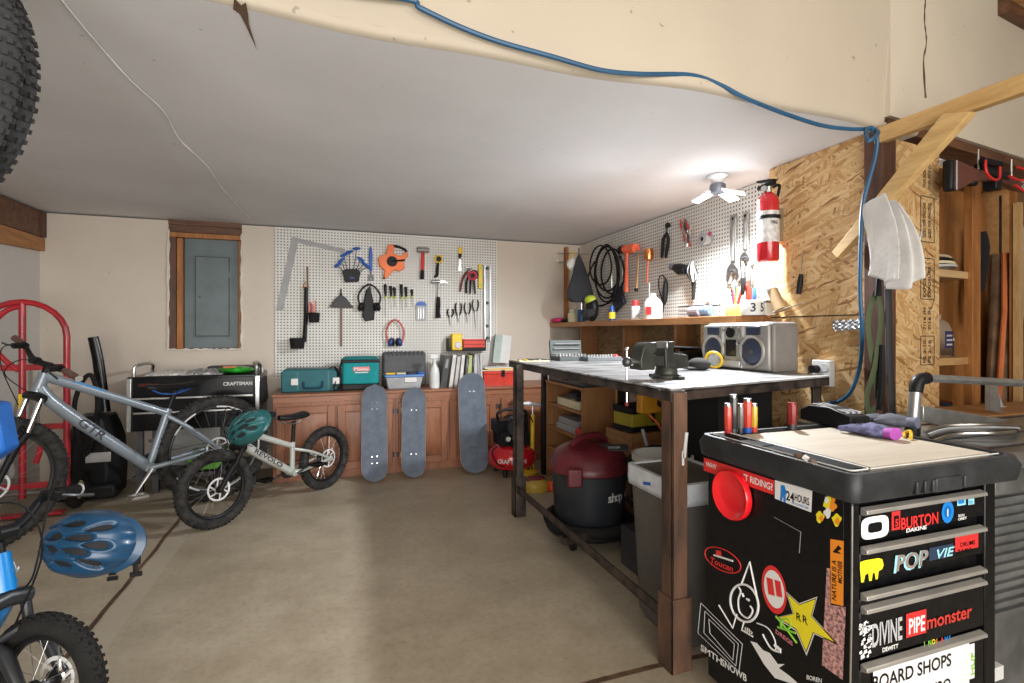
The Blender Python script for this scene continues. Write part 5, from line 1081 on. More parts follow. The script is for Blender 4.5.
for k in range(7):
    P = [Vector((1.98+random.uniform(-.12, .16), 2.62+random.uniform(-.2, .2), random.uniform(.45, .90))) for _ in range(5)]
    m_ = (blk, rub, dgry, M('brown cord', (.16, .06, .03), .7), orange, blk, M('rust cord', (.3, .1, .03), .7))[k]
    lab = ['black cable coil nearest the lumber strip', 'thick black rubber cable', 'grey cable', 'brown cord', 'orange cord', 'thin black cable', 'rust coloured cord'][k]
    tag(B().tube(spl(P, 10), (.008, .012, .006, .008, .007, .005, .009)[k], m_, 6).build('cable'), lab+' in the tangle hanging under the bench', 'cable')
for k, (x, y, rz, lab) in enumerate(((1.78, 2.40, .5, 'left grey metal rod leaning behind the waste bin'), (1.84, 2.36, .3, 'right grey metal rod leaning behind the waste bin'))):
    tag(B().tube([(0, 0, 0), (-.04+.06*k, .25, .62)], .011, dsteel if k else grey, 8).build('metal_rod'), lab, 'rod').location = (x, y, 0)
tag(B().sph((0, 0, .035), (.09, .06, .04), blk).sph((.08, .02, .03), (.05, .05, .03), dgry).build('floor_clutter'), 'black work glove dropped on the floor behind the lower bench rail', 'glove').location = onZ(556, 520, 0)+Vector((0, 0, 0))
# ================================================================ shelf on the right wall
SX = 2.153; SZ = 1.295
t = thing('wall_shelf', 'long reddish plank shelf with divided cubbies on the right wall below the pegboard', 'shelf', (SX, 2.35, 0)); w_ = XR-SX; l_ = YB-2.35-.005
shw = wood('shelf edge wood', (.45, .21, .075), (.30, .13, .045), 'y', .5)
B().bb((0, 0, SZ-.045), (w_, l_, SZ), shw).build('shelf_board', t, bevel=.003)
B().bb((0, l_-.02, .9), (w_, l_, SZ-.045), M('painted end board', (.55, .5, .42), .6)).build('end_panel', t)
for y in (2.25, 1.45, .75, .1): B().bb((.16, y, .9), (w_, y+.02, SZ-.045), bookw).build('divider', t)
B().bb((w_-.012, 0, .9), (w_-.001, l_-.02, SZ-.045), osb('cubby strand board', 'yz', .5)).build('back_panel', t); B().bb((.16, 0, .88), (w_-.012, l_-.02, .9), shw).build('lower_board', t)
tag(B().bb((0, 0, 0), (.03, .06, .8), orwood).build('corner_batten'), 'brown wooden batten standing on the shelf in the corner of the two walls', 'batten').location = (2.31, YB-.065, SZ)
def sh(px, X=2.27): p = onX(px, 322, X); return Vector((p.x, p.y, SZ))
def shz(py, px, X=2.27): return onX(px, py, X).z-SZ
def jar(name, lab, cat, px, r, h, m, X=2.27, top=None, topm=None, lab_m=None):
    t = thing(name, lab, cat, sh(px, X)); B().lathe([(0, 0), (r*.96, 0), (r, .006), (r, h-.01), (r*.9, h), (0, h)], (0, 0, 0), m, n=22).build('can_body', t)
    if top: B().lathe([(0, h), (r*top[0], h), (r*top[0], h+top[1]), (0, h+top[1])], (0, 0, 0), topm, n=16).build('cap', t)
    if lab_m: B().lathe([(r+.001, h*.2), (r+.001, h*.75)], (0, 0, 0), lab_m, n=22).build('label_band', t)
    return t
jar('jar', 'cream plastic jar at the left end of the wall shelf', 'jar', 572.5, .048, .095, cream, top=(.7, .04), topm=M('jar top cream', (.6, .55, .4), .5))
jar('thermos', 'blue can with a steel top beside the cream jar on the wall shelf', 'can', 581.5, .038, .12, M('deep blue can', (.02, .09, .25), .3), top=(.75, .09), topm=steel)
tag(B().sph((0, 0, .025), (.09, .12, .028), pink).sph((.03, -.1, .02), (.07, .07, .025), blk).build('pink_cloth'), 'dark and pink cloth lying at the left end of the wall shelf', 'cloth').location = sh(560, 2.22)
t = thing('work_mask', 'lime green and black respirator standing on the wall shelf under the dark bag', 'respirator', sh(592, 2.25))
B().sph((0, 0, .12), (.055, .08, .12), blk).sph((-.03, .02, .07), (.05, .06, .06), dgry).build('mask_body', t); B().sph((-.01, .01, .20), (.055, .07, .045), lime).build('green_visor', t)
for s in (-1, 1): B().lathe([(0, 0), (.035, 0), (.035, .03), (0, .035)], (-.03, s*.05, .08), dgry, (-1, s*.5, 0)).build('filter', t)
jar('spray_can', 'slim dark blue spray can with a yellow label on the wall shelf', 'spray can', 612, .028, .10, M('dark blue can', (.02, .05, .15), .35), top=(.6, .03), topm=blue, lab_m=yellow)
jar('spray_can', 'white spray can with a red cap on the wall shelf under the orange mallet', 'spray can', 635.5, .036, .11, white, top=(.75, .045), topm=red, lab_m=lgrey)
t = jar('jug', 'white plastic gallon jug with a red label on the wall shelf', 'jug', 653, .068, .13, M('milky jug', (.78, .76, .74), .35)); B().lathe([(.066, .122), (.05, .15), (.022, .17), (.022, .195), (0, .196)], (0, 0, 0), M('milky neck', (.78, .76, .74), .35)).build('neck', t)
B().lathe([(.0695, .03), (.0695, .1)], (0, 0, 0), red, n=40).build('x') if 0 else None
B().box((-.06, -.035, .065), (.012, .045, .06), red, RZ(.5)).build('red_label', t, bevel=.002)
t = thing('wire_basket', 'grey mesh basket with a roll of blue and white film on the wall shelf', 'basket', sh(699, 2.27), -PI/2)
b = B(); b.bb((-.13, -.06, 0), (.13, .06, .006), dgry)
for z in (.02, .045, .075): b.tube([(-.13, -.06, z), (.13, -.06, z), (.13, .06, z), (-.13, .06, z)], .0022 if z < .07 else .005, dgry, 5, closed=True)
for k in range(22): x = -.13+.26*k/21; b.tube([(x, -.06, 0), (x, -.06, .075)], .0013, dgry, 4); b.tube([(x, .06, 0), (x, .06, .075)], .0013, dgry, 4)
b.build('wire_frame', t); B().cyl((-.08, 0, .04), (.02, 0, .04), .035, M('pinkish roll', (.5, .4, .42), .4), 18).build('roll', t); B().cyl((.04, -.01, .045), (.1, .01, .045), .036, M('blue film', (.25, .4, .65), .3), 18).cyl((.1, .01, .045), (.101, .011, .045), .03, white, 18).build('roll', t)
t = jar('cup', 'lime green cup of pens on the wall shelf above the stereo', 'cup', 733, .042, .07, M('lime cup', (.42, .6, .2), .4))
for k, (m_, a) in enumerate(((pink, .1), (yellow, -.25), (blk, .3), (teal, -.1), (orange, .22))):
    tag(B().tube([(0, 0, .02), (.09*math.sin(a)*.4, .13*math.sin(a), .15+.01*k)], .0045, m_, 6).build('pen'), ['pink', 'yellow', 'black', 'teal', 'orange'][k]+' pen standing in the lime green cup', 'pen').location = sh(733)+Vector((-.01+.01*k, -.02+.01*k, .005))
t = jar('tin', 'white tin with dark numbers at the right end of the wall shelf', 'tin', 752, .06, .085, white, X=2.25); b = B()
for i, ch in enumerate('3 5'): 
    a = PI+.9+.45*i; d = Vector((math.cos(a), math.sin(a), 0)); (b.text(ch, d*.0615+Vector((0, 0, .02)), (-d.y, d.x, 0), (0, 0, 1), .05, dgry, 'c') if ch != ' ' else None)
b.build('lettering', t)
t = thing('small_box', 'small white box behind the numbered tin at the right end of the wall shelf', 'box', sh(764, 2.34)); B().bb((-.05, -.06, 0), (.05, .06, .09), white).build('box_body', t, bevel=.003); B().bb((-.052, -.062, .07), (.052, .062, .078), dgry).build('rim', t)
# ---------------------------------------------------------------- tools on the right pegboard
def R_(px, py, n, lab, cat, group=None, out=0): return Peg('r', px, py, n, lab, cat, group, out)
# rod with dark bag and dust mask in the corner
g = R_(583, 262, 'peg_rod', 'long wire peg arms sticking out near the wall corner', 'hook'); b = B()
for (x, y, Xo) in ((583, 253, .3), (586, 262, .3)): a = onX(x+10, y-2, XR)-g.o; 
b.T = Matrix.Rotation(PI/2, 4, 'Z')
for pyy in (254, 263): a = onX(590, pyy, XR)-g.o; b.tube([a, a+Vector((-.36, .0, -.01)), a+Vector((-.37, 0, .02))], .004, steel, 6)
b.build('peg_hook', g.t)
p = onX(579, 255, 2.2); p.z = onX(579, 255, 2.2).z
t = thing('hanging_bag', 'dark charcoal drawstring bag hanging from a peg in the corner', 'bag', p)
b = B(); zt = 0; hgt = p.z-onX(579, 302, 2.2).z; rings = []
for i in range(15):
    s = i/14; w1 = .012+.125*min(1, (s/.8))**.9 if s < .93 else .137*(1-(s-.93)*4); th = .01+.05*s
    rings.append([Vector((w1*math.cos(a)*(1+.05*math.sin(5*a+s*6))+.02*s, th*math.sin(a)*(1+.2*math.sin(4*a)), -s*hgt)) for a in [2*PI*j/28 for j in range(28)]])
b.loft(rings, M('charcoal cloth', (.03, .032, .038), .9)); b.build('bag_cloth', t); B().tube([(0, 0, 0), (.0, 0, .06), (.01, .02, .07)], .006, blk, 6).build('drawstring', t)
p = onX(573, 262, 2.18); t = thing('dust_mask', 'white dust mask hanging with yellow straps beside the dark bag', 'mask', p)
B().sph((0, 0, -.02), (.065, .045, .065), M('mask felt', (.72, .70, .66), .9), 18, 10, RY(.5)).build('mask_cup', t)
for s in (-1, 1): B().tube(spl([(s*.045, 0, 0), (s*.03, 0, .07), (.01, .01, .1), (0, 0, .06), (-s*.03, 0, .02)], 4), .003, yellow, 5).build('strap', t)
# hose coil
g = R_(612, 262, 'hose_coil', 'black rubber hose coiled in loops on the right pegboard', 'hose'); b = B()
for k, (x0, x1, y0, y1, o) in enumerate(((599, 624, 246, 298, .05), (602, 626, 247, 291, .07), (598, 620, 246, 285, .09), (604, 627, 249, 294, .03), (601, 623, 245, 302, .06))):
    b.tube([g.p((x0+x1)/2+(x1-x0)/2*math.cos(a), (y0+y1)/2-(y1-y0)/2*math.sin(a), o+.006*math.sin(2*a)) for a in [2*PI*i/40 for i in range(40)]], .0085, rub, 8, closed=True)
b.tube(spl([g.p(599, 262, .05), g.p(594, 275, .06), g.p(593.5, 290, .07), g.p(598, 302, .08), g.p(608, 306, .08), g.p(620, 300, .06)], 6), .0085, rub, 8); b.build('hose_loops', g.t); g.hook(612, 246, .1)
g = R_(622, 292, 'back_saw', 'dark handled pruning saw hanging under the hose coil', 'saw'); b = B(); g.poly(b, [(616, 288), (621, 284), (624, 289), (627.5, 303), (616.5, 314)], M('dark navy plastic', (.02, .022, .035), .4), .01, .03); b.build('handle', g.t, bevel=.006); b = B(); g.poly(b, [(617, 254), (618.5, 254), (619, 300), (616.5, 312), (616.2, 290)], alu, .012, .003); b.build('blade', g.t)
g = R_(622, 256, 'square_tool', 'thin steel square with its arm along the pegs beside the orange mallet', 'square'); b = B(); g.line(b, [(616.5, 256), (628, 255.5)], .005, steel, .06); g.line(b, [(617, 256), (617.5, 288)], .004, steel, .06); b.build('blade', g.t)
for k, x in enumerate((622.5, 625.5)):
    g = R_(x, 262, 'steel_bar', ['dark', 'grey'][k]+' steel bar hanging between the hose coil and the orange mallet', 'bar'); b = B(); g.line(b, [(x, 256), (x, 287-k*5)], .007, (dsteel, steel)[k], .03); b.build('bar', g.t); g.hook(x, 256)
# orange mallet
om = M('fluoro orange rubber', (.95, .16, .07), .4)
g = R_(633, 250, 'dead_blow_mallet', 'bright orange dead blow mallet with a black face on the right pegboard', 'mallet'); b = B(); g.line(b, [(629.5, 249.5), (641, 248.5)], [.036, .040], om, .05, 20); b.build('head', g.t, bevel=.005)
b = B(); g.line(b, [(625.5, 249.8), (629.6, 249.5)], [.032, .036], blk, .05, 20); b.build('head_cap', g.t)
b = B(); g.line(b, [(632, 252), (631.5, 268), (631.3, 292)], [.02, .017, .026], om, .05, 14, .75, sm=4); b.build('handle', g.t)
g = R_(643, 255, 'ball_pein_hammer', 'wooden handled hammer with a steel head right of the orange mallet', 'hammer'); b = B(); g.line(b, [(639.5, 253), (650, 251.5)], [.018, .013], steel, .05, 14); b.build('head', g.t, bevel=.003)
b = B(); g.line(b, [(643.5, 253), (642.5, 272), (641.3, 289)], [.011, .012, .015], hicw, .05, 10, .7, sm=3); b.build('handle', g.t); b = B(); g.line(b, [(641.3, 288.5), (641.2, 291.5)], .016, blk, .05, 10); b.build('end_cap', g.t)
g = R_(655, 255, 'copper_float', 'shiny copper orange bulb on a thin rod on the right pegboard', 'plunger'); b = B(); c = g.p(655, 255, .06); b.lathe([(0, -.05), (.036, -.045), (.04, 0), (.034, .04), (.015, .05), (0, .05)], c, copper, (0, 0, -1), 22); b.build('bulb', g.t)
b = B(); g.line(b, [(654.2, 261), (653.2, 283)], .007, om, .06); g.line(b, [(654.5, 283), (654.5, 297)], .004, steel, .05); b.build('rod', g.t)
g = R_(669, 240, 'hedge_shears', 'black garden shears hanging with blades up on the right pegboard', 'shears'); b = B(); g.line(b, [(671, 224), (669.5, 234)], [.015, .012], dsteel, .03, 8, .5); c = g.p(671, 225.5, .03); b.sph(c, .022, rub); b.build('blades', g.t)
for s in (-1, 1): b = B(); g.line(b, [(670, 233), (669+s*2.5, 240), (668+s*2.2, 250), (667+s*2, 258)], [.009, .014, .015, .011], rub, .03, 10, sm=4); b.build('handle', g.t)
g = R_(671, 292, 'rotary_tool', 'black corded rotary tool hanging above the white jug', 'rotary tool'); b = B(); g.line(b, [(670, 279), (670, 283), (669.5, 292), (669, 301), (668.5, 305)], [.006, .017, .023, .018, .007], blk, .04, 14, sm=3); b.build('tool_body', g.t)
b = B(); g.line(b, [(670, 280), (667, 275.5), (663.5, 278), (663, 288), (666, 298), (668, 306), (666, 315), (660, 321)], .005, blk, .04, sm=5); b.build('power_cord', g.t)
# red clamps
for k, (x, y, lab) in enumerate(((688, 231, 'left red spring clamp with grey jaws on the right pegboard'), (692, 236, 'middle red spring clamp on the right pegboard'), (695, 232, 'right spring clamp with grey handles on the right pegboard'))):
    g = R_(x, y, 'spring_clamp', lab, 'clamp', 'spring clamps on a peg'); 
    for s in (-1, 1): b = B(); g.line(b, [(x+s*1.5-2, y-12), (x+s*3-1, y-5), (x+s*.8, y+2), (x+s*2+1.5, y+11)], [.007, .009, .009, .006], (redm, redm, steel)[k] if s > 0 else (redm, steel, dgry)[k], .03+.012*k, 8, .8, sm=3); b.build('clamp_arm', g.t)
    b = B(); b.torus(g.p(x, y, .035+.012*k), (0, 1, 0), .012, .004, steel, 14, 6); b.build('spring', g.t)
    if k == 0: g.hook(690, 222, .06)
g = R_(710, 240, 'wire_spool', 'grey spool of wire with a dark core and pink tag on the right pegboard', 'spool'); b = B(); c = g.p(709.5, 239.5, .0); ax_ = Vector((0, -1, 0)); b.lathe([(.018, .0), (.045, 0), (.045, .012), (.036, .014), (.036, .05), (.045, .052), (.045, .065), (.02, .065)], c, M('spool grey', (.33, .34, .35), .4), (0, -1, 0), 24); b.build('spool_body', g.t); b = B(); b.lathe([(0, .03), (.019, .03), (.019, .064), (.012, .066)], c, blk, (0, -1, 0), 16); b.build('core', g.t); B().box(c+Vector((.05, -.04, .03)), (.02, .003, .03), pink).build('tag', g.t)
# heat gun
g = R_(690, 272, 'headlamp_gun', 'dark corded drill like gun with a bundled cord on the right pegboard', 'power tool'); b = B(); g.line(b, [(679, 267), (683, 268)], [.026, .024], M('dark clear grey', (.10, .11, .12), .2), .07, 16); g.line(b, [(683, 268), (688, 269.5), (694, 270)], [.03, .044, .034], blkg, .07, 16); b.build('tool_body', g.t)
b = B(); g.line(b, [(694, 270), (698, 275), (699.5, 286), (699, 300)], [.022, .018, .015, .01], rub, .05, 10, sm=3); b.build('handle', g.t)
b = B()
for k in range(4): g.line(b, [(696+k*2.3, 263), (693+k*3, 272), (700+k*1.5, 282), (704, 272+k*2), (698+k*2, 262)], .005, (blk, lgrey, blk, lgrey)[k], .06+.012*k, sm=5)
b.build('bundled_cord', g.t)
g = R_(713, 283, 'wood_stick', 'pale wooden stick hanging beside the corded gun', 'stick'); b = B(); g.poly(b, [(710, 268), (715.5, 268.5), (714, 288), (711, 302), (708.5, 302), (710.5, 288)], M('pale birch', (.70, .55, .40), .6), .01, .015); b.build('stick_body', g.t, bevel=.004)
# adjustable wrenches
def adj(x, y0, y1, hw, lab, k):
    g = R_(x, (y0+y1)/2, 'adjustable_wrench', lab, 'wrench', 'adjustable wrenches on the right pegboard'); b = B(); yh = y1-22*k
    g.poly(b, [(x-3.2*k, y0+3), (x-2*k, y0), (x+2*k, y0-1), (x+3.2*k, y0+2), (x+2.3*k, y0+8), (x+2.5*k, yh), (x-2.5*k, yh), (x-2.3*k, y0+8)], steel, .012, .016); g.poly(b, [(x-1.0, y0+9), (x+1.0, y0+9), (x+1.1, yh-3), (x-1.1, yh-3)], alu, .028, .003)
    b.build('handle', g.t, bevel=.003)
    b = B(); g.poly(b, [(x-2.5*k, yh), (x+2.5*k, yh), (x+7*k, yh+5*k), (x+7.2*k, yh+14*k), (x+3*k, yh+19*k), (x+4*k, yh+10*k), (x, yh+8*k), (x-4*k, yh+20*k), (x-6.5*k, yh+17*k), (x-6*k, yh+6*k)], steel, .008, .026); b.build('head', g.t, bevel=.004)
    b = B(); a = g.p(x+1*k, yh+7*k, .037); b.cyl(a+Vector((-.018, 0, 0)), a+Vector((.018, 0, 0)), .010, dsteel, 12); b.build('thumb_screw', g.t)
    b = B(); a = g.p(x, y0+3, .028); b.cyl(a, a+Vector((0, -.002, 0)), .009, blk, 12); b.build('hang_hole', g.t); return g
adj(736, 216, 286, 1, 'larger adjustable wrench, left of the pair on the right pegboard', 1.0); adj(748.5, 213, 271, 1, 'smaller adjustable wrench beside the fire extinguisher', .85)
g = R_(757, 291, 'pliers', 'red handled pliers with spread grips hanging under the smaller wrench', 'pliers', None); b = B()
for pts in ([(751, 284), (747, 294), (744, 304)], [(751, 284), (754, 294), (753, 304)]): g.line(b, pts, [.009, .011, .009], redm, .05, 8, sm=3)
b.build('grips', g.t); b = B(); g.line(b, [(751, 284), (750, 272)], [.014, .01], dsteel, .05); b.build('jaw', g.t)
for k, (x, y0, y1, m_, lab) in enumerate(((756, 262, 300, redm, 'long red handled pliers hanging next to the extinguisher bottom'), (760, 270, 306, redm, 'red bar clamp handle nearest the strand board'), (764, 275, 302, M('royal blue grip', (.03, .12, .5), .4), 'blue handled screwdriver hanging at the strand board edge'), (753.5, 262, 295, blk, 'black pliers behind the long red ones'))):
    g = R_(x, y0, 'hand_tool', lab, 'tool'); b = B(); g.line(b, [(x, y0), (x+.4, (y0+y1)/2)], [.006, .010], steel, .06+.01*k); b.build('jaw', g.t); b = B(); g.line(b, [(x+.4, (y0+y1)/2), (x+1, y1-6), (x, y1)], [.010, .015, .011], m_, .06+.01*k, 10, sm=2); b.build('grip', g.t)
# fire extinguisher
p = onX(768, 262, 2.27); rx = M('extinguisher red', (.52, .012, .02), .22, .03, coat=.6)
t = thing('fire_extinguisher', 'red fire extinguisher with a white label mounted at the edge of the strand board', 'fire extinguisher', p)
B().lathe([(0, 0), (.050, .0), (.057, .012), (.057, .33), (.05, .355), (.032, .375), (.02, .385), (0, .386)], (0, 0, 0), rx, n=36).build('cylinder', t, ang=60)
B().lathe([(.0576, .105), (.0576, .275)], (0, 0, 0), M('extinguisher label', (.66, .64, .62), .5, var=.2, vs=40), n=36).build('label_sheet', t)
B().lathe([(.058, .232), (.062, .232), (.062, .252), (.058, .252)], (0, 0, 0), blk, n=36).build('bracket_band', t)
b = B(); 
for i, ch in enumerate(('ABC',)): b.text('FIRE', (-.035, -.0585, .20), (1, -.0, 0), (0, 0, 1), .018, dgry)
b.build('lettering', t)
B().cyl((0, 0, .38), (0, 0, .415), .02, steel, 14).build('valve', t); b = B(); b.box((.0, .01, .425), (.03, .11, .02), blk, RX(-.1)).box((0, .01, .45), (.03, .12, .012), blk, RX(.15)); b.build('lever', t, bevel=.003)
B().cyl((-.018, -.0, .40), (-.04, -.01, .40), .016, steel, 14).build('gauge', t); B().tube(spl([(.015, -.02, .41), (.05, -.03, .42), (.068, -.0, .36), (.066, 0, .25)], 5), .008, blk, 8).build('hose', t)
B().bb((.055, -.02, .12), (.09, .02, .30), steel).build('wall_bracket', t)
# things on the strand board wall
t = thing('screwdriver_on_cord', 'black handled screwdriver hanging on the strand board wall', 'screwdriver', onX(803, 272, XO)); q = lambda px, py, o=.015: onX(px, py, XO-o)-onX(803, 272, XO)
B().tube([q(801, 274), q(800, 283), q(798.5, 294)], [.010, .015, .013], blk, 12).build('handle', t); B().tube([q(801, 274), q(803, 250)], .0035, steel, 6).build('shaft', t)
t = thing('paper_roll', 'tan rolled leather piece held to the board with clear tape', 'roll', onX(780, 302, XO-.03)); q2 = lambda px, py, o=.03: onX(px, py, XO-.03-o)-onX(780, 302, XO-.03)
B().tube([q2(772, 290), q2(781, 310)], .03, M('tan leather', (.36, .24, .12), .7), 14).build('leather', t); B().tube([q2(774, 312, .04), q2(803, 303, .01)], .014, clearp if 0 else M('clear tape', (.62, .58, .5), .15), 8, flat=.2).build('tape', t); B().sph(q2(771, 289), (.04, .03, .018), paper).build('cap_top', t)
t = thing('foil_tape', 'crumpled silver foil tape over the board seam by the blue hose', 'tape', onX(849, 325, XO-.004)); b = B(); N = 14; V = []; a0, a1 = onX(835, 326, XO-.006)-onX(849, 325, XO-.004), onX(863, 324, XO-.006)-onX(849, 325, XO-.004)
for i in range(N):
    for j in range(6): c = a0.lerp(a1, i/(N-1)); V.append(c+Vector((-.006-.014*abs(math.sin(i*2.1+j*1.7)), 0, (-.028+.056*j/5)*(.6+.4*abs(math.sin(i*.9))))))
b.add(V, [(i*6+j, (i+1)*6+j, (i+1)*6+j+1, i*6+j+1) for i in range(N-1) for j in range(5)], M('crumpled foil', (.45, .45, .46), .4, .6)); b.build('foil', t, ang=10); B().bb((-.012, -.02, -.02), (-.004, .03, .02), steel).build('strip', t)
p = onX(826, 373, XO); t = thing('outlet_box', 'white electrical outlet box with a plugged in adapter on the strand board', 'outlet', p, -PI/2)
B().bb((-.052, -.035, -.065), (.05, 0, .065), white).build('cover_plate', t, bevel=.004)
for z in (-.03, .03): B().lathe([(0, .002), (.02, .002), (.021, 0)], (.02, -.035, z), lgrey, (0, -1, 0), 18).build('socket', t)
B().cyl((-.02, -.036, .02), (-.02, -.075, .02), .02, blk, 14).build('plug', t); B().tube(spl([(-.02, -.07, .02), (-.04, -.08, -.02), (-.045, -.04, -.1), (-.05, -.02, -.2)], 5), .004, blk, 6).build('cord', t)
# rag over the brace
rg = M('grey white rag', (.60, .58, .56), .95, bmp=.4, bsc=60, var=.1); C0 = onY(885, 235, 1.60)
t = thing('rag', 'grey white cloth rag hung over the lumber brace at the corner stud', 'rag', C0); rq = lambda px, py, y: onY(px, py, y)-C0
def cloth(top, bot, n1, n2, amp, ph, out):
    b = B(); N, K = 26, 26; V = []
    for i in range(K+1):
        s = i/K
        for j in range(N+1):
            u = j/N; a = top[0].lerp(top[1], u); c = bot[0].lerp(bot[1], u); p = a.lerp(c, s)
            p = p+Vector((.0, -out*math.sin(PI*s*.6)+amp*(.3+.7*s)*math.sin(u*n1+ph+s*1.2)+amp*.5*math.sin(u*n2*1.5+s*5+ph)*(.4+.6*s), .008*math.sin(u*9+ph)*s-.012*s*math.sin(u*PI)))
            V.append(p)
    W_ = N+1; b.add(V, [(i*W_+j, i*W_+j+1, (i+1)*W_+j+1, (i+1)*W_+j) for i in range(K) for j in range(N)], rg); return b
cloth((rq(862, 206, 1.63), rq(884, 193, 1.54)), (rq(861, 276, 1.62), rq(884, 282, 1.52)), 4.5, 10, .022, .4, .05).build('front_fold', t, solid=.004, ang=80)
cloth((rq(880, 198, 1.58), rq(899, 203, 1.50)), (rq(878, 291, 1.58), rq(923, 274, 1.44)), 4, 9, .026, 2.1, .04).build('rear_fold', t, solid=.004, ang=80)
# straps on the stud
t = thing('webbing_straps', 'olive green webbing straps with a black clasp hanging on the corner stud', 'strap', onY(874, 300, 1.62)); wq = lambda px, py, y=1.62: onY(px, py, y)-onY(874, 300, 1.62); olv = M('olive webbing', (.065, .085, .04), .85)
B().tube(spl([wq(877, 292), wq(871, 305), wq(868.5, 325), wq(871, 350), wq(876, 380), wq(877, 398)], 5), .017, olv, 6, flat=.2, up=(0, 1, .01)).build('strap', t)
B().tube(spl([wq(878, 292, 1.61), wq(881, 315, 1.61), wq(879, 340, 1.61), wq(874, 370, 1.61), wq(867, 395, 1.61), wq(869, 412, 1.61), wq(876, 408, 1.61)], 5), .016, olv, 6, flat=.2, up=(0, 1, .01)).build('strap', t)
B().tube([wq(879, 275, 1.6), wq(878, 296, 1.6)], [.010, .014], blk, 8).build('clasp', t); B().tube(spl([wq(882, 345, 1.6), wq(881, 380, 1.6), wq(879, 410, 1.6)], 4), [.01, .016, .01], blk, 8).build('clasp', t)
t = thing('black_bar', 'long black padded bar hanging right of the green straps', 'bar', onY(889, 300, 1.60)); B().tube([onY(888, 283, 1.6)-onY(889, 300, 1.60), onY(889, 350, 1.6)-onY(889, 300, 1.60), onY(893, 425, 1.6)-onY(889, 300, 1.60)], .019, M('black webbing', (.02, .02, .022), .7), 10, flat=.5, up=(0, 1, .01)).build('bar_body', t)
B().tube([onY(887.5, 279, 1.6)-onY(889, 300, 1.60), onY(888, 286, 1.6)-onY(889, 300, 1.60)], .02, steel, 10, flat=.5, up=(0, 1, .01)).build('end_cap', t)
tag(B().tube([(0, 0, 0), (0, -.03, 0), (0, -.04, .05)], .005, steel, 6).build('wall_hook'), 'bare steel hook on the strand board right of the rag', 'hook').location = onP(913, 243, A0+nw*-.03, nw)
# ================================================================ foreground tool chest with stickers
HX0, HX1, HY0, HY1, HZ = 1.16, 1.80, .895, 1.43, .86
ckb = M('chest black enamel', (.006, .006, .007), .32, spec=.25, var=.3, vs=60); rim_ = M('chest top plastic', (.030, .032, .034), .45, spec=.35, bmp=.2, var=.25, vs=9)
t = thing('rolling_tool_chest', 'black rolling tool chest covered in stickers with a pale wood top, in the right foreground', 'tool chest', (HX0, HY0, 0)); W, D = HX1-HX0, HY1-HY0
b = B(); WB = .56; b.bb((.018, .03, .06), (WB, D-.02, .79), ckb); b.bb((.019, .01, .06), (.045, .05, .79), ckb); b.bb((WB-.045, .01, .06), (WB, .05, .79), ckb); b.build('cabinet_body', t, bevel=.004)
def rr(x0, y0, x1, y1, r, z, n=5): return [Vector((cx+r*math.cos(a+PI/2*k/n), cy+r*math.sin(a+PI/2*k/n), z)) for cx, cy, a in ((x1-r, y0+r, -PI/2), (x1-r, y1-r, 0), (x0+r, y1-r, PI/2), (x0+r, y0+r, PI)) for k in range(n+1)]
b = B(); b.loft([rr(.015, .006, W-.012, D-.004, .02, .787), rr(.002, -.008, W, D+.008, .025, .793), rr(-.006, -.016, W+.008, D+.012, .03, .835), rr(.004, -.006, W-.004, D, .03, .86), rr(.018, .008, W-.018, D-.014, .02, .86), rr(.022, .012, W-.022, D-.018, .02, .848)], rim_)
tr = b.build('top_tray', t, ang=50)
b = B()
for x in (.20, .23, .26, .38): b.bb((x, -.02, .797), (x+.012, -.008, .83), rim_)
b.bb((.27, -.021, .796), (.37, -.012, .832), rim_); b.build('grip_ribs', tr, bevel=.003)
B().bb((.115, .035, .848), (W-.06, D-.07, .861), topply).build('wood_top', t, bevel=.001)
b = B(); slotm = M('slot black', (.004, .004, .004), .7, spec=.1)
for y0, y1 in ((.035, .19), (.20, .30), (.31, .40), (.41, D-.03)):
    b.bb((.034, y0, .858), (.088, y1, .8615), slotm)
b.build('slot_strip', t); 
b = B(); b.tube(rr(.030, .02, .094, D-.022, .012, .862, 3), .0022, white, 5, closed=True); b.tube([(.094, .02, .862), (W-.05, .02, .862)], .002, white, 5)
b.build('white_edge_line', t)
dl = M('drawer pull beige metal', (.36, .34, .31), .4, .4); drs = [(.70, .757), (.597, .662), (.527, .550), (.40, .518), (.15, .377)]
dro = []
for z0, z1 in drs:
    d = B().bb((.047, .012, z0), (WB-.047, .05, z1), ckb).build('drawer', t, bevel=.003); b = B()
    b.hexa([(.05, -.006, z1+.004), (WB-.06, -.006, z1+.004), (WB-.06, .014, z1-.004), (.05, .014, z1-.004), (.05, -.004, z1+.013), (WB-.06, -.004, z1+.013), (WB-.06, .014, z1+.017), (.05, .014, z1+.017)], dl); b.build('drawer_pull', d, bevel=.002); dro.append(d)
b = B(); b.bb((.047, .02, .46), (W-.047, .024, .53), chrome); 
for x in (.06, W-.06):
    for y in (.07, D-.07): pass
for x in (.06, W-.06):
    for y in (.07, D-.07): q = B().bb((x-.02, y-.02, .045), (x+.02, y+.02, .06), steel).cyl((x-.012, y, .03), (x+.012, y, .03), .03, rub, 18).build('caster', t)
B().tube([(W-.0, .05, .81), (W+.03, .05, .81)], .012, steel, 10).build('lock', t)
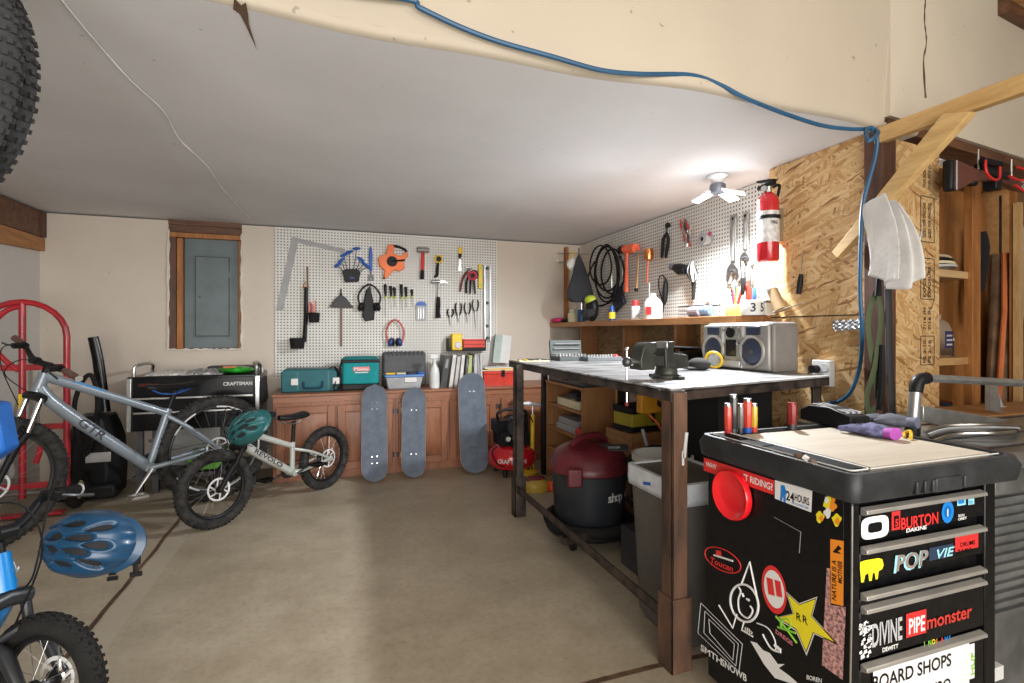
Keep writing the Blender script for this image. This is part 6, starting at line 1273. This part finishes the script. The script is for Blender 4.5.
# front stickers (plane y = .0115) -------------------------------------------------
O_ = Vector((HX0, HY0, 0)); FY = .0105
def F(px, py, k=0): q = onY(px, py, HY0+FY)-O_; return Vector((q.x, FY-k, q.z))
def quad(b, P, m): b.add(P, [(0, 1, 2, 3)], m)
X_, Z_ = Vector((1, 0, 0)), Vector((0, 0, 1)); mk = lambda n, c: M('sticker '+n, c, .4, var=.02)
sw, sr, sb, sy_, sg_, so, sc_, sp_ = mk('white', (.80, .79, .77)), mk('red', (.72, .03, .03)), mk('blue', (.01, .2, .6)), mk('yellow', (.85, .72, .02)), mk('green', (.25, .6, .05)), mk('orange', (.88, .28, .02)), mk('cyan', (.30, .62, .68)), mk('pink', (.7, .22, .25))
def st(b, name, lab, par=None): o = b.build(name, par or t); o['label'] = lab; return o
def oval(b, P0, P1, u, v, n, m, hole=0, sq=2.6):
    c = (P0+P1)/2; a = (P1-P0).dot(u)/2; h = abs((P1-P0).dot(v))/2; ring = []
    for k in range(36): q = 2*PI*k/36; cq, sq_ = math.cos(q), math.sin(q); ring.append((abs(cq)**(2/sq)*(1 if cq > 0 else -1), abs(sq_)**(2/sq)*(1 if sq_ > 0 else -1)))
    o = [c+u*(a*x)+v*(h*y)+n for x, y in ring]
    if not hole: b.add(o, [tuple(range(36))], m)
    else: i_ = [c+u*(a*x*hole)+v*(h*y*hole*.86)+n for x, y in ring]; b.add(o+i_, [(k, (k+1) % 36, 36+(k+1) % 36, 36+k) for k in range(36)], m)
N0 = Vector((0, -.0006, 0)); N1 = Vector((0, -.0012, 0))
def rectF(b, x0, y0, x1, y1, m, k=.0006):   # upright rectangle from two photo corners
    a, c = F(x0, y1), F(x1, y0); zb = F(x0, y1).z; zt = F(x0, y0).z; b.add([(a.x, FY-k, zb), (c.x, FY-k, zb), (c.x, FY-k, zt), (a.x, FY-k, zt)], [(0, 1, 2, 3)], m)
b = B(); c0, c1 = F(861, 541), F(888.5, 517); c1.z = F(861, 520).z+.004; c0.z = F(861, 541).z; oval(b, c0, c1, X_, Z_, N0, sw, .52, 4); st(b, 'logo_sticker', 'white rounded square O logo sticker', dro[0])
b = B(); a = F(892, 532); b.text('BURTON', F(901, 529.5)+N0, X_, Z_, .030, sr, wid=F(938, 520).x-F(901, 520).x); rectF(b, 891.5, 512, 900, 530.5, sr); b.add([F(893.5, 528)+N1, F(898.5, 526.5)+N1, F(898.5, 515)+N1, F(893.5, 516)+N1], [(0, 1, 2, 3)], ckb); b.text('5', F(894.5, 526)+N1*1.5, X_, Z_, .018, sr); st(b, 'brand_sticker', 'red lettered sticker', dro[0])
b = B(); b.text('DAKINE', F(906, 532.5)+N0, X_, Z_, .010, sw, wid=.075, shear=.1); st(b, 'brand_sticker', 'small white lettered sticker', dro[0])
b = B(); oval(b, F(941.5, 524), F(953.5, 500), X_, Z_, N0, sb, 0, 2); oval(b, F(944, 518), F(951, 505), X_, Z_, N1, mk('deep blue', (.0, .12, .42)), 0, 2); b.text('1', F(947, 516)+N1*1.6, X_, Z_, .020, sw, 'c'); st(b, 'round_sticker', 'blue oval sticker with a white 1', dro[0])
b = B(); rectF(b, 957, 497, 965.5, 506, sc_); rectF(b, 958, 500, 964, 504, sb, .001); rectF(b, 968, 496, 974, 505, sc_); b.text('TO', F(968.5, 504)+N1, X_, Z_, .008, sb); st(b, 'small_sticker', 'two small cyan stickers', dro[0])
b = B(); b.text('SKULL', F(958, 517)+N0, X_, Z_, .007, sw); b.text('CANDY', F(958, 520.5)+N0, X_, Z_, .007, sw); st(b, 'small_sticker', 'tiny white lettering', dro[0])
b = B(); pig = [(860, 562), (864, 560.5), (878, 558), (882, 559), (883.5, 565), (882, 569), (878.5, 571), (877.5, 579), (875.5, 579.5), (874.5, 573), (872.5, 573), (871.5, 580.5), (869, 581), (868, 573), (865, 575), (863.5, 582), (861, 582.5), (860.3, 574), (859.8, 568)]
b.add([F(*q)+N0 for q in pig], [tuple(range(len(pig)))], sy_); st(b, 'animal_sticker', 'yellow pig shaped sticker', dro[1])
b = B(); b.text('POP', F(893.5, 573)+N0, X_, Z_, .044, sc_, wid=F(927, 560).x-F(894, 560).x, shear=.15); b.text('POP', F(896, 571)+N1, X_, Z_, .040, mk('taupe', (.25, .2, .18)), wid=F(927, 560).x-F(896, 560).x, shear=.15); st(b, 'word_sticker', 'pale blue POP sticker', dro[1])
b = B(); rectF(b, 929, 548, 953, 561, mk('navy', (.02, .04, .08))); b.text('VIE', F(934, 559)+N1, X_, Z_, .024, sc_, shear=.4, wid=.07); st(b, 'picture_sticker', 'dark blue sticker with cyan letters', dro[1])
b = B(); rectF(b, 955, 536, 978, 552, sr); b.text('TAMA', F(957, 554)+N1, X_, Z_, .012, ckb, wid=.06); b.text('DRUMS', F(960, 547)+N1, X_, Z_, .012, ckb, wid=.06); st(b, 'word_sticker', 'red sticker with black lettering', dro[1])
b = B(); b.text('DIVINE', F(872, 647)+N0, X_, Z_, .058, mk('silver', (.42, .42, .43)), wid=F(903, 630).x-F(873, 630).x); b.text('DEWITT', F(882, 652)+N1, X_, Z_, .011, sw); st(b, 'word_sticker', 'silver serif lettered sticker', dro[3])
b = B(); 
for k in range(40): x = 859.5+random.random()*12; y = 624+random.random()*34-(x-860)*.2; q = F(x, y)+N0; r_ = random.uniform(.002, .007); b.add([q+Vector((-r_, 0, -r_)), q+Vector((r_, 0, -r_*.6)), q+Vector((r_*.5, 0, r_)), q+Vector((-r_, 0, r_*.4))], [(0, 1, 2, 3)], sw)
st(b, 'splatter_sticker', 'white speckled sticker', dro[3])
b = B(); rectF(b, 906, 614, 926, 638, sr); b.text('PIPE', F(908.5, 634)+N1, X_, Z_, .040, sw, wid=F(925, 625).x-F(909, 625).x); b.text('monster', F(926.5, 629)+N1, X_, Z_, .036, mk('brick', (.5, .04, .03)), wid=F(972, 620).x-F(927, 620).x); st(b, 'word_sticker', 'red PIPE monster sticker', dro[3])
b = B()
for k, c_ in enumerate((sg_, sg_, sy_, so, sr, sb, sb)): b.text('INDIANS'[k], F(924+k*4.1, 646-k*1.0)+N0, X_, Z_, .012, c_)
st(b, 'word_sticker', 'rainbow lettered sticker', dro[3])
b = B(); rectF(b, 873, 668, 969, 735, sw); b.text('BOARD SHOPS', F(872, 690)+N1, X_, Z_, .034, ckb, wid=.29); b.text('IDAHO', F(905, 696)+N1, X_, Z_, .012, ckb); b.text('WE ROLL H2O', F(880, 712)+N1, X_, Z_, .03, ckb, wid=.26); rectF(b, 966.5, 645, 974, 680, sw, .0012); b.text('HUF', F(973.5, 674)+N1*2, Z_, -X_, .014, sg_, wid=.06); st(b, 'word_sticker', 'large black and white lettered sticker', dro[4])
# side stickers on the plane x = .0175 -------------------------------------------------
SXp = .0175; Yd = Vector((0, -1, 0)); NS = Vector((-.0006, 0, 0))
def Sd(px, py, k=1): q = onX(px, py, HX0+SXp)-O_; return Vector((SXp-.0006*k, q.y, q.z))
def polyS(b, pts, m, k=1): b.add([Sd(x, y, k) for x, y in pts], [tuple(range(len(pts)))], m)
def lineS(b, pts, r, m, closed=False, sm=0, k=1): P = [Sd(x, y, k) for x, y in pts]; P = spl(P, sm, closed) if sm else P; b.tube(P, r, m, 5, closed=closed)
def textS(b, s, p0, p1, h, m, k=2, **kw): a, c = Sd(*p0, k), Sd(*p1, k); d = c-a; b.text(s, a, d, Vector((-1, 0, 0)).cross(d) if False else (Z_ if abs(d.z) < abs(d.y) else -Yd), h, m, wid=d.length, **kw)
b = B(); polyS(b, [(704, 457.5), (774.5, 480.5), (774, 495), (704, 470.5)], sr); textS(b, 'WHY', (706, 465.8), (717, 469.6), .016, sw); textS(b, "'T RIDING?", (744, 480), (773, 490.6), .020, sw); st(b, 'banner_sticker', 'red banner sticker with white capitals')
b = B(); c = Sd(735, 494.5); prof = [(0, .010), (.046, .010), (.058, .014), (.067, .022), (.073, .024), (.076, .018), (.074, .004), (.05, .0)]; b.lathe(prof, c, M('bright red dish', (.85, .012, .02), .25, var=.02, coat=.5), (-1, 0, 0), 40); b.build('magnetic_dish', t, ang=60)['label'] = 'bright red round dish stuck to the side'
b = B(); polyS(b, [(775, 480), (812.5, 490.5), (811.5, 512.5), (775, 498.5)], sw); textS(b, '24', (786.5, 500), (794, 503), .026, ckb, wid=None) if 0 else None; textS(b, '24', (786.5, 499.5), (794.5, 502.5), .026, ckb); textS(b, 'HOURS', (795, 500.5), (809.5, 505.5), .020, ckb); textS(b, 'OF SCHWEITZER', (792, 503.5), (809, 509.5), .006, sb)
polyS(b, [(781, 485), (785, 485.5), (786, 490), (788, 492), (786, 495), (786, 503), (784, 502), (783.5, 496), (782, 501.5), (780.3, 501), (781, 492)], sb, 2); st(b, 'event_sticker', 'white sticker with a blue figure and dark letters')
b = B(); random.seed(3)
for k, (x, y, r, m_) in enumerate(((829, 503, 7, sy_), (833, 506, 5, so), (820, 517, 5.5, sy_), (837, 520, 6, sy_), (828, 513, 5, sw), (822, 518, 3, so), (838, 521, 3.2, so), (827, 500, 3, sw), (834, 500, 2.5, so))): polyS(b, [(x+r*(1+.25*math.sin(3*a+k))*math.cos(a)*.75, y+r*(1+.2*math.cos(4*a))*math.sin(a)) for a in [2*PI*j/14 for j in range(14)]], m_, 1+k*.3)
st(b, 'splash_sticker', 'yellow and orange splash sticker')
b = B(); polyS(b, [(830.5, 539), (844, 541), (843.5, 606), (830.5, 603)], so); q0, q1 = Sd(842, 598, 2), Sd(842, 556, 2); b.text('NATURE IS A', Sd(836.5, 601, 2), Z_, -Yd*-1 if False else Vector((0, 1, 0)), .012, ckb, wid=.10); b.text('MOTHER', Sd(842.5, 584, 2), Z_, Vector((0, 1, 0)), .012, ckb, wid=.055); polyS(b, [(833, 552), (839, 545), (842, 549), (838, 551), (842, 554), (836, 553)], ckb, 2); st(b, 'strip_sticker', 'orange upright strip sticker with black words')
b = B(); polyS(b, [(827, 568), (831, 569), (831, 605), (846, 607), (843, 680), (822, 665)], M('pink pattern sticker', (.55, .28, .26), .5, var=.7, vs=120, col2=(.10, .06, .06))); st(b, 'pattern_sticker', 'faded pink and grey patterned sticker')
b = B(); lineS(b, [(723+18*math.cos(a), 560+11*math.sin(a)+7*math.cos(a)) for a in [2*PI*j/28 for j in range(28)]], .0018, sr, True); textS(b, 'Toucan', (710, 562), (733, 572), .020, sr, shear=.2); lineS(b, [(714, 555), (724, 558), (733, 561)], .003, sw); polyS(b, [(716, 550), (721, 551), (722, 556), (716, 555)], sr); st(b, 'oval_sticker', 'red outlined oval sticker')
b = B(); lineS(b, [(742, 583), (750, 562), (758.5, 603)], .0032, sw); lineS(b, [(743.5+14*math.cos(a)+1, 603+18.5*math.sin(a)+3*math.cos(a)) for a in [2*PI*j/20 for j in range(20)]], .0034, sw, True, 3); lineS(b, [(739, 587), (741, 592), (738.5, 600), (740, 612), (748, 618), (753, 611), (750.5, 606)], .0030, sw, sm=4); lineS(b, [(742.5, 593), (744, 597)], .004, sw); lineS(b, [(747, 599), (749.5, 600)], .004, sw); lineS(b, [(719, 605), (733, 628), (737, 614), (733, 613)], .0028, sw); lineS(b, [(744, 622), (742, 630), (753, 636.5)], .0025, sw); textS(b, 'ilb', (745, 631), (753, 634.5), .014, sw); lineS(b, [(757, 623), (768, 628), (775, 640), (776, 650)], .0020, sw, sm=4); st(b, 'line_drawing_sticker', 'white line drawing of a pointed hat face')
b = B(); oval(b, Sd(762, 605), Sd(787, 573), Yd, Z_, NS, sr, 0, 2); oval(b, Sd(764.5, 601), Sd(785, 576.5), Yd, Z_, NS*2, sw, 0, 2); polyS(b, [(767, 577), (773.2, 579), (775.5, 596), (769, 594)], sr, 4); polyS(b, [(775, 579.5), (781, 581.5), (783, 597.5), (777.3, 596)], sr, 4); st(b, 'round_sticker', 'red and white round sticker with two bars')
star = [(788, 594), (800, 605), (816, 599), (811.5, 616), (835, 642), (813.5, 632), (806.5, 651), (797, 629), (779, 617.5), (794.5, 614)]
cs = Vector((805, 617)); b = B(); polyS(b, [(cs.x+(x-cs.x)*1.14, cs.y+(y-cs.y)*1.14) for x, y in star], sw, 1); polyS(b, [(cs.x+(x-cs.x)*1.06, cs.y+(y-cs.y)*1.06) for x, y in star], ckb, 2); polyS(b, star, sy_, 3); textS(b, 'R', (797, 619), (802, 622), .020, ckb, 4); textS(b, 'R', (803.5, 621.5), (808.5, 625.5), .020, ckb, 4); st(b, 'star_sticker', 'yellow star sticker with a black and white edge')
b = B(); lineS(b, [(776, 616), (786, 628), (797, 643)], .003, sg_); lineS(b, [(786+5*math.cos(a), 624+5.5*math.sin(a)) for a in [2*PI*j/14 for j in range(14)]], .003, sg_, True); lineS(b, [(778, 627), (796, 633)], .003, sg_); textS(b, 'DREGS', (776, 633), (793, 646), .012, sp_); st(b, 'skull_sticker', 'lime green scribble sticker with pink lettering')
b = B(); polyS(b, [(750.5, 641), (757, 643), (763, 650), (770, 653), (778, 664), (785, 664), (779, 668), (790, 676), (799, 684), (790, 683), (775, 678), (764, 664)], sw); lineS(b, [(763, 634), (766, 640), (772, 649), (781, 652)], .003, sw, sm=3); lineS(b, [(775, 645), (781, 650)], .005, sw); st(b, 'swoosh_sticker', 'white swoosh sticker')
b = B(); 
for k in (0, 1, 2): lineS(b, [(701+k*4, 603+k*8), (742.5-k*4, 644-k*0), (739-k*3, 672-k*6), (698+k*6, 633-k*0)], .0012, lgrey, True)
st(b, 'outline_sticker', 'thin grey outlined window sticker')
b = B(); textS(b, 'SMTH', (701, 650), (722, 665), .022, sw); textS(b, 'SNOWB', (722, 665), (747, 682), .022, sw); st(b, 'word_sticker', 'white lettered sticker low on the side')
b = B(); textS(b, 'BOREN', (807, 679), (822, 683), .012, sw);  st(b, 'word_sticker', 'small white arc lettering')
b = B(); lineS(b, [(774, 517), (801, 532), (799.5, 553)], .0010, steel); lineS(b, [(852, 506), (851.5, 600), (850, 690)], .0022, steel, k=-1); st(b, 'scratch', 'bright scratches')
# ---------------------------------------------------------------- screwdrivers at the back of the chest
for k, (px, py0, m_, m2, r, lab) in enumerate(((728, 404, redm, M('clear red grip', (.5, .03, .04), .2), .0125, 'red screwdriver with a steel cap at the left of the group behind the chest'), (733.5, 395, M('clear black grip', (.03, .03, .03), .2), steel, .0125, 'tallest black screwdriver in the group behind the chest'), (740.5, 404, M('smoke grip', (.16, .15, .14), .2), steel, .010, 'grey smoke handled screwdriver in the middle of the group'), (747.5, 399, redm, blue, .014, 'red and blue screwdriver in the group behind the chest'), (754, 404, M('amber grip', (.6, .42, .03), .25), redm, .0115, 'amber screwdriver at the right of the group behind the chest'), (792, 403, M('maroon grip', (.25, .02, .02), .3), dred, .016, 'maroon screwdriver standing alone by the black tray'))):
    q = onY(px, py0, HY1-.03 if k < 5 else HY1-.035); t2 = thing('screwdriver', lab, 'screwdriver', (q.x, q.y, .857), group='screwdrivers standing in the chest back rim'); h_ = q.z-.857
    b = B(); b.tube([(0, 0, .0), (0, 0, .02), (0, 0, h_*.45), (0, 0, h_-.01), (0, 0, h_)], [r*.8, r*.9, r, r, r*.8], m_, 8); b.build('grip', t2); B().cyl((0, 0, h_-.014), (0, 0, h_+.002), r*.92, steel if k < 5 else m_, 12).build('cap', t2); B().cyl((0, 0, .0), (0, 0, .018), r*.95, m2 if k in (0, 3, 4) else dsteel, 10).build('ferrule', t2)
def ct(px, py): return onZ(px, py, .862)
tagt = thing('magazine_holder', 'long black open tray with grey foam strips on the back right of the chest top', 'tray', ct(846, 430), -1.0)
tagt.location = ct(800, 419)+Vector((0, 0, 0)); a, c = ct(800, 419), ct(850, 431.5); dd_ = (c-a); tagt.rotation_euler = (0, 0, math.atan2(dd_.y, dd_.x)); L_ = dd_.length
B().loft([[Vector((x, y, z)) for x, z in ((0, 0), (L_, 0), (L_, .05), (L_*.6, .068), (.05, .062), (.0, .04))] for y in (.0, .075)], blk).build('tray_body', tagt, bevel=.004)
b = B()
for k in range(3): b.hexa([(.05, .01+.022*k, .060), (L_-.03, .01+.022*k, .05), (L_-.03, .024+.022*k, .05), (.05, .024+.022*k, .060), (.05, .01+.022*k, .069), (L_-.03, .01+.022*k, .062), (L_-.03, .024+.022*k, .062), (.05, .024+.022*k, .069)], grey)
b.build('foam_strip', tagt)
# gloves
gl = M('blue grey glove knit', (.17, .18, .36), .85, bmp=.5, bsc=200, vs=45, col2=(.06, .05, .10)); gl2 = M('grey glove palm', (.09, .095, .12), .8, bmp=.4); pu = M('purple cuff', (.42, .08, .42), .8)
def glove(p0, p1, lab, m_, cuff, z, flip=1):
    a, c = ct(*p0), ct(*p1); d = c-a; L = d.length; t3 = thing('work_glove', lab, 'glove', a+Vector((0, 0, z)), math.atan2(d.y, d.x), 'pair of work gloves'); 
    b = B(); b.tube([(L*.35, 0, .016), (L*.5, 0, .020), (L*.75, 0, .018), (L*.85, 0, .016)], [.030, .044, .040, .028], m_, 16, flat=.5)
    for k in range(4): y = (-.026+.0175*k); l = (.36, .30, .30, .40)[k]*(1 if flip > 0 else 1); b.tube(spl([(L*.45, y*.9, .016), (L*.2, y*1.15, .018+.003*(k % 2)), (L*(.38-l)+.0, y*1.25, .012)], 4), [.011, .0105, .009], m_, 10)
    b.tube(spl([(L*.68, flip*.026, .016), (L*.52, flip*.05, .02), (L*.34, flip*.052, .014)], 4), [.013, .012, .009], m_, 10); b.build('glove_body', t3)
    B().tube([(L*.82, 0, .017), (L, 0, .019)], [.027, .032], cuff, 16, flat=.6).build('cuff', t3); return t3
glove((845, 431), (896, 440), 'blue grey work glove with a purple cuff on the chest top', gl, pu, 0)
glove((862, 425), (918, 432), 'upper grey work glove with a yellow edge lying on the other glove', gl2, M('slate cuff', (.13, .14, .2), .8), .012, -1)
tag(B().tube(spl([(0, 0, .006), (.02, .01, .008), (.045, .03, .02), (.05, .05, .008), (.02, .03, .004)], 5), .005, yellow, 6).build('glove_lanyard'), 'yellow looped lanyard beside the gloves', 'lanyard').location = ct(910, 440)
cb_ = M('crumpled brown paper', (.12, .07, .05), .8)
for k, (px, py) in enumerate(((799, 459), (806, 461), (813, 464))): tag(B().box((0, 0, .008), (.02, .014, .008), (cb_, paper, cb_)[k], RZ(.5*k) @ RX(.6)).build('scrap'), ['left brown', 'small pale', 'right brown'][k]+' scrap lying in the front slot of the chest top', 'scrap', 'scraps').location = onZ(px, py, .864)
# ================================================================ table saw at the right
al2 = M('satin aluminium', (.42, .42, .41), .35, .75, var=.15, vs=12); gz = M('saw grey panel', (.17, .175, .17), .5, .4, var=.25, vs=6, bmp=.1)
TX, TY = 1.90, 1.0
t = thing('table_saw', 'aluminium and grey metal table saw behind the foreground tool chest at the right edge', 'table saw', (TX, TY, 0))
def q(x, y, z): return Vector((x-TX, y-TY, z))
B().bb((.0, .0, .70), (1.2, .62, .80), gz).bb((.06, .05, .05), (1.2, .58, .70), gz).build('saw_body', t, bevel=.006)
b = B(); b.bb((-.06, -.06, .80), (1.2, .70, .825), M('cast table grey', (.26, .27, .26), .3, .7, var=.2)); b.build('table_top', t, bevel=.004)
b = B()
for y in (.06, .2, .42, .56): b.bb((-.03, y, .825), (1.2, y+.014, .828), dsteel)
b.build('table_slot', t)
for k in range(13): B().bb((.02, .035, .30+.03*k), (.45, .055, .314+.03*k), gz).build('side_louver', t)
B().bb((-.07, -.02, .16), (.0, .04, .2), white).build('foot_bar', t)
rb0, rb1 = onY(925, 378, 1.30)-Vector((TX, TY, 0)), onY(1075, 386, 1.30)-Vector((TX, TY, 0))
B().tube([rb0, rb1], .016, al2, 4).build('fence_rail', t, bevel=.003)
B().tube(spl([rb0+Vector((.01, 0, 0)), rb0+Vector((-.035, 0, -.01)), rb0+Vector((-.05, 0, -.05))], 6), .022, blk, 12).build('rail_elbow', t)
lg0 = rb0+Vector((-.05, 0, -.05)); B().tube([lg0, lg0+Vector((-.015, .0, -.12))], .019, al2, 12).tube([lg0+Vector((-.015, 0, -.10)), lg0+Vector((-.02, 0, -.20))], .024, blk, 12).build('support_tube', t)
for s in (-.04, .04): pass
w0, w1 = onY(932, 410, 1.42), onY(1060, 440, 1.25)
b = B(); P = [onY(x, y, 1.40)-Vector((TX, TY, 0)) for x, y in ((918, 405), (1080, 432), (1080, 468), (918, 420))]; b.prism([(v.x, v.z) for v in P], (0, P[0].y, 0), (1, 0, 0), (0, 0, 1), .02, al2); b.build('fence_wall', t, bevel=.003)
b = B(); P = [onY(x, y, 1.5)-Vector((TX, TY, 0)) for x, y in ((985, 380), (992, 380), (996, 412), (985, 410))]; b.prism([(v.x, v.z) for v in P], (0, P[0].y, 0), (1, 0, 0), (0, 0, 1), .02, al2)
P = [onY(x, y, 1.62)-Vector((TX, TY, 0)) for x, y in ((993, 384), (1001, 406), (1080, 416), (1080, 446), (990, 428))]; b.prism([(v.x, v.z) for v in P], (0, P[0].y, 0), (1, 0, 0), (0, 0, 1), .01, frost); b.build('blade_guard', t)
for k in range(4): a = onZ(925+k*3, 432+k*3, .83); tag(B().tube(spl([Vector((0, 0, 0)), Vector((.12, .0, .015)), Vector((.25, -.05, .02)), Vector((.4, -.08+.02*k, .01))], 5), .006, (steel, grey, dsteel, steel)[k], 6).build('metal_strip'), ['farthest bright', 'second, dull grey', 'third, dark', 'nearest bright'][k]+' curved metal strip lying on the saw table', 'strip', 'metal strips on the saw table').location = a
t4 = thing('wood_deck_piece', 'brown sheet of wood lying behind the table saw fence', 'board', (2.86, 1.46, .81)); B().bb((-.2, 0, 0), (.9, .26, .02), shelfw).build('sheet', t4, bevel=.002)
# ================================================================ closet contents behind the strand board wall
def rp(s, o, z): return Vector(rw(s, o, z))
angw = math.atan2(dirw.y, dirw.x)
t = thing('closet_shelving', 'pine shelving with three boards inside the closet behind the strand board wall', 'shelving', rp(.55, -.12, 0), angw)
for z in (.30, .72, 1.06, 1.535): B().bb((0, .0, z-.04), (.46, .40, z), ply if z > 1.5 else pinex).build('shelf_board', t, bevel=.002)
B().bb((.43, -.02, 0), (.52, .02, 2.06), orwood).build('post', t, bevel=.002); B().bb((.53, .16, 0), (1.04, .18, 2.06), wood('closet divider', (.46, .2, .06), (.34, .14, .04), 'z')).build('divider_panel', t); B().bb((.0, .41, 0), (.5, .42, 2.06), plyc).build('back_panel', t)
t = thing('opening_jamb', 'orange lumber jamb at the left side of the closet opening', 'door frame', rp(.482, -.06, 0), angw); B().bb((0, 0, 0), (.018, .09, 2.1), pinez).build('jamb_board', t); B().bb((-.03, .03, 0), (0, .09, 2.1), orwood).build('stud', t)
t = thing('opening_jamb', 'pale lumber post at the far right side of the closet opening', 'door frame', rp(1.37, -.04, 0), angw); B().bb((0, 0, 0), (.04, .03, 1.95), pinez).build('jamb_board', t); B().bb((.01, .03, 0), (.05, .05, 2.1), orwood).build('stud', t)
t = thing('jug', 'tan grey gallon jug with a blue label on the closet shelf', 'jug', rp(.86, -.22, 1.06), angw); B().loft([[Vector((x*k, y*k, z)) for x, y in ((-.075, -.05), (.075, -.05), (.075, .05), (-.075, .05))] for z, k in ((0, .95), (.01, 1), (.15, 1), (.19, .8), (.215, .35))], M('tan jug', (.34, .26, .19), .4)).build('jug_body', t, bevel=.012); B().cyl((0, 0, .21), (0, 0, .24), .025, M('jug cap', (.4, .3, .28), .5), 16).build('cap', t); b = B(); b.bb((-.01, -.053, .05), (.068, -.049, .145), M('navy label', (.03, .04, .12), .4)); 
for z in (.065, .09, .115): b.bb((.0, -.055, z), (.055, -.053, z+.010), lgrey)
b.build('label_sheet', t)
t = thing('small_can', 'dark can with a white lid beside the tan jug', 'can', rp(.985, -.22, 1.06)); B().lathe([(0, 0), (.03, 0), (.03, .09), (0, .09)], (0, 0, 0), dgry).build('can_body', t); B().lathe([(0, .09), (.032, .09), (.032, .105), (0, .105)], (0, 0, 0), white).build('lid', t)
for k in range(4): tag(B().torus((0, 0, .02+.018*k), (.05*k, .1, 1), .11-.008*k, .008, (lgrey, cream, blk, M('tan rope', (.5, .4, .28), .8))[k], 32, 6).build('coiled_cable'), ['lowest light grey', 'second, cream', 'third, black', 'topmost, tan'][k]+' cable coil on the top closet shelf', 'cable', 'cable coils on the closet shelf').location = rp(.90, -.26, 1.54)
for k in range(5): tag(B().box((0, 0, .04), (.09, .12, .07), (blk, dgry, blk, navm := nav, dred)[k], RZ(.4*k)).build('dark_box', bevel=.01), ['small black box at the left', 'dark grey box second from the left', 'black box in the middle', 'navy box', 'maroon box at the right'][k]+' on the low closet shelf', 'box', 'boxes on the low closet shelf').location = rp(.70+.08*k, -.2-.02*k, .72)
t = thing('fur_straps', 'black fuzzy straps hanging inside the closet by the divider', 'strap', rp(1.25, -.2, 1.90)); fz = M('black fuzz', (.01, .01, .012), .95, bmp=.8, bsc=200)
for k in range(2): B().tube(spl([(.07*k, 0, -.07-.03*k), (.07*k+.01, 0, -.2), (.08*k-.03, 0, -.5+.1*k), (.07*k-.02, .0, -.66+.2*k)], 6), [.02, .03, .026, .018], fz, 10).build('strap', t)
B().tube([(.03, 0, .12), (.03, 0, -.06)], .006, blk, 6).build('hook_cord', t)
t = thing('leather_jacket', 'orange edged brown leather coat hanging in the closet at the right edge', 'coat', rp(1.38, -.16, 1.72)); lt = M('worn brown suede', (.20, .12, .065), .85, var=.3, vs=8, bmp=.4)
b = B(); rings = []
for i in range(14):
    s = i/13; w1 = .02+.20*s; rings.append([Vector((.06+.10*s+w1*math.cos(a), .05*math.sin(a)*(1+.5*math.sin(5*a)), -.05-.95*s)) for a in [2*PI*j/26 for j in range(26)]])
b.loft(rings, lt); b.build('coat_body', t); B().tube([(.04, -.03, -.05), (-.0, -.05, -.4), (-.055, -.05, -.95)], .014, M('orange trim', (.62, .17, .05), .8), 8).build('edge_trim', t); B().tube([(.06, 0, .3), (.06, 0, -.06)], .006, blk, 6).build('hanger_cord', t)
# crossbow on the beam
p = rp(.42, .05, 1.955); t = thing('crossbow', 'brown stocked crossbow with red cables hung below the dark beam', 'crossbow', p, angw); stk = M('brown stock', (.12, .042, .03), .4, var=.1)
b = B(); b.loft([[Vector((x, y, z)) for y, z in ((-.02, h0), (.02, h0), (.02, h1), (-.02, h1))] for x, h0, h1 in ((-.015, -.075, .06), (.01, -.08, .065), (.16, -.02, .052), (.30, .005, .05), (.48, .02, .055), (.62, .0, .05), (.9, .01, .03))], stk); b.build('stock', t, bevel=.008)
B().bb((-.05, -.022, -.085), (-.015, .022, .065), blk).build('butt_pad', t, bevel=.012); B().tube([(-.013, -.0235, -.08), (-.013, -.0235, .06)], .002, white, 5).build('butt_spacer', t)
B().bb((.27, -.03, .03), (.5, .03, .075), blk).bb((.25, -.02, .07), (.47, .02, .09), blk).tube([(.21, -.03, .09), (.36, -.045, .085)], .017, blk, 12).build('scope_mount', t, bevel=.005)
rc = M('red string', (.6, .02, .02), .5)
for k, P in enumerate(([(.22, -.04, .10), (.2, -.05, .03), (.26, -.05, .0), (.33, -.05, .01), (.34, -.05, .07)], [(.55, -.04, .10), (.6, -.05, .09), (.62, -.05, .05), (.55, -.05, .03), (.45, -.045, .04)], [(.5, -.05, .0), (.62, -.06, -.03), (.8, -.06, -.0)])): B().tube(spl(P, 6), .006, rc, 6).build('red_cable', t)
B().sph((.19, -.0, -.02), (.03, .022, .014), blk).build('trigger_guard', t); B().bb((.36, -.03, -.03), (.42, .03, .03), blk).build('riser', t, bevel=.006)
b = B(); b.tube([(.66, -.021, .02), (.69, -.021, .035), (.72, -.021, .02), (.69, -.021, .005)], .0025, white, 5, closed=True); b.build('logo_mark', t)
for x in (.25, .6): B().tube([(x, 0, .05), (x, 0, .16)], .004, steel, 6).build('hook', t)
